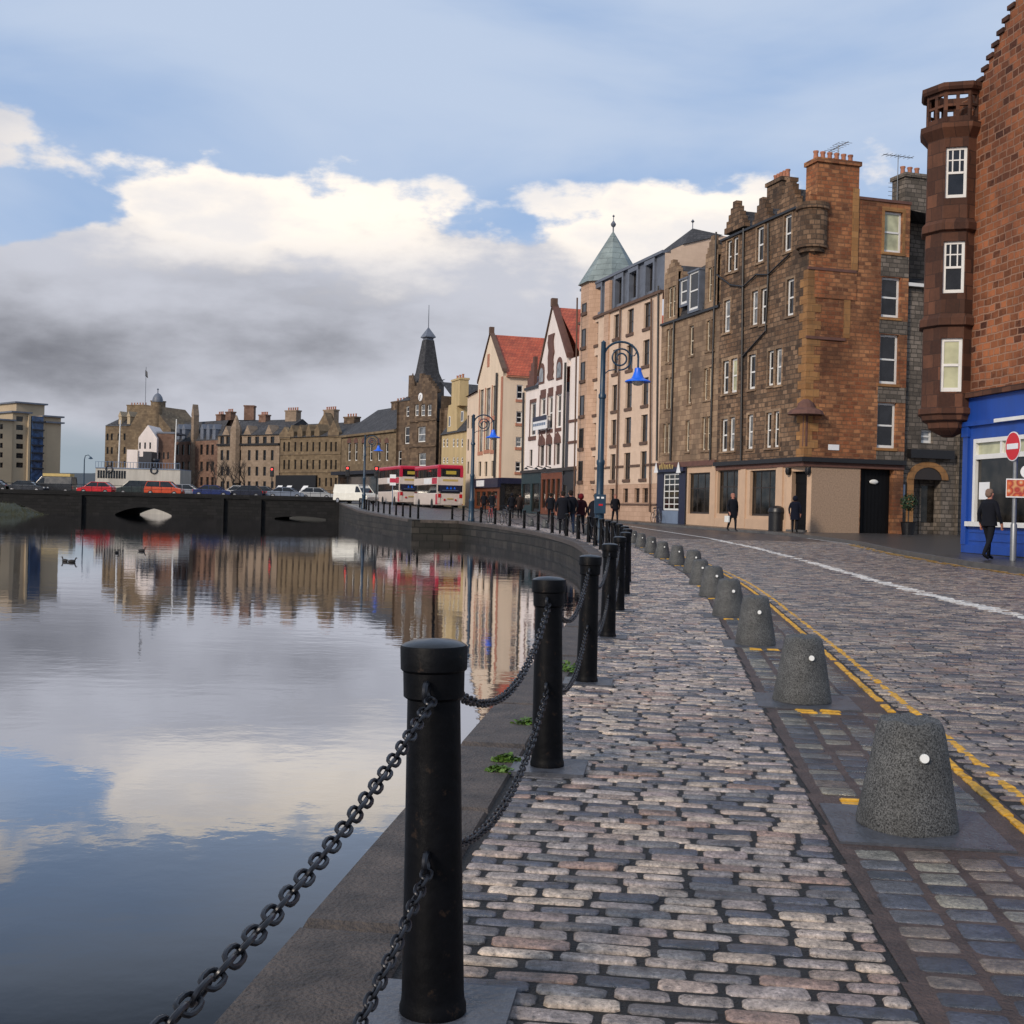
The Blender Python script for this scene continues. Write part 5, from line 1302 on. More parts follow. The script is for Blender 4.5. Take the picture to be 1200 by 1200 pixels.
O.part('gutter', MB().box(0.0,9,0.0,0.22,zo-0.05,zo+0.12), M['white_frame'])
x = O.xz(1058,577)[0]; z = O.xz(1058,577)[1]
O.part('menu_case', MB().box(x-0.3,x+0.3,0.15,0.249,z-0.55,z+0.55), M['black']); 
MB().box(x-0.22,x+0.22,0.135,0.149,z-0.45,z+0.4).build('menu_sheet', M['greyblue'], O.root)
ledge = O.xz(1087,532)[1]; O.part('ledge', MB().box(ar0-0.4,ar1+0.5,-0.1,0.25,ledge-0.22,ledge+0.22), M['pipe'])
O.pipe([O.xz(1064.5,250), O.xz(1063,330)], 0.07, 0.1)
Q = Front('grey_back_tenement', 'tall grey tenement wall with chimney standing behind the arched house', 'tenement', OA + A.d*(-0.2)+A.n*0.0 + (-A.d)*1.5, OA - A.d*1.7 + A.n*9.0, A.z)
zq = Q.xz(1070, 262)[1]; zqc = Q.xz(1072, 203)[1]
Q.wall('wall', M['O_stone'], (0,0), (Q.L,0), -0.5, zq, [])
chimney(Q, Q.xz(1061,230)[0], Q.xz(1086,230)[0], 0.02, 1.2, zq-0.1, zqc, M['O_stone'], 3)
Q.part('wall_head', MB().box(0,Q.L,-0.05,0.5,zq,zq+0.14), M['pipe'])
x = Q.xz(1058,230)[0]; aerial(Q, x, 0.5, zq, Q.xz(1058,178)[1]-zq)
# ================================================================ far houses round the head of the basin
def pt(px, Y): p = at(px, 590, Y); return (p.x, p.y)
def far_front(name, label, cat, pxa, Ya, pxb, Yb, z=1.7): return Front(name, label, cat, pt(pxa, Ya), pt(pxb, Yb), z)
def cols_rows(fr, cols, rows, style='dark:pane', w=None):
    out = []
    for (c0, c1) in cols:
        for (r0, r1) in rows: out.append((*fr.rect((c0, r0, c1, r1)), style))
    return out
def plain_roof(fr, z0, z1, dep=9.0, mat='slate', x0=0.0, x1=None, hip=0.0):
    x1 = fr.L if x1 is None else x1
    fr.part('roof', MB().add([(x0,-0.25,z0),(x1,-0.25,z0),(x1-hip,dep/2,z1),(x0+hip,dep/2,z1),(x1,dep,z0),(x0,dep,z0)], [(0,1,2,3),(3,2,4,5),(0,3,5),(1,4,2)]), M[mat])
def sides(fr, mat, z, dep=9.0, zb=-1.5):
    fr.part('side_walls', MB().quad((0,dep,zb),(0,0.01,zb),(0,0.01,z),(0,dep,z)).quad((fr.L,0.01,zb),(fr.L,dep,zb),(fr.L,dep,z),(fr.L,0.01,z)).quad((fr.L,dep,zb),(0,dep,zb),(0,dep,z),(fr.L,dep,z)), mat)

# F2: pale house with a brown roof, beside the cream gable
f2 = far_front('pale_house', 'pale cream house with brown roof edge left of the cream gabled block', 'house', 545, 126, 557.5, 119.5, 1.2)
zt = f2.xz(552, 463)[1]
f2.wall('wall', M['E_wall'], (0,0), (f2.L,0), -1, zt, cols_rows(f2, ((547.5,549.5),(552,554)), ((487,502),(515,528),(541,555)), 'dark:pane'), rev=0.12); sides(f2, M['E_wall'], zt)
plain_roof(f2, zt, f2.xz(552,452)[1]+1.0, 8, 'brown_trim'); 
x0, x1 = f2.xz(546,450)[0], f2.xz(557,450)[0]; chimney(f2, x0, x1, 3.4, 4.4, zt, f2.xz(552,447,4)[1], M['E_wall'], 5)
# F: yellow houses with a tall chimney gable
f1 = far_front('yellow_house', 'yellow rendered house with tall chimney wall and dark slate roof', 'house', 516, 142, 545, 133, 1.5)
zt = f1.xz(530, 508)[1]
f1.wall('wall', M['F_wall'], (0,0), (f1.L,0), -1, zt, cols_rows(f1, ((519,521),(523,525),(530.5,532.5),(535,537),(540.5,542.5)), ((514,524),(536,543)), 'sash:pane'), rev=0.1); sides(f1, M['F_wall'], zt)
plain_roof(f1, zt, f1.xz(532, 464, 4.5)[1], 9)
x0, x1 = f1.xz(524.5,490)[0], f1.xz(536,490)[0]; zg0 = f1.xz(530,474)[1]
cg = f1.part('chimney_gable', MB().prism([(x0,zt),(x1,zt),(x1,zg0-1.6),(x1-0.35,zg0),(x0+0.4,zg0),(x0,zg0-1.0)],-0.03,1.2), M['F_wall'])
x0, x1 = f1.xz(529.5,455)[0], f1.xz(539,455)[0]; chimney(f1, x0, x1, -0.02, 1.0, zg0-0.3, f1.xz(534,444)[1], M['F_wall'], 3)
for c in ((526.5,488,528.5,500),(541,482,543.5,494)): 
    x0, x1, z0, z1 = f1.rect(c); f = f1.part('window', MB().box(x0,x1,-0.08,-0.031,z0,z1), M['white_frame']); MB().quad((x0+.08,-0.084,z0+.08),(x1-.08,-0.084,z0+.08),(x1-.08,-0.084,z1-.08),(x0+.08,-0.084,z1-.08)).build('pane', M['pane'], f)

# G: clock-faced hall with its slate spire
g = far_front('clock_hall', 'dark sandstone public hall with white clock face and slender slate spire', 'hall', 462.5, 158, 514, 148, 1.7)
zl = g.xz(470, 470)[1]; zm = g.xz(495, 462)[1]; xm0 = g.xz(480, 500)[0]; xm1 = g.xz(511.5, 500)[0]
g.wall('left_wing', M['G_stone'], (0,0.3), (xm0,0.3), -1.5, zl, [(*g.rect((471.5,500,477.5,520)), 'sash:pane'), (*g.rect((463.5,528,468,547)), 'sash:pane'), (*g.rect((473,476,477,488)), 'sash:pane')], rev=0.2)
r_ = g.rect
mo = [(r_(c)[0]-xm0, r_(c)[1]-xm0, r_(c)[2], r_(c)[3], 'sash:pane_net') for c in ((485.5,474,490.5,487.5),(492.5,474,498,487.5),(500,474,505.5,487.5),(489,500,498.5,518),(490,531,499,546))]
g.wall('gable_front', M['G_stone'], (xm0,0), (xm1,0), -1.5, zm, mo, rev=0.25); sides(g, M['G_stone'], zl, 12)
g.part('gable_side', MB().quad((xm0,0.31,-1),(xm0,0,-1),(xm0,0,zm),(xm0,0.31,zm)).quad((xm0,3,zl-0.1),(xm0,0.3,zl-0.1),(xm0,0.3,zm),(xm0,3,zm)), M['G_stone'])
ap = g.xz(496, 440)[1]
g.part('gable_head', crow_gable(xm0, xm1, zm, ap, 5, 0.0, 0.5, 1.6), M['G_stone'])
px_, pz_ = g.xz(478.5, 452); g.part('pinnacle', MB().lathe([(0.55,-1.5),(0.55,0.2),(0.25,0.9),(0.06,1.6),(0,1.65)],8,(px_,0.6,pz_)), M['G_stone'])
cx, cz = g.xz(493.2, 465.3)
ck = g.part('clock_face', MB().lathe([(0.0,-0.02),(0.52,-0.02),(0.52,0.06),(0.46,0.08),(0,0.08)],24,M=Matrix.Translation((cx,-0.03,cz)) @ Matrix.Rotation(R(90),4,'X')), M['white_sign'])
hands = MB().box(-0.03,0.03,-0.14,-0.115,0,0.38,Matrix.Translation((cx,0,cz)) @ Matrix.Rotation(R(200),4,'Y')); hands.build('clock_hand', M['black'], ck)
MB().box(-0.035,0.035,-0.145,-0.12,0,0.27,Matrix.Translation((cx,0,cz)) @ Matrix.Rotation(R(20),4,'Y')).build('clock_hand', M['black'], ck)
for py in (493, 523): g.part('string_course', MB().box(xm0-0.05,xm1+0.05,-0.14,0.0,g.xz(495,py)[1]-0.1,g.xz(495,py)[1]+0.1), M['G_stone'])
scx = g.xz(501, 430, 3)[0]; scy = 3.0
zq = lambda py: g.xz(501, py, scy)[1]
def sq(r, z): return [(scx-r,scy-r,z),(scx+r,scy-r,z),(scx+r,scy+r,z),(scx-r,scy+r,z)]
def sqstack(lv):
    mb = MB()
    for r, z in lv: mb.v += sq(r, z); mb.c += [(1,1,1)]*4
    for k in range(len(lv)-1):
        for i in range(4): mb.f.append([k*4+i,k*4+(i+1)%4,(k+1)*4+(i+1)%4,(k+1)*4+i]); mb.sm.append(False)
    mb.f.append([len(mb.v)-4+i for i in range(4)]); mb.sm.append(False)
    return mb
g.part('spire', sqstack([(1.65,zm-3),(1.6,zq(448)),(1.45,zq(446)),(1.12,zq(437)),(0.56,zq(399))]), M['slate'])
g.part('spire_lantern', sqstack([(0.5,zq(399)),(0.5,zq(397)),(0.72,zq(396)),(0.72,zq(395)),(0.04,zq(384))]), M['lead'])
g.part('flagpole', MB().tube([(scx,scy,zq(386)),(scx,scy,zq(358))],[0.06,0.035],6), M['lead'])
for sx in (-1, 1): g.part('spire_corner', MB().box(scx+sx*1.5-0.28,scx+sx*1.5+0.28,scy-1.75,scy-1.2,zm-1,zq(440)), M['G_stone'])
g.part('roof', MB().add([(0,0.2,zl),(xm0,0.2,zl),(xm0,5,zl+3),(1.0,5,zl+3)],[(0,1,2,3)]).add([(xm1+2.4,1,zm-1),(xm1+2.4,10,zm-1),(xm1-1,10,zm+1.4),(xm1-1,1,zm+1.4)],[(0,1,2,3)]), M['slate'])
g.wall('right_wing', M['G_stone'], (xm1,0.4), (xm1+2.4,0.4), -1.5, g.xz(517,478)[1], [], rev=0.2)
g.part('right_side', MB().quad((xm1+2.4,0.4,-1),(xm1+2.4,11,-1),(xm1+2.4,11,zm-1),(xm1+2.4,0.4,zm-1)), M['G_stone'])

# H: assembly hall with arched windows
h = far_front('arched_window_hall', 'long sandstone hall with tall arched windows under a dark slate roof', 'hall', 398.5, 178, 462.5, 160, 1.7)
zt = h.xz(432, 507)[1]
hw = [(*h.rect((c-1.9,519,c+1.9,540)), 'sash:pane') for c in (409,417,426,434.5,444,453)]
h.wall('wall', M['H_stone'], (0,0), (h.L,0), -1.5, zt, hw, rev=0.25); sides(h, M['H_stone'], zt, 11)
for o in hw:
    xm = (o[0]+o[1])/2; rr = (o[1]-o[0])/2+0.12
    h.part('arch_head', MB().prism([(xm+rr*math.cos(math.pi*i/8), o[3]-0.02+rr*math.sin(math.pi*i/8)) for i in range(9)], -0.07, 0.0), M['brown_trim'])
plain_roof(h, zt, h.xz(440, 481, 5.5)[1], 11); h.part('cornice', MB().box(-0.1,h.L+0.05,-0.35,0.02,zt-0.3,zt), M['H_stone'])
chimney(h, h.xz(421,480)[0], h.xz(437,480)[0], 4.8, 6.4, zt, h.xz(429,477,5.5)[1], M['G_stone'], 5)
zb = h.xz(430, 552)[1]
h.part('shopfront', MB().box(0.3,h.L,-0.5,-0.02,-1.5,zb), M['black']); h.part('shop_canopy', MB().box(0.2,h.L,-1.6,-0.5,zb-0.5,zb), M['shipdark'])
h.part('shop_glass', MB().quad((1,-0.52,0.2),(h.L-1,-0.52,0.2),(h.L-1,-0.52,zb-0.8),(1,-0.52,zb-0.8)), M['pane_warm'])

# I: tenement with stone gabled dormers
i_ = far_front('gabled_dormer_tenement', 'yellow stone tenement with a row of gabled dormers and end gables beside the hall', 'tenement', 327, 190, 398, 180, 1.7)
zt = i_.xz(362, 512)[1]
cs = [(c-1.1, c+1.1) for c in (333,338.5,346,353,360,367,374.5,382,388,393.5)]
i_.wall('wall', M['H_stone'], (0,0), (i_.L,0), -1.5, zt, cols_rows(i_, cs, ((518,529),(539,550),(560,570)), 'dark:pane'), rev=0.2); sides(i_, M['H_stone'], zt, 10)
for py in (532, 553): i_.part('string_course', MB().box(0,i_.L,-0.1,0.0,i_.xz(362,py)[1]-0.12,i_.xz(362,py)[1]+0.12), M['L_stone'])
plain_roof(i_, zt, i_.xz(362, 497, 5)[1], 10)
for c in (342, 352, 362, 372): 
    x = i_.xz(c,505)[0]; i_.part('dormer_gable', MB().prism([(x-0.6,zt),(x+0.6,zt),(x+0.6,zt+0.9),(x,zt+1.9),(x-0.6,zt+0.9)],-0.1,2.0), M['H_stone'])
for a, b, tp in ((328,341,500),(385,398,492)):
    x0, x1 = i_.xz(a,510)[0], i_.xz(b,510)[0]; z1 = i_.xz((a+b)/2,tp)[1]; i_.part('end_gable', MB().prism([(x0,zt-0.2),(x1,zt-0.2),(x1,zt+0.5),((x0+x1)/2,z1),(x0,zt+0.5)],-0.15,0.5), M['L_stone'])
chimney(i_, i_.xz(352,490)[0], i_.xz(364,490)[0], 4.4, 5.4, zt, i_.xz(358,482,5)[1], M['J_stone'], 5)
chimney(i_, i_.xz(376,490)[0], i_.xz(388,490)[0], 4.4, 5.6, zt, i_.xz(382,490,5)[1], M['G_stone'], 4)
i_.part('ridge_gable', MB().prism([(i_.xz(345,500)[0],zt),(i_.xz(372,500)[0],zt),(i_.xz(362,490)[0],i_.xz(362,486,5)[1])],3,4.2), M['L_stone'])
# pub awnings at street level
for c in (328, 339, 358):
    x = i_.xz(c+3, 565)[0]; i_.part('awning', MB().add([(x-0.7,-1.3,1.0),(x+0.7,-1.3,1.0),(x+0.55,-0.02,2.6),(x-0.55,-0.02,2.6),(x-0.7,-1.3,0.8),(x+0.7,-1.3,0.8)],[(0,1,2,3),(4,5,1,0)]), M['white_sign'])
i_.part('pub_front', MB().box(i_.xz(325,565)[0],i_.xz(372,565)[0],-0.35,-0.01,-1.5,i_.xz(345,557)[1]), M['black'])

# J: pale warehouse flats
j = far_front('pale_warehouse', 'pale sandstone warehouse flats with dark attic band and slate roof', 'warehouse', 253.5, 200, 326, 192, 1.7)
zt = j.xz(290, 522)[1]; za = j.xz(290, 510)[1]
cs = [(c-1.6, c+1.6) for c in (260,267,274,281,292,301,310,319)]
j.wall('wall', M['J_stone'], (0,0), (j.L,0), -1.5, zt, cols_rows(j, cs, ((527.5,539.5),(547,557.5),(564,572)), 'dark:pane'), rev=0.2); sides(j, M['J_stone'], za, 10)
j.wall('attic_wall', M['J_stone'], (0,0.05), (j.L,0.05), zt+0.3, za, [(x0,x1,z0,z1,'dark:pane') for x0,x1,z0,z1 in [j.rect((c-2.2,511.5,c+2.2,521)) for c in (260,267,274,281,292,301,310,319)]], rev=0.2)
j.part('cornice', MB().box(0,j.L,-0.3,0.06,zt,zt+0.3), M['pipe'])
plain_roof(j, za, j.xz(290, 493, 5)[1], 10)
for c in (265, 290, 315):
    x = j.xz(c,505)[0]; j.part('gablet', MB().prism([(x-0.9,za),(x+0.9,za),(x,za+1.6)],-0.05,2.0), M['J_stone'])
x0 = j.xz(278,500)[0]; j.part('stair_turret', MB().lathe([(0.9,zt-6),(0.9,za+1.0),(0.1,za+3.2),(0,za+3.2)],8,(x0,-0.2,0),smooth=False), M['J_stone'])
chimney(j, j.xz(311,490)[0], j.xz(324,490)[0], 4.3, 5.4, za, j.xz(318,482,5)[1], M['J_stone'], 5)
chimney(j, j.xz(280,490)[0], j.xz(288,490)[0], 4.3, 5.4, za, j.xz(284,487,5)[1], M['K_stone'], 4)
fs = tag(MB().box(-0.85,0.85,-0.85,0.85,-12,0).box(-0.95,0.95,-0.95,0.95,0,0.25).build('chimney_stack', M['K_stone']), 'square dark brick chimney stack rising behind the pale warehouse roof', 'chimney'); p = at(293, 477, 215); fs.location = p

# K: red sandstone tenement with a white turret
k_ = far_front('red_tenement', 'red sandstone tenement with slate mansard and pale stair turret', 'tenement', 203, 216, 253.5, 206, 1.7)
zt = k_.xz(228, 517)[1]
cs = [(c-1.5, c+1.5) for c in (208,214.5,221,236,243,249)]
k_.wall('wall', M['K_stone'], (0,0), (k_.L,0), -1.5, zt, cols_rows(k_, cs, ((521,533),(541,552),(559,569)), 'dark:pane'), rev=0.2); sides(k_, M['K_stone'], zt, 10)
k_.part('mansard', MB().add([(0,0,zt),(k_.L,0,zt),(k_.L,2,k_.xz(228,493)[1]),(0,2,k_.xz(228,493)[1]),(k_.L,9,zt+4),(0,9,zt+4)],[(0,1,2,3),(3,2,4,5)]), M['slate'])
x = k_.xz(228,500)[0]; k_.part('stair_turret', MB().box(x-0.4,x+0.4,-0.4,0.6,-1,k_.xz(228,487)[1]).prism([(x-0.45,k_.xz(228,487)[1]),(x+0.45,k_.xz(228,487)[1]),(x,k_.xz(228,474)[1])],-0.45,0.6), M['J_stone'])
for c in (208,214.5,236,243,250):
    x0, x1, z0, z1 = k_.rect((c-1.8,503,c+1.8,515)); k_.part('dormer', MB().box(x0,x1,0.1,2.0,z0,z1).prism([(x0-.1,z1),(x1+.1,z1),((x0+x1)/2,z1+0.9)],0.05,2.0), M['lead'])
for c, tp in ((238,487),(249,484)): chimney(k_, k_.xz(c-3,490)[0], k_.xz(c+3,490)[0], 3, 4, zt, k_.xz(c,tp,3.5)[1], M['K_stone'], 3)

# L: big weathered block with gable and domed turret
l_ = far_front('domed_tenement', 'large weathered yellow stone block with broad gable, chimneys and small domed turret', 'tenement', 121.5, 232, 204, 226, 1.7)
zt = l_.xz(136, 499)[1]; xg = l_.xz(152,520)[0]; xr = l_.xz(200,520)[0]
cs = [(c-1.2, c+1.2) for c in (126,131,139,146)]
l_.wall('wall', M['L_stone'], (0,0), (xg,0), -2, zt, cols_rows(l_, cs, ((508,516),(524,532),(540,547)), 'dark:pane'), rev=0.2)
l_.part('gable_wall', MB().prism([(xg,-2),(xr,-2),(xr,l_.xz(198,503)[1]),(l_.xz(178,475)[0],l_.xz(178,475)[1]),(l_.xz(166,475)[0],l_.xz(166,475)[1]),(xg,zt)],0.0,10), M['L_stone'])
l_.part('left_side', MB().quad((0,10,-2),(0,0,-2),(0,0,zt),(0,10,zt)), M['L_stone'])
l_.part('roof', MB().add([(0,-0.2,zt),(xg,-0.2,zt),(l_.xz(168,478)[0],5,l_.xz(166,475)[1]-0.2),(l_.xz(132,485)[0],5,l_.xz(150,482)[1])],[(0,1,2,3)]), M['slate'])
for c in (139.5, 149.5):
    x0, x1, z0, z1 = l_.rect((c-1.7,488,c+1.7,497)); l_.part('dormer', MB().box(x0,x1,0.3,3.0,z0,z1).prism([(x0-.1,z1),(x1+.1,z1),((x0+x1)/2,z1+1)],0.2,3.0), M['M_wall'])
chimney(l_, l_.xz(128,480)[0], l_.xz(148,480)[0], 5, 7, zt, l_.xz(138,475,6)[1], M['L_stone'], 6)
chimney(l_, l_.xz(164.5,475)[0], l_.xz(174,475)[0], 3, 5, zt, l_.xz(169,470,4)[1], M['L_stone'], 4)
x, z = l_.xz(182.5, 480); rr = 0.9
l_.part('domed_turret', MB().lathe([(rr,z-7),(rr,l_.xz(182,471)[1]),(rr*1.12,l_.xz(182,470.5)[1])],12,(x,0.5,0)), M['L_stone'])
zd = l_.xz(182,471)[1]; l_.part('dome', MB().lathe([(rr*1.1,zd),(rr*1.1,zd+0.35),(rr*0.95,zd+0.9),(rr*0.6,zd+1.4),(0.1,zd+1.7),(0.08,zd+2.2),(0.2,zd+2.4),(0,zd+2.6)],12,(x,0.5,0)), M['lead'])
fl = l_.part('flagstaff', MB().tube([(l_.xz(154,470)[0],4,zt),(l_.xz(154,470)[0],4,l_.xz(154,427)[1])],0.05,6), M['lead'])
x = l_.xz(154,430)[0]; z = l_.xz(154,435)[1]; MB().add([(x,4,z+0.7),(x+0.45,4.05,z+0.35),(x+0.65,4.0,z-0.9),(x,4,z-0.5)],[(0,1,2,3)]).add([(x,4.03,z+0.7),(x+0.45,4.08,z+0.35),(x+0.65,4.03,z-0.9),(x,4.03,z-0.5)],[(3,2,1,0)]).build('flag', M['shipdark'], fl)
# small white house and red-brown block before it
wh = far_front('white_house', 'small white house with three gable windows in front of the domed block', 'house', 160.5, 205, 182, 205, 1.7)
zs = wh.xz(171,513)[1]; 
wh.wall('wall', M['D_wall'], (0,0), (wh.L,0), -2, zs, cols_rows(wh, ((163,165),(169,171),(175,177)), ((518.5,526),), 'dark:pane'), rev=0.12); sides(wh, M['D_wall'], zs, 7)
wh.part('gable_head', MB().prism([(0,zs),(wh.L,zs),(wh.L/2,wh.xz(171,498)[1])],0,7), M['D_wall'])
wh.wall('annex', M['D_wall'], (wh.xz(149,540)[0],-0.3), (0,-0.3), -2, wh.xz(155,527)[1], cols_rows(wh, (), ()), rev=0.1)
rb = far_front('red_brown_block', 'plain red-brown brick block right of the small white house', 'building', 182.2, 206, 202.5, 206, 1.7)
zs = rb.xz(192,508)[1]; rb.wall('wall', M['K_stone'], (0,0), (rb.L,0), -2, zs, cols_rows(rb, ((186,188),(191,193),(196,198)), ((530,538),), 'dark:pane'), rev=0.12); rb.part('flat_roof', MB().box(-0.1,rb.L+0.1,-0.1,7,zs,zs+0.3), M['lead'])

# M: modern flats on the left
m_ = far_front('modern_flats', 'pale modern waterside flats with blue glass bays and flat oversailing roofs', 'apartment block', -28, 196, 71, 206, 1.0)
def mblock(a, b, top, y=0.0, wins=(), mat='M_wall', roof=True, dep=9):
    x0, x1 = m_.xz(a,530,y)[0], m_.xz(b,530,y)[0]; z1 = m_.xz((a+b)/2, top, y)[1]
    ops = [(m_.rect(w,y)[0]-x0, m_.rect(w,y)[1]-x0, m_.rect(w,y)[2], m_.rect(w,y)[3], 'dark:pane') for w in wins]
    m_.wall('wall', M[mat], (x0,y), (x1,y), -2, z1, ops, rev=0.15)
    m_.part('wall_side', MB().quad((x0,y+dep,-2),(x0,y+0.01,-2),(x0,y+0.01,z1),(x0,y+dep,z1)).quad((x1,y+0.01,-2),(x1,y+dep,-2),(x1,y+dep,z1),(x1,y+0.01,z1)), M[mat])
    if roof: m_.part('flat_roof', MB().box(x0-0.4,x1+0.4,y-0.5,y+dep,z1,z1+0.25), M['lead'])
mblock(-28, 14, 492, 0.0, [(c,r,c+3.5,r+6) for c in (-24,-14,-6,0) for r in (497,508,519,530,542)])
mblock(14, 33, 484, 0.3, [(19,r,27,r+6) for r in (488,498,509,520,531,542)])
mblock(18, 51, 473.5, 3.0)
mblock(33, 35.5, 487, -0.3, roof=False); mblock(48.5, 51, 487, -0.3, roof=False)
x0, x1 = m_.xz(35.6,530)[0], m_.xz(48.4,530)[0]
gb = MB().box(x0,x1,-0.6,0.2,-1,m_.xz(42,488)[1])
gbo = m_.part('glass_bay', gb, M['M_glass'])
for r in (495,504,513,522,531,540,549): z = m_.xz(42,r)[1]; MB().box(x0-0.1,x1+0.1,-0.85,-0.61,z-0.12,z+0.12).build('balcony_rail', M['shipdark'], gbo)
mblock(51, 70.5, 489, 0.0, [(c,r,c+3,r+46) for c, r in ((56.5,514),(64,520))])
mblock(54, 70.8, 496, -0.02, roof=True, dep=0.5)

# ================================================================ bridge
def arch_poly(x0, x1, zt, arches, zb=-1.6):
    p = [(x0, zt), (x0, zb)]
    for a, b, crown in arches:
        p.append((a, zb)); p.append((a, WATER+0.12))
        n = 14
        for i in range(1, n): u = i/n; p.append((a+(b-a)*u, WATER+0.12+(crown-WATER-0.12)*(1-(2*u-1)**2)))
        p.append((b, WATER+0.12)); p.append((b, zb))
    return p + [(x1, zb), (x1, zt)]
br = thing('road_bridge', 'low dark stone road bridge with shallow arches crossing the head of the basin', 'bridge', (-60, 142, 0))
def bx(px): return at(px, 600, 142).x + 60
cr_ = at(168, 594.5, 142).z
pl_ = arch_poly(bx(-220), 60-19.3, 1.55, [(bx(-150),bx(-110),cr_),(bx(-20),bx(45),cr_),(bx(135),bx(201),cr_),(bx(322),bx(382),WATER+0.34)])
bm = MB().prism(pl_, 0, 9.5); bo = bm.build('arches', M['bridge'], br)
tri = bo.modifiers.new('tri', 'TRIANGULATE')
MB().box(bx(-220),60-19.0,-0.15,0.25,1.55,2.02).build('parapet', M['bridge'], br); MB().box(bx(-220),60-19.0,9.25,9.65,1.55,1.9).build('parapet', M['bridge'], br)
for c in (-60, 90, 256, 300): MB().box(bx(c)-0.7,bx(c)+0.7,-0.5,0.0,-1.6,1.54).build('pier', M['bridge'], br)
rl = MB()
for q in range(46): x = bx(-80)+q*1.15; rl.tube([(x,0.05,2.02),(x,0.05,2.75)],0.025,5)
rl.tube([(bx(-80),0.05,2.75),(bx(-80)+45*1.15,0.05,2.75)],0.03,5); rl.tube([(bx(-80),0.05,2.4),(bx(-80)+45*1.15,0.05,2.4)],0.02,5)
rl.build('railing', M['black'], br)

# ================================================================ moored white ship behind the bridge
sh_ = thing('moored_ship', 'white moored ship with a row of tall windows lying behind the bridge', 'ship', (at(165,580,160).x, 160, WATER))
W_ = lambda px: at(px, 560, 160).x - sh_.location.x
Zs = lambda py: at(165, py, 160).z - WATER
MB().slab([(W_(113),0.0),(W_(118),-1.8),(W_(212),-1.8),(W_(217),0),(W_(217),4.5),(W_(113),4.5)], -0.5, Zs(572)).build('hull', M['shipwhite'], sh_)
MB().box(W_(116),W_(214.5),-1.4,4.0,Zs(572),Zs(550)).build('deckhouse', M['shipwhite'], sh_)
for q in range(11): 
    x = W_(118.5)+q*(W_(152)-W_(118.5))/11; MB().box(x,x+0.24,-1.44,-1.39,Zs(561.5),Zs(552.5)).build('ship_window', M['pane'], sh_)
dk = MB().box(W_(116),W_(214.5),-1.5,4.1,Zs(550),Zs(549))
for q in range(30): x = W_(116)+q*(W_(214)-W_(116))/29; dk.tube([(x,-1.45,Zs(549)),(x,-1.45,Zs(542.5))],0.03,5)
dk.tube([(W_(116),-1.45,Zs(542.5)),(W_(214),-1.45,Zs(542.5))],0.03,5); dk.build('deck_rail', M['greyblue'], sh_)
MB().box(W_(167),W_(177),0,2.5,Zs(549),Zs(529)).box(W_(161.5),W_(167),0.2,2.2,Zs(549),Zs(535)).build('wheelhouse', M['shipdark'], sh_)
MB().lathe([(0.35,Zs(549)),(0.3,Zs(541)),(0.5,Zs(539)),(0.45,Zs(537)),(0,Zs(537))],8,(W_(181),0.5,0)).build('ventilator', M['shipdark'], sh_)
for px, py in ((138, 492.5), (204, 490)): MB().tube([(W_(px)-0.1,0.5,Zs(549)),(W_(px),0.5,Zs(py))],[0.11,0.07],8).build('mast', M['white_frame'], sh_)
for px in (132, 184): 
    MB().tube([(W_(px)+0.42*math.cos(a),-1.5,Zs(551)+0.42*math.sin(a)) for a in [2*math.pi*i/14 for i in range(14)]],0.09,6,True).build('lifebuoy', M['shipdark'], sh_)

# grassy bank at the left edge
bank = MB(); q = random.Random(9)
n = 28
for iy in range(6):
    for ix in range(n+1):
        x = at(-60, 600, 128).x + (at(46,600,128).x - at(-60,600,128).x)*ix/n; e = 1-abs(2*iy/5-1)
        bank.v.append((x, 122+iy*2.4, WATER-0.3 + (1.5*e + q.uniform(0,0.4)*e)*min(1, (n-ix)/9))); bank.c.append((1,1,1))
for iy in range(5):
    for ix in range(n): a = iy*(n+1)+ix; bank.f.append([a,a+1,a+n+2,a+n+1]); bank.sm.append(True)
for k in range(900):
    ix = q.random(); x = at(-60,600,128).x + (at(46,600,128).x - at(-60,600,128).x)*ix; y = 123+q.random()*8; h = q.uniform(0.1,0.55)*min(1,(1-ix)*3); zb = WATER + 1.0*min(1,(1-ix)*3)*(1-abs((y-128)/7))
    d = q.uniform(-0.2,0.2); bank.add([(x-0.05,y,zb-.1),(x+0.05,y,zb-.1),(x+d,y,zb+h)],[(0,1,2)])
bank.build('grass_bank', M['grass'], kind='stuff')

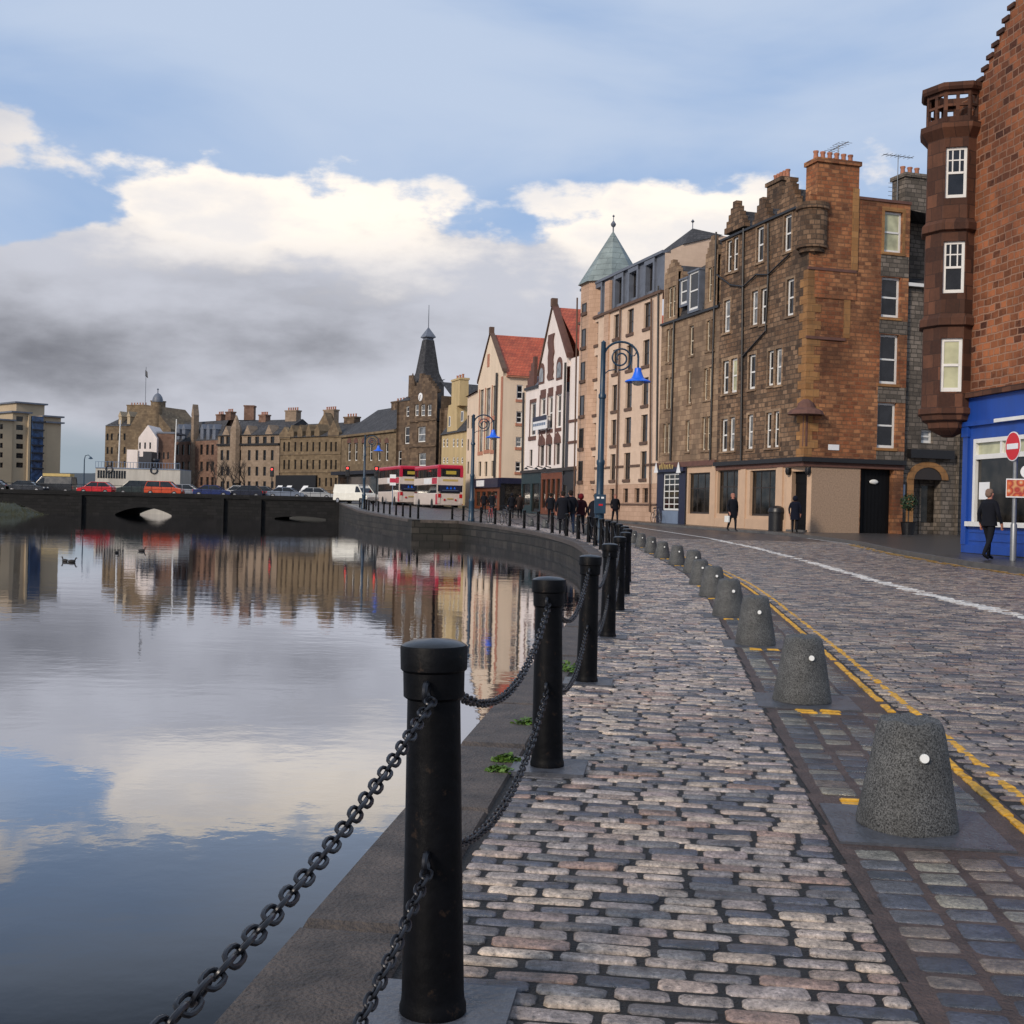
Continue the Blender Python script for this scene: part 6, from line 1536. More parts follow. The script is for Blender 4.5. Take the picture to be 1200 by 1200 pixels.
# ================================================================ vehicles
def wheel(parent, x, y, r=0.31, w=0.2):
    Mx = Matrix.Translation((x, y, r)) @ Matrix.Rotation(R(90), 4, 'X')
    t = MB().lathe([(r*0.62,-w/2),(r*0.95,-w/2),(r,-w/2+0.03),(r,w/2-0.03),(r*0.95,w/2),(r*0.62,w/2)],18,M=Mx); t = t.build('wheel', M['rubber'], parent)
    s_ = -1 if y < 0 else 1
    MB().lathe([(0.0,-0.02),(r*0.6,-0.02),(r*0.62,0.02),(0.0,0.03)],14,M=Matrix.Translation((x,y+s_*w*0.42,r)) @ Matrix.Rotation(R(90),4,'X')).build('rim', M['rim'], t)
PAINT = {}
def car(label, col, loc, rz, kind='hatch', name='parked_car'):
    key = str(col)
    if key not in PAINT: PAINT[key] = paint('car_paint_%d' % len(PAINT), col)
    P_ = PAINT[key]; root = thing(name, label, 'van' if kind == 'van' else 'car', loc, rz, None)
    Lh, W, = (2.1, 0.86)
    if kind == 'hatch': low = [(-2.05,0.28),(2.05,0.28),(2.1,0.55),(2.0,0.74),(1.1,0.92),(-1.95,0.95),(-2.08,0.6)]; cab = [(-1.9,0.94),(1.15,0.9),(0.45,1.40),(-1.25,1.44)]
    elif kind == 'saloon': low = [(-2.25,0.28),(2.2,0.28),(2.25,0.55),(2.15,0.72),(1.1,0.9),(-1.5,0.93),(-2.2,0.88),(-2.28,0.55)]; cab = [(-1.65,0.92),(1.2,0.88),(0.45,1.36),(-0.9,1.38)]
    elif kind == 'mpv': low = [(-2.2,0.3),(2.15,0.3),(2.2,0.65),(2.1,0.85),(1.3,1.05),(-2.15,1.08),(-2.22,0.6)]; cab = [(-2.1,1.07),(1.4,1.03),(0.7,1.66),(-1.85,1.70)]
    else: low = [(-2.6,0.32),(2.5,0.32),(2.58,0.75),(2.35,1.05),(1.75,1.18),(-2.55,1.22),(-2.62,0.6)]; cab = [(-2.58,1.2),(1.75,1.16),(1.05,1.98),(-2.5,2.02)]; W = 0.95
    MB().prism(low, -W, W).build('body', P_, root, bevel=0.07)
    c2 = MB(); n = 4
    tp = 0.82
    vs = [(x, -W*0.97, z) for x, z in cab[:2]] + [(x, -W*tp, z) for x, z in cab[2:]] + [(x, W*0.97, z) for x, z in cab[:2]] + [(x, W*tp, z) for x, z in cab[2:]]
    c2.add(vs, [(0,1,2,3),(7,6,5,4),(1,5,6,2),(0,3,7,4)])
    van = kind == 'van'
    cb = c2.build('cabin_glass', P_ if van else M['carglass'], root)
    x3, x2 = cab[3][0], cab[2][0]; zr = max(cab[2][1], cab[3][1])
    MB().box(x3-0.05,x2+0.05,-W*tp-0.02,W*tp+0.02,zr-0.03,zr+0.04).build('roof', P_, root, bevel=0.03)
    for sgn in (-1, 1):
        for xa, xb in ((cab[1][0],cab[2][0]),(cab[0][0],cab[3][0])):
            MB().tube([(xa,sgn*W*0.96,cab[0][1]-0.02),(xb,sgn*W*tp,zr)],0.045,6).build('pillar', P_, root)
        if not van: MB().tube([(-0.35,sgn*W*0.975,cab[0][1]-0.02),(-0.4,sgn*W*tp*1.01,zr)],0.04,6).build('pillar', P_, root)
        else: MB().add([(1.62,sgn*W*0.985,1.22),(0.75,sgn*W*0.985,1.22),(0.75,sgn*W*0.86,1.85),(1.08,sgn*W*0.86,1.85)],[(0,1,2,3) if sgn > 0 else (3,2,1,0)]).build('side_window', M['carglass'], root)
        fx = low[2][0]; bxx = low[-1][0]
        MB().box(fx-0.12,fx+0.02,sgn*W*0.72-0.16,sgn*W*0.72+0.16,0.58,0.74).build('headlight', M['head'], root)
        MB().box(bxx-0.015,bxx+0.1,sgn*W*0.8-0.12,sgn*W*0.8+0.12,0.62,0.86).build('tail_light', M['tail'], root)
        for xw in (low[0][0]+0.75, low[1][0]-0.8): wheel(root, xw, sgn*(W-0.09))
    if van: MB().add([(1.74,-W*0.9,1.2),(1.74,W*0.9,1.2),(1.09,W*0.78,1.92),(1.09,-W*0.78,1.92)],[(0,1,2,3)]).build('windscreen', M['carglass'], root)
    return root
DECK = 1.68
def bridge_car(px, label, col, kind='hatch', flip=False, Y=145.6): return car(label, col, (at(px,577,Y).x, Y, DECK), R(180) if flip else 0.0, kind)
bridge_car(-6, 'dark car cut by the left picture edge on the bridge', (0.015,0.016,0.02), 'hatch')
bridge_car(32, 'dark grey saloon car leftmost whole car on the bridge', (0.03,0.033,0.042), 'saloon')
bridge_car(113, 'bright red car on the bridge before the white ship', (0.55,0.012,0.02), 'hatch', True)
bridge_car(160, 'dark green-grey tall car on the bridge before the ship', (0.02,0.03,0.03), 'mpv', True, 146)
bridge_car(193, 'orange-red people carrier on the bridge', (0.55,0.07,0.02), 'mpv', False, 145.3)
bridge_car(219, 'silver-grey small car behind the orange-red people carrier', (0.3,0.32,0.36), 'hatch', False, 149)
bridge_car(250, 'dark blue saloon car on the bridge right of the ship', (0.012,0.025,0.12), 'saloon')
bridge_car(279, 'white car behind bare trees on the bridge', (0.6,0.6,0.6), 'hatch', True, 149)
bridge_car(289, 'small dark navy car beside the white car on the bridge', (0.012,0.014,0.03), 'hatch', True, 146)
bridge_car(309, 'grey car near the middle of the bridge', (0.12,0.13,0.15), 'hatch', False, 149)
bridge_car(336, 'silver-blue car before the white pub awnings', (0.17,0.2,0.26), 'saloon', False, 147)
bridge_car(372, 'pale silver car nearest the quay end of the bridge', (0.38,0.39,0.4), 'hatch', False, 150)
bv = bridge_car(62, 'dark van with a yellow roof band on the bridge left of the red car', (0.02,0.022,0.026), 'van', True, 148.5)
MB().box(-2.3,1.0,-0.72,0.72,2.06,2.4).build('roof_band', M['gold'], bv)
p = at(417, 590, 133); car('white panel van turning by the end of the bridge', (0.72,0.70,0.62), (p.x, 133, G(133)+0.004), R(-38), 'van', 'panel_van')

def bus(label, loc, rz, group):
    root = thing('double_decker_bus', label, 'bus', loc, rz, group)
    cream = PAINT.setdefault('cream', paint('bus_cream_paint', (0.62,0.53,0.47), 0.35)); mad = PAINT.setdefault('mad', paint('bus_madder_paint', (0.48,0.014,0.05), 0.3))
    L_, W, H = 10.4, 1.25, 4.2
    MB().box(0,L_,-W,W,0.32,1.5).build('lower_body', cream, root, bevel=0.08)
    MB().box(0.02,L_-0.1,-W+0.03,W-0.03,1.5,2.3).build('lower_deck_glass', M['carglass'], root)
    MB().box(0,L_,-W,W,2.3,3.0).build('middle_band', cream, root, bevel=0.03)
    MB().box(0.03,L_-0.12,-W+0.03,W-0.03,3.0,3.8).build('upper_deck_glass', M['carglass'], root)
    MB().box(-0.02,L_-0.05,-W-0.01,W+0.01,3.8,H).build('roof', mad, root, bevel=0.12)
    for y in (-W-0.012, W-0.05):     # madder sweeps and posters on the flanks
        MB().box(2.4,5.8,y,y+0.062,2.38,2.94).build('side_poster', M['white_sign'], root); MB().box(0.3,2.38,y,y+0.062,2.36,2.96).build('side_panel', mad, root)
        for x in (0.0,1.9,3.8,5.7,7.6,9.5): MB().box(x,x+0.14,y+0.006,y+0.056,3.0,3.8).build('window_pillar', mad if x < 1 else M['black'], root)
        MB().box(0.0,0.75,y+0.003,y+0.058,0.4,1.4).build('side_sweep', mad, root); MB().box(0.0,0.3,y+0.004,y+0.057,1.5,2.3).build('corner_post', cream, root)
    # the back, seen from the street
    MB().box(-0.05,0.03,-W,W,2.25,3.05).build('rear_band', cream, root); MB().box(-0.05,0.025,-W,-W+0.3,3.0,3.9).build('rear_post', mad, root); MB().box(-0.05,0.025,W-0.3,W,3.0,3.9).build('rear_post', mad, root)
    MB().box(-0.045,0.0,-W+0.31,W-0.31,3.08,3.78).build('rear_upper_window', M['carglass'], root)
    MB().box(-0.055,-0.046,-0.55,0.45,3.3,3.62).build('destination_glow', lamp_amb, root)
    MB().box(-0.06,-0.05,-0.75,0.75,2.62,2.82).build('route_panel', M['gold'], root)
    MB().box(-0.05,0.0,-W+0.18,W-0.18,1.62,2.25).build('rear_advert_panel', M['navy'], root)
    for i in range(3):
        y = -0.42+i*0.36; MB().add([(-0.056,y-0.12,1.88),(-0.056,y+0.12,1.88),(-0.056,y,2.14)],[(0,2,1)]).build('advert_mark', M['lamp_shade'], root)
    MB().box(-0.058,-0.051,-0.8,0.8,1.74,1.77).build('advert_line', M['greyblue'], root)
    MB().box(-0.04,0.02,-W+0.12,W-0.12,1.5,1.6).build('vent_slot', M['black'], root)
    MB().box(-0.04,0.02,-W,-W+0.28,0.5,1.62).build('rear_corner', cream, root); MB().box(-0.04,0.02,W-0.28,W,0.5,1.62).build('rear_corner', cream, root)
    for s_ in (-1, 1):
        MB().box(-0.06,0.0,s_*1.05-0.14,s_*1.05+0.14,1.05,1.42).build('tail_light', M['tail'], root)
        MB().lathe([(0,-0.02),(0.1,-0.02),(0.1,0.02),(0,0.02)],10,M=Matrix.Translation((-0.05,s_*0.55,0.85)) @ Matrix.Rotation(R(90),4,'Y')).build('rear_lamp', M['tail'], root)
        for xw in (2.2, 7.9): wheel(root, xw, s_*(W-0.12), 0.48, 0.28)
    MB().box(-0.055,0.0,-0.3,0.3,0.9,1.02).build('number_plate', M['gold'], root)
    return root
lamp_amb = lamp_mat('amber_matrix', (0.30,0.22,0.03), 0.25)
dv_ = Vector((-0.292, 0.956)); rzb = math.atan2(0.956, -0.292)
p = at(527, 596, 117.5); b1 = bus('madder and cream double-decker bus seen from behind, nearer of two', (p.x, 117.5, G(117.5)), rzb, 'double-decker buses')
q_ = Vector((p.x, 117.5)) + dv_*13.2 + Vector((-0.9,-0.3)); bus('second madder and cream double-decker, ahead of the nearer bus', (q_.x, q_.y, G(q_.y)), rzb+0.03, 'double-decker buses')

# ================================================================ street lamps
def lamp(label, px, Y, h, rz, extra=False, arm=True):
    p = at(px, 600, Y); root = thing('street_lamp', label, 'street lamp', (p.x, Y, G(Y)), rz, 'ornate blue street lamps')
    MB().lathe([(0.2,0),(0.2,0.15),(0.17,0.2),(0.16,1.1),(0.18,1.15),(0.18,1.25),(0.125,1.35),(0.12,2.6),(0.14,2.65),(0.14,2.75),(0.105,2.8),(0.098,h*0.72),(0.13,h*0.725),(0.13,h*0.74),(0.09,h*0.75),(0.08,h),(0.09,h+0.02),(0.0,h+0.1)],12).build('post', M['lamp_blue'], root)
    r = 0.55; cx = r + 0.05; cz = h - 0.62
    mb = MB().tube([(0.05+r-r*1.05*math.cos(a), 0, cz+0.15+r*0.95*math.sin(a)) for a in [math.pi*i/16 for i in range(17)]],0.038,6)
    mb.tube([(0.05+2.05*r,0,cz+0.15),(0.05+2.05*r,0,cz-0.22)],0.034,6)
    arm = mb.build('bracket', M['lamp_blue'], root)
    sc = MB(); pts = []
    for i in range(46): a = R(-100)+i*R(15); rr = 0.40*(1-i/62); pts.append((0.05+r-0.02+rr*math.cos(a),0,cz+0.12+rr*math.sin(a)))
    sc.tube(pts,0.03,5); sc.build('scroll', M['lamp_blue'], arm)
    MB().tube([(0.05,0,cz-0.42),(0.2,0,cz-0.3),(0.42,0,cz-0.26)],0.02,5).build('scroll', M['lamp_blue'], arm)
    MB().tube([(0.05+2*r-0.3,0,cz+0.32),(0.05+2*r-0.22,0,cz+0.2),(0.05+2*r-0.1,0,cz+0.22),(0.05+2*r-0.04,0,cz+0.34)],0.02,5).build('scroll', M['lamp_blue'], arm)
    x = 0.05+2.05*r; z = cz-0.2
    s_ = MB().lathe([(0.06,0.02),(0.11,0.0),(0.12,-0.1),(0.17,-0.24),(0.22,-0.34),(0.42,-0.42),(0.44,-0.46),(0.43,-0.47),(0.2,-0.40)],20,(x,0,z)).build('lamp_shade', M['lamp_shade'], root)
    MB().lathe([(0.21,-0.43),(0.2,-0.5),(0.12,-0.57),(0,-0.59)],14,(x,0,z)).build('lens', M['lens'], s_)
    if extra:
        c = MB().box(-0.19,0.19,-0.24,-0.12,0.98,1.62).build('notice_box', M['lamp_blue'], root, bevel=0.01)
        MB().box(-0.12,-0.03,-0.25,-0.241,1.48,1.54).box(0.03,0.12,-0.25,-0.241,1.48,1.54).build('notice_mark', M['white_sign'], c)
        MB().box(-0.05,0.09,-0.25,-0.241,1.24,1.30).build('notice_mark', M['tail'], c)
    return root
def lamp_h(px, py, Y): return at(px, py, Y).z - G(Y)
lamp('tall blue lamp post with scroll bracket and bright blue shade before the cream flats', 702.5, 41.3, lamp_h(708,402,41.3), R(0), True)
lamp('second blue scroll-bracket lamp before the cream gabled block', 552.5, 72.5, lamp_h(556,487,72.5), R(5))
lamp('small far blue lamp by the white van and arched hall', 426, 108, lamp_h(427,511,108), R(5))
p = at(98, 577, 146); lp = thing('bridge_lamp', 'slim dark lamp with curled top standing on the bridge left of the ship', 'street lamp', (p.x,146,DECK))
H_ = at(98,533,146).z - DECK
MB().tube([(0,0,0),(0,0,H_-0.6),(0.1,0,H_-0.1),(0.45,0,H_),(0.75,0,H_-0.25)],[0.08,0.06,0.05,0.045,0.04],7).build('post', M['lamp_blue'], lp); MB().lathe([(0.06,0.1),(0.3,-0.15),(0,-0.2)],10,(0.75,0,H_-0.3)).build('lamp_shade', M['lamp_blue'], lp)

# traffic lights
def signal(px, Y, pyh, label):
    p = at(px, 590, Y); z0 = G(Y); h = at(px, pyh, Y).z - z0
    root = thing('traffic_light', label, 'traffic light', (p.x, Y, z0)); MB().tube([(0,0,0),(0,0,h)],0.06,8).build('pole', M['black'], root)
    hd = MB().box(-0.22,0.22,-0.2,0.1,h-0.6,h+0.55).build('signal_head', M['black'], root, bevel=0.03)
    for i, m in enumerate((red_l, M['black'], M['black'])):
        MB().lathe([(0,0),(0.13,0),(0.13,0.02),(0,0.03)],12,M=Matrix.Translation((0,-0.205,h+0.32-i*0.34)) @ Matrix.Rotation(R(90),4,'X')).build('signal_lamp', m, hd)
red_l = lamp_mat('lit_red_signal', (1.0,0.06,0.05), 1.3)
signal(440.5, 121, 553, 'traffic light showing red between the white van and the buses')
signal(406.5, 139, 552, 'traffic light showing red left of the white van roof')
p = at(318, 577, 149)
signal(318, 151.5, 553, 'unlit-looking dark traffic signal on the bridge by the pub awnings')
p = at(459.5,600,113); sg_ = thing('bus_stop', 'bus stop flag on a slim pole left of the buses', 'bus stop', (p.x,113,G(113))); h = at(459,556,113).z-G(113)
MB().tube([(0,0,0),(0,0,h)],0.045,8).build('pole', M['greyblue'], sg_); MB().box(-0.28,0.28,-0.05,0.0,h-1.0,h).build('stop_flag', M['white_sign'], sg_); MB().box(-0.28,0.28,-0.056,-0.051,h-0.75,h-0.35).build('flag_band', PAINT['mad'], sg_)

# ================================================================ no-entry sign and food picture on a grey pole
yn = 31.2; pn = at(1187.5, 640, yn); zg_ = G(yn)+0.115
ns = thing('no_entry_sign', 'round red no-entry sign on a grey pole before the blue shop window', 'road sign', (pn.x, yn, zg_), R(-84))
zc_ = at(1185,523,yn).z - zg_
MB().tube([(0,0,0),(0,0,zc_+0.36)],0.055,14).build('pole', M['steel'], ns); MB().lathe([(0.08,0),(0.08,0.9),(0.058,0.96)],14).build('pole_sleeve', M['steel'], ns)
RX = Matrix.Rotation(R(90),4,'X')
d_ = MB().lathe([(0,-0.012),(0.375,-0.012),(0.375,0.004),(0,0.004)],32,M=Matrix.Translation((0,-0.08,zc_)) @ RX).build('sign_disc', M['white_sign'], ns)
MB().lathe([(0,0.005),(0.35,0.005),(0.35,0.009),(0,0.009)],32,M=Matrix.Translation((0,-0.08,zc_)) @ RX).build('red_face', M['red_sign'], d_)
MB().box(-0.28,0.28,-0.096,-0.091,zc_-0.07,zc_+0.07).build('white_bar', M['white_sign'], d_)
MB().box(-0.08,0.08,-0.075,0.06,zc_+0.1,zc_+0.14).build('clip', M['steel'], ns)
# picture board fixed lower on the same pole
fm, fn, fl__, fb_ = nt('food_photo_print'); tcx_ = fn.new('ShaderNodeTexCoord'); vz = node(fn, 'ShaderNodeTexVoronoi', Scale=6.0); fl__.new(tcx_.outputs['Object'], vz.inputs['Vector'])
fl__.new(ramp(fn, fl__, vz.outputs['Distance'], [(0.1,(0.62,0.45,0.3)),(0.3,(0.6,0.14,0.03)),(0.55,(0.35,0.02,0.02)),(0.8,(0.6,0.3,0.12))]), fb_.inputs['Base Color'])
zb0, zb1 = at(1185,583,yn).z - zg_, at(1185,561,yn).z - zg_
pb = thing('picture_board', 'small board with a food picture fixed to the no-entry sign pole', 'sign board', (pn.x, yn, zg_), R(-15))
MB().box(-0.22,0.44,-0.10,-0.075,zb0,zb1).build('board', M['white_sign'], pb); MB().box(-0.205,0.425,-0.106,-0.101,zb0+0.03,zb1-0.03).build('picture', fm, pb)
ra = thing('round_sign', 'white round sign back showing at the right picture edge above the picture board', 'road sign', (at(1200,600,yn).x, yn-0.1, zg_), R(-20))
zc2 = at(1200,553,yn).z - zg_
MB().lathe([(0,-0.01),(0.17,-0.01),(0.17,0.01),(0,0.01)],24,M=Matrix.Translation((0.02,-0.06,zc2)) @ RX).build('disc', M['white_sign'], ra); MB().tube([(0.02,0,0),(0.02,0,zc2+0.1)],0.03,8).build('pole', M['steel'], ra)

# bin, planter, bicycles
pbn = at(910, 620, 62.6); bn = tag(MB().lathe([(0.42,0),(0.42,0.9),(0.46,0.92),(0.46,1.0),(0.40,1.15),(0.22,1.25),(0,1.28)],18).build('litter_bin', M['black']), 'round black litter bin standing beside the pub door', 'bin')
bn.location = (pbn.x, 62.6, G(62.6)+0.112)
pp = at(1064, 620, 60.4); po = thing('potted_shrub', 'clipped round shrub in a dark tub left of the arched doorway', 'plant', (pp.x, 60.4, G(60.4)+0.112))
MB().lathe([(0.28,0),(0.36,0.6),(0.39,0.62),(0.33,0.64),(0,0.6)],14).build('tub', M['black'], po); MB().tube([(0,0,0.6),(0.02,0,1.3)],0.035,6).build('stem', M['bark'], po)
mb = MB(); q = random.Random(3)
for i in range(420):
    v = Vector((q.gauss(0,1),q.gauss(0,1),q.gauss(0,1))).normalized()*0.42*q.uniform(0.6,1.08); c = v+Vector((0.02,0,1.6)); a = Vector((q.uniform(-1,1),q.uniform(-1,1),q.uniform(-1,1))).normalized(); b = a.cross(v).normalized()*0.045; a *= 0.06
    mb.add([c-a,c+b,c+a,c-b],[(0,1,2,3)])
mb.build('foliage', M['darkleaf'], po)
def bicycle(label, loc, rz, col):
    root = thing('bicycle', label, 'bicycle', loc, rz); key = 'bike%s' % (col,); PAINT.setdefault(key, paint('bicycle_paint_%d' % len(PAINT), col)); P_ = PAINT[key]
    for x in (-0.52, 0.52):
        wl_ = MB().tube([(x+0.33*math.cos(a),0,0.34+0.33*math.sin(a)) for a in [2*math.pi*i/22 for i in range(22)]],0.018,6,True).build('wheel', M['rubber'], root)
        sp2 = MB()
        for i in range(8): a = math.pi*i/8; sp2.tube([(x+0.32*math.cos(a),0,0.34+0.32*math.sin(a)),(x-0.32*math.cos(a),0,0.34-0.32*math.sin(a))],0.003,4)
        sp2.build('spokes', M['rim'], wl_)
    f = MB()
    for a, b in (((-0.52,0,0.34),(-0.15,0,0.34)),((-0.15,0,0.34),(-0.28,0,0.85)),((-0.28,0,0.85),(-0.52,0,0.34)),((-0.15,0,0.34),(0.36,0,0.78)),((-0.27,0,0.8),(0.36,0,0.8)),((0.34,0,0.9),(0.52,0,0.34))): f.tube([a,b],0.018,6)
    f.build('frame', P_, root); MB().box(-0.42,-0.16,-0.06,0.06,0.9,0.96).build('saddle', M['black'], root, bevel=0.02); MB().tube([(-0.28,0,0.82),(-0.29,0,0.92)],0.015,6).build('seat_post', M['rim'], root)
    MB().tube([(0.22,-0.24,0.98),(0.34,-0.2,1.0),(0.34,0.2,1.0),(0.22,0.24,0.98)],0.014,6).build('handlebar', M['black'], root)
pq = at(781, 612, 73.5); bicycle('dark bicycle leaning by the black bar front', (B.root.location.x+B.d.x*0.9-B.n.x*0.45, B.root.location.y+B.d.y*0.9-B.n.y*0.45, B.root.location.z), math.atan2(B.d.y, B.d.x), (0.03,0.03,0.035))
s1 = S0[23]; p_, tg_, nn_ = along(s1-1.2); bicycle('bicycle propped at the chained posts before the cream gabled block', (p_.x+nn_.x*0.25, p_.y+nn_.y*0.25, G(p_.y)+0.004), math.atan2(tg_.y, tg_.x), (0.25,0.03,0.03))
s1 = S0[22]; p_, tg_, nn_ = along(s1-1.3); bicycle('dark bicycle propped at the chained posts nearer than the red one', (p_.x+nn_.x*0.25, p_.y+nn_.y*0.25, G(p_.y)+0.004), math.atan2(tg_.y, tg_.x)+0.1, (0.02,0.02,0.03))

# ================================================================ people
def person(label, loc, rz, h=1.74, jacket=(0.008,0.009,0.014), trousers=(0.01,0.011,0.016), hair=(0.02,0.015,0.012), stride=0.0, hood=False, bag=None, lean=0.0, arm=0.15, coat=False, hat=None):
    """faces local -y"""
    root = thing('person', label, 'person', loc, rz); k = h/1.74
    V, E_, RAD = [], [], []
    def v(x, y, z, r, par=None):
        V.append((x*k, y*k, z*k)); RAD.append(r*k)
        if par is not None: E_.append((par, len(V)-1))
        return len(V)-1
    ly = lambda z: -lean*max(0, z-0.95)
    pel = v(0,0,0.93,0.135); wst = v(0,ly(1.08),1.08,0.13,pel); chs = v(0,ly(1.3)+0.01,1.3,0.155,wst); shd = v(0,ly(1.43)+0.01,1.43,0.11,chs); nck = v(0,ly(1.5),1.5,0.056,shd)
    hd0 = v(0,ly(1.57)-0.02,1.57,0.072,nck); hd1 = v(0,ly(1.65)-0.02,1.65,0.09,hd0); hd2 = v(0,ly(1.70),1.70,0.07,hd1)
    for s_ in (-1, 1):
        f = stride*s_
        hip = v(s_*0.095,0,0.88,0.105,pel); kn = v(s_*0.10,-f*0.22-0.02,0.49,0.068,hip); an = v(s_*0.10,-f*0.33+(0.12 if f < 0 else 0.0)+0.02,0.09 if f >= 0 else 0.13,0.046,kn); v(s_*0.115,-f*0.33+(0.12 if f < 0 else 0)-0.15,0.035,0.036,an)
        so = v(s_*0.19,ly(1.41),1.41,0.07,shd); el = v(s_*(0.25+arm*0.2),ly(1.14)+f*0.10+0.03,1.14,0.052,so); wr = v(s_*(0.25+arm*0.1),ly(0.92)+f*0.2-0.06,0.90,0.037,el)
        pm = v(s_*0.25,ly(0.85)+f*0.22-0.09,0.83,0.034,wr)
        for q in range(4): a = v(s_*0.25+0.004,ly(.8)+f*0.22-0.125+q*0.022,0.775-0.008*(1-abs(q-1.5)),0.0095,pm); v(s_*0.245,ly(.8)+f*0.22-0.13+q*0.022,0.735-0.012*(1-abs(q-1.5)),0.008,a)
        th = v(s_*0.232,ly(.8)+f*0.22-0.135,0.805,0.0105,wr); v(s_*0.225,ly(.8)+f*0.22-0.15,0.77,0.009,th)
    me = bpy.data.meshes.new('body_cage'); me.from_pydata(V, E_, []); o = bpy.data.objects.new('body', me); COL.objects.link(o)
    sk = o.modifiers.new('skin', 'SKIN'); sk.use_smooth_shade = True
    if not me.skin_vertices: 
        bm_ = bmesh.new(); bm_.from_mesh(me); bm_.verts.layers.skin.verify(); bm_.to_mesh(me); bm_.free()
    for i, r in enumerate(RAD): me.skin_vertices[0].data[i].radius = (r, r)
    me.skin_vertices[0].data[0].use_root = True
    ss = o.modifiers.new('sub', 'SUBSURF'); ss.levels = 1; ss.render_levels = 1
    dg = bpy.context.evaluated_depsgraph_get(); m2 = bpy.data.meshes.new_from_object(o.evaluated_get(dg)); m2.name = 'body'
    o.modifiers.clear(); o.data = m2; o.parent = root
    def cm(nm, c): 
        key = nm+str(c); 
        if key not in PAINT: PAINT[key] = plain('%s_cloth_%d' % (nm, len(PAINT)), c, 0.9, 0, 0.25, 8, 0.2)
        return PAINT[key]
    m2.materials.clear()
    for m in (cm('jacket', jacket), cm('trouser', trousers), M['skin'], M['black']): m2.materials.append(m)
    for p in m2.polygons:
        c = p.center; z = c.z/k; hand = z < 0.90 and abs(c.x)/k > 0.19 and z > 0.6
        p.material_index = 2 if (z > 1.5 or hand) else 3 if z < 0.085 else 1 if (z < 0.86 and not hand) else 0
        p.use_smooth = True
    hy = ly(1.64)*k
    if hood: MB().ball((0,hy+0.015*k,1.645*k),0.125*k,0.135*k,0.145*k,14,10).build('hood', cm('jacket', hat or jacket), root)
    else:
        mb = MB().lathe([(0.097,0.0),(0.103,0.04),(0.092,0.085),(0.05,0.118),(0,0.125)],14,(0,hy+0.012*k,1.645*k)); mb.ball((0,hy+0.05*k,1.63*k),0.088*k,0.065*k,0.09*k,12,8); mb.build('hair', cm('hair', hair), root)
    MB().ball((0,hy-0.112*k,1.615*k),0.014*k,0.02*k,0.024*k,8,6).build('nose', M['skin'], root)
    for s_ in (-1, 1):
        MB().ball((s_*0.092*k,hy-0.015*k,1.625*k),0.012*k,0.02*k,0.03*k,8,6).build('ear', M['skin'], root); MB().ball((s_*0.034*k,hy-0.1*k,1.645*k),0.012*k,0.008*k,0.008*k,6,5).build('eye', M['black'], root)
    MB().ball((0,hy-0.098*k,1.572*k),0.024*k,0.008*k,0.006*k,8,5).build('mouth', M['tail'], root)
    zl = 0.62 if coat else 0.84
    cy = lambda z: ly(z)*k
    co = MB(); rings = [(zl,0.20),(0.95,0.185),(1.1,0.17),(1.3,0.195),(1.41,0.18),(1.47,0.10)]; n = 16
    for z, r in rings:
        for i in range(n): a = 2*math.pi*i/n; co.v.append((r*1.12*k*math.cos(a), cy(z)+r*0.82*k*math.sin(a), z*k)); co.c.append((1,1,1))
    for q in range(len(rings)-1):
        for i in range(n): co.f.append([q*n+i,q*n+(i+1)%n,(q+1)*n+(i+1)%n,(q+1)*n+i]); co.sm.append(True)
    co.build('jacket', cm('jacket', jacket), root)
    if bag: MB().box(bag[0]*0.30*k-0.05,bag[0]*0.30*k+0.05,-0.2*k,0.14*k,0.42*k,0.72*k).build('bag', M[bag[1]], root, bevel=0.02)
    return root
def stand(px, py, lift=0.112): p = on_ground(px, py, lift); return p
p = stand(1158, 656); person('man in a dark jacket and trousers walking past the blue shop window', p, R(115), 1.80, stride=0.4, hair=(0.2,0.13,0.1))
p = stand(858, 623, 0.112); person('person in black with pale bag walking outside the pub windows', p, R(20), 1.80, stride=0.4, hair=(0.35,0.16,0.12), bag=(-1,'white_disc'), coat=True)
p = at(931, 626, 59.0); person('hooded person in dark navy standing at the corner pub door', (p.x, 59.0, G(59)+0.112), R(160), 1.74, hood=True, jacket=(0.006,0.008,0.018), coat=True)
p = at(720.5, 612, 74); person('distant walker in dark clothes before the cream flats base', (p.x,74,G(74)+0.02), R(10), 1.78, stride=0.6, hair=(0.25,0.13,0.1))
def quay_person(px, Y, *a, **k):
    p = at(px, 600, Y); return person(a[0], (p.x, Y, G(Y)+0.004), *a[1:], **k)
quay_person(659.5, 50.0, 'person in long black coat, left of the pair among the quay posts', R(175), 1.76, coat=True, stride=0.3)
quay_person(668.5, 50.3, 'person in dark jacket, right of the pair among the quay posts', R(185), 1.80, stride=0.4, trousers=(0.012,0.022,0.05))
quay_person(680.5, 51.0, 'person in dark red hooded top walking along the quay', R(190), 1.66, hood=True, jacket=(0.03,0.006,0.009), hat=(0.12,0.008,0.012), stride=0.3)
quay_person(696.5, 43.5, 'person bending beside the nearest lamp post', R(150), 1.64, lean=0.25, jacket=(0.006,0.007,0.012))
quay_person(599.5, 84, 'distant dark-clad person left of the teal shopfront', R(200), 1.7, hood=True)
quay_person(609, 85, 'distant person in brown coat beside the side shop of the cream block', R(170), 1.75, jacket=(0.03,0.02,0.017), coat=True)
quay_person(567, 98, 'far dark figure outside the orange shopfront', R(180), 1.7, hood=True)
quay_person(576.5, 96, 'far figure in dark coat right of the orange shopfront door', R(160), 1.72, coat=True)
quay_person(645, 72, 'person in black outside the orange-brown shopfront', R(170), 1.75, stride=0.3)

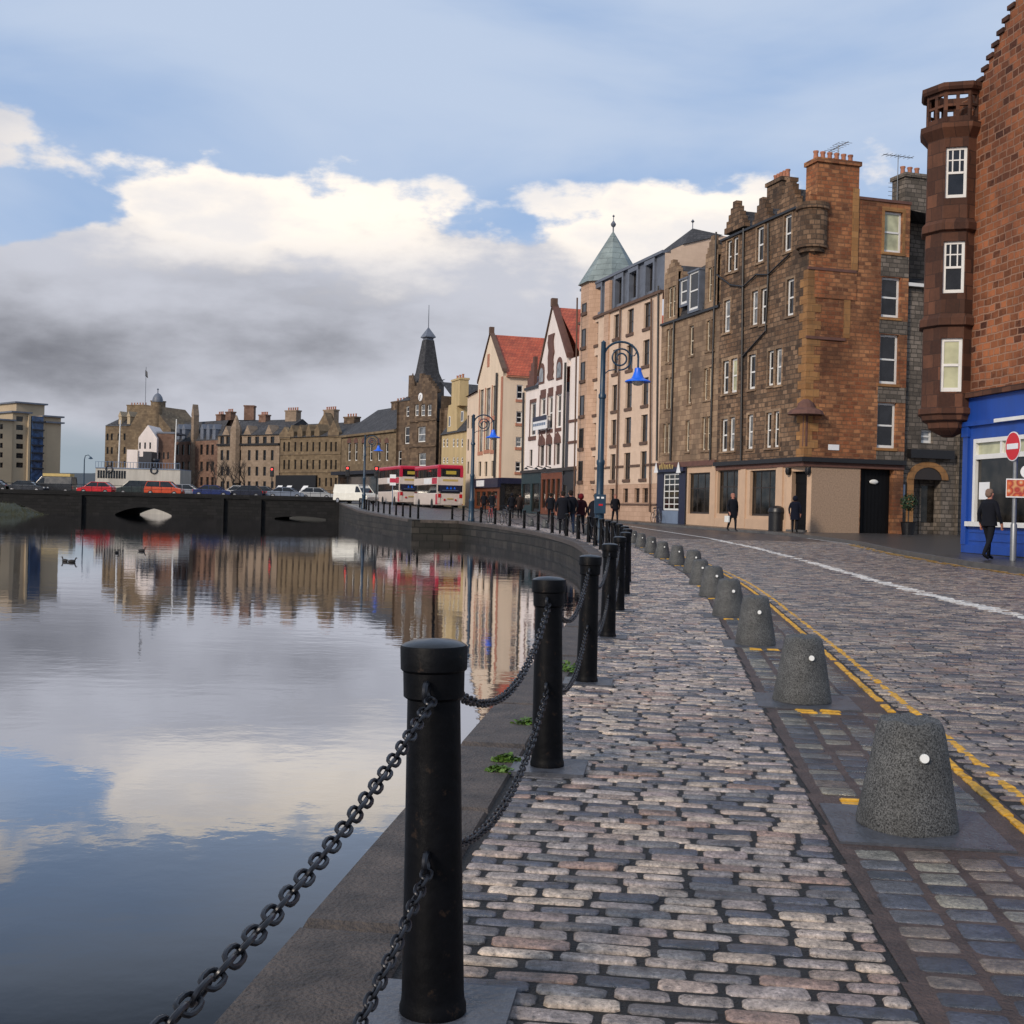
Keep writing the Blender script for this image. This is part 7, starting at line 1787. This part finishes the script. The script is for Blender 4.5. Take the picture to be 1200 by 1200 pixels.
# ================================================================ bare trees behind the bridge
def bare_tree(px, Y, h, label, seed):
    p = at(px, 580, Y); q = random.Random(seed); root = thing('bare_tree', label, 'tree', (p.x, Y, 1.68), q.uniform(0,6), 'bare winter trees behind the bridge')
    MB().tube([(0,0,-0.3),(0.05,0,h*0.25),(0.0,0.05,h*0.45)],[0.14,0.11,0.09],7).build('trunk', M['bark'], root)
    mb = MB()
    def grow(a, d, L_, r, n):
        b = a + d*L_; mb.tube([a, a.lerp(b,0.5)+Vector((q.uniform(-.06,.06),q.uniform(-.06,.06),0))*L_, b],[r,r*0.8,r*0.6],5)
        if n == 0: return
        for i in range(3 if n > 1 else 4): grow(b if i else a.lerp(b,0.7), (d+Vector((q.uniform(-.75,.75),q.uniform(-.75,.75),q.uniform(-.1,.5)))).normalized(), L_*q.uniform(0.6,0.8), r*0.58, n-1)
    for i in range(4): grow(Vector((0,0,h*(0.3+0.05*i))), Vector((q.uniform(-.8,.8),q.uniform(-.8,.8),0.9)).normalized(), h*0.25, 0.06, 3)
    mb.build('crown', M['bark'], root)
for i, (px, Y, h, lb) in enumerate(((252,170,5.6,'bare tree leftmost of those before the pale warehouse'),(262,168,4.8,'short bare tree between two taller ones before the warehouse'),(273,172,6.0,'tallest bare tree before the pale warehouse'),(286,169,5.2,'bare tree rightmost before the pale warehouse'),(225,172,4.6,'small bare tree beside the right end of the white ship'))): bare_tree(px, Y, h, lb, i+3)

# ================================================================ ducks
def duck(px, py, label, rz=0.4, s_=1.0):
    d = 1440*(EYE-WATER)/max(2, (py - (600-4+(px-600)*math.tan(ROLL)))); p = at(px, py, d)
    k = s_*0.38; root = thing('duck', label, 'duck', (p.x, d, WATER), rz, 'ducks on the water'); MB().ball((0,0,0.07*k),0.26*k,0.13*k,0.12*k,12,8).build('body', M['duck'], root)
    MB().tube([(0.18*k,0,0.12*k),(0.24*k,0,0.22*k),(0.27*k,0,0.29*k)],[0.05*k,0.04*k,0.045*k],8).ball((0.29*k,0,0.3*k),0.06*k,0.045*k,0.045*k,8,6).build('head', M['duck'], root)
    MB().add([(0.33*k,-0.02*k,0.3*k),(0.33*k,0.02*k,0.3*k),(0.43*k,0,0.28*k),(0.33*k,0,0.275*k)],[(0,2,1),(0,3,2),(1,2,3),(0,1,3)]).build('bill', M['gold'], root); MB().add([(-0.2*k,-0.06*k,0.1*k),(-0.2*k,0.06*k,0.1*k),(-0.36*k,0,0.17*k),(-0.22*k,0,0.05*k)],[(0,1,2),(0,2,3),(1,3,2)]).build('tail', M['duck'], root)
duck(76, 658, 'duck with raised head, left of the close pair on the water', 2.6, 1.1); duck(84, 659, 'duck sitting low, right of the close pair on the water', 0.3, 1.1); duck(137, 648, 'lone upright duck farther out on the water', 1.2); duck(166, 646, 'low dark duck farthest right on the water', 0.1, 1.2)
# ---------------------------------------------------------------- sky and light
SUN_EL, SUN_AZ = R(26), R(-142)           # low, behind the viewer's left shoulder, filtered by cloud
w = bpy.data.worlds.new("World"); SC.world = w; w.use_nodes = True
n, l = w.node_tree.nodes, w.node_tree.links
bg = n['Background']; bg.inputs['Strength'].default_value = 0.1
sky = n.new('ShaderNodeTexSky'); sky.sky_type = 'NISHITA'; sky.sun_disc = False; sky.sun_elevation = SUN_EL; sky.sun_rotation = SUN_AZ; sky.altitude = 20; sky.dust_density = 1.5
tc = n.new('ShaderNodeTexCoord'); sp_ = n.new('ShaderNodeSeparateXYZ'); l.new(tc.outputs['Generated'], sp_.inputs[0])
az = math_(n, l, 'ARCTAN2', sp_.outputs[0], sp_.outputs[1]); el = math_(n, l, 'ARCSINE', sp_.outputs[2])
cv = n.new('ShaderNodeCombineXYZ'); l.new(az, cv.inputs[0]); l.new(el, cv.inputs[1])
def fbm(sx, sy, loc, detail=8.0, rough=0.55, dist=0.0):
    mp = n.new('ShaderNodeMapping'); mp.inputs['Scale'].default_value = (sx, sy, 1); mp.inputs['Location'].default_value = loc; l.new(cv.outputs[0], mp.inputs[0])
    x = node(n, 'ShaderNodeTexNoise', Scale=1.0, Detail=detail, Roughness=rough, Distortion=dist); l.new(mp.outputs[0], x.inputs['Vector']); return x.outputs['Fac']
N1 = fbm(9, 18, (3.1, 1.7, 0), 9, 0.56)
N2 = fbm(4, 13, (7.7, 2.2, 0), 7, 0.55)
N3 = fbm(2.2, 7, (1.3, 9.1, 0), 6, 0.5, 0.4)
def gauss(a0, e0, ra, re):
    u = math_(n, l, 'DIVIDE', math_(n, l, 'SUBTRACT', az, a0), ra); v = math_(n, l, 'DIVIDE', math_(n, l, 'SUBTRACT', el, e0), re)
    r2 = math_(n, l, 'ADD', math_(n, l, 'MULTIPLY', u, u), math_(n, l, 'MULTIPLY', v, v))
    return math_(n, l, 'EXPONENT', math_(n, l, 'MULTIPLY', r2, -1.0))
def add(*xs):
    r = xs[0]
    for x in xs[1:]: r = math_(n, l, 'ADD', r, x)
    return r
def mul(a, b): return math_(n, l, 'MULTIPLY', a, b)
def smooth(x, a, b):
    m = n.new('ShaderNodeMapRange'); m.interpolation_type = 'SMOOTHSTEP'; l.new(x, m.inputs[0]); m.inputs[1].default_value = a; m.inputs[2].default_value = b; return m.outputs[0]
K = 10.0                                   # the Background runs at 0.1
def C(r, g, b, k=1.0): return (r*K*k, g*K*k, b*K*k, 1)
# open sky with a thin milky veil
veil = smooth(add(N3, mul(el, 0.25)), 0.36, 0.72)
blue = mix(n, l, 0.80, sky.outputs[0], C(0.30, 0.44, 0.70))
blue = mix(n, l, mul(veil, 0.85), blue, C(0.50, 0.585, 0.73))
# cumulus: solid low bank plus two sunlit heads
low = smooth(add(el, mul(gauss(-0.52, 0.22, 0.14, 0.09), 0.05)), 0.232, 0.180)
heads = add(mul(gauss(-0.20, 0.225, 0.155, 0.050), 0.55), mul(gauss(0.125, 0.222, 0.12, 0.062), 0.52), mul(gauss(-0.42, 0.258, 0.05, 0.026), 0.34), mul(gauss(0.5, 0.24, 0.2, 0.05), 0.5), mul(gauss(-0.75, 0.24, 0.2, 0.07), 0.5))
dens = add(N1, mul(low, 0.55), heads, -0.30)
cover = smooth(dens, 0.44, 0.56)
# brightness of the cloud: lit heads, grey underneath, darkest on the left
lit = mul(smooth(add(el, mul(N2, 0.15), mul(N1, 0.20), mul(heads, 0.07)), 0.358, 0.425), smooth(az, -0.50, -0.26))
dark = add(mul(gauss(-0.40, 0.108, 0.21, 0.045), 1.0), mul(gauss(-0.13, 0.13, 0.13, 0.03), 0.40), mul(gauss(-0.20, 0.178, 0.10, 0.018), 0.35))
dk = smooth(add(mul(dark, 0.72), mul(N2, 1.0), mul(N1, 0.9), -0.92), 0.02, 0.98)
grey = mix(n, l, dk, C(0.53, 0.545, 0.61), C(0.15, 0.155, 0.18))
strip = smooth(add(el, mul(N2, 0.05)), 0.092, 0.060)
grey = mix(n, l, mul(strip, 0.75), grey, C(0.24, 0.31, 0.36))
peach = smooth(add(mul(N2, 0.6), mul(N1, 0.6)), 0.50, 0.72)
white = mix(n, l, peach, C(1.05, 0.95, 0.83), C(0.80, 0.77, 0.76))
cl = mix(n, l, lit, grey, white)
final = mix(n, l, cover, blue, cl)
# below the horizon: dull ground colour
final = mix(n, l, smooth(el, 0.0, -0.03), final, C(0.1, 0.1, 0.1))
l.new(final, bg.inputs['Color'])
sd = bpy.data.lights.new('sun', 'SUN'); sd.energy = 2.3; sd.angle = R(10); sd.color = (1.0, 0.87, 0.72)
so = bpy.data.objects.new('sun', sd); COL.objects.link(so)
dv = Vector((math.sin(SUN_AZ)*math.cos(SUN_EL), math.cos(SUN_AZ)*math.cos(SUN_EL), math.sin(SUN_EL)))
so.rotation_euler = dv.to_track_quat('Z', 'Y').to_euler(); so.location = (0, -20, 40)
SC.view_settings.view_transform = 'Standard'; SC.view_settings.look = 'None'; SC.view_settings.exposure = 0.15; SC.view_settings.gamma = 1.0
SC.render.engine = 'CYCLES'
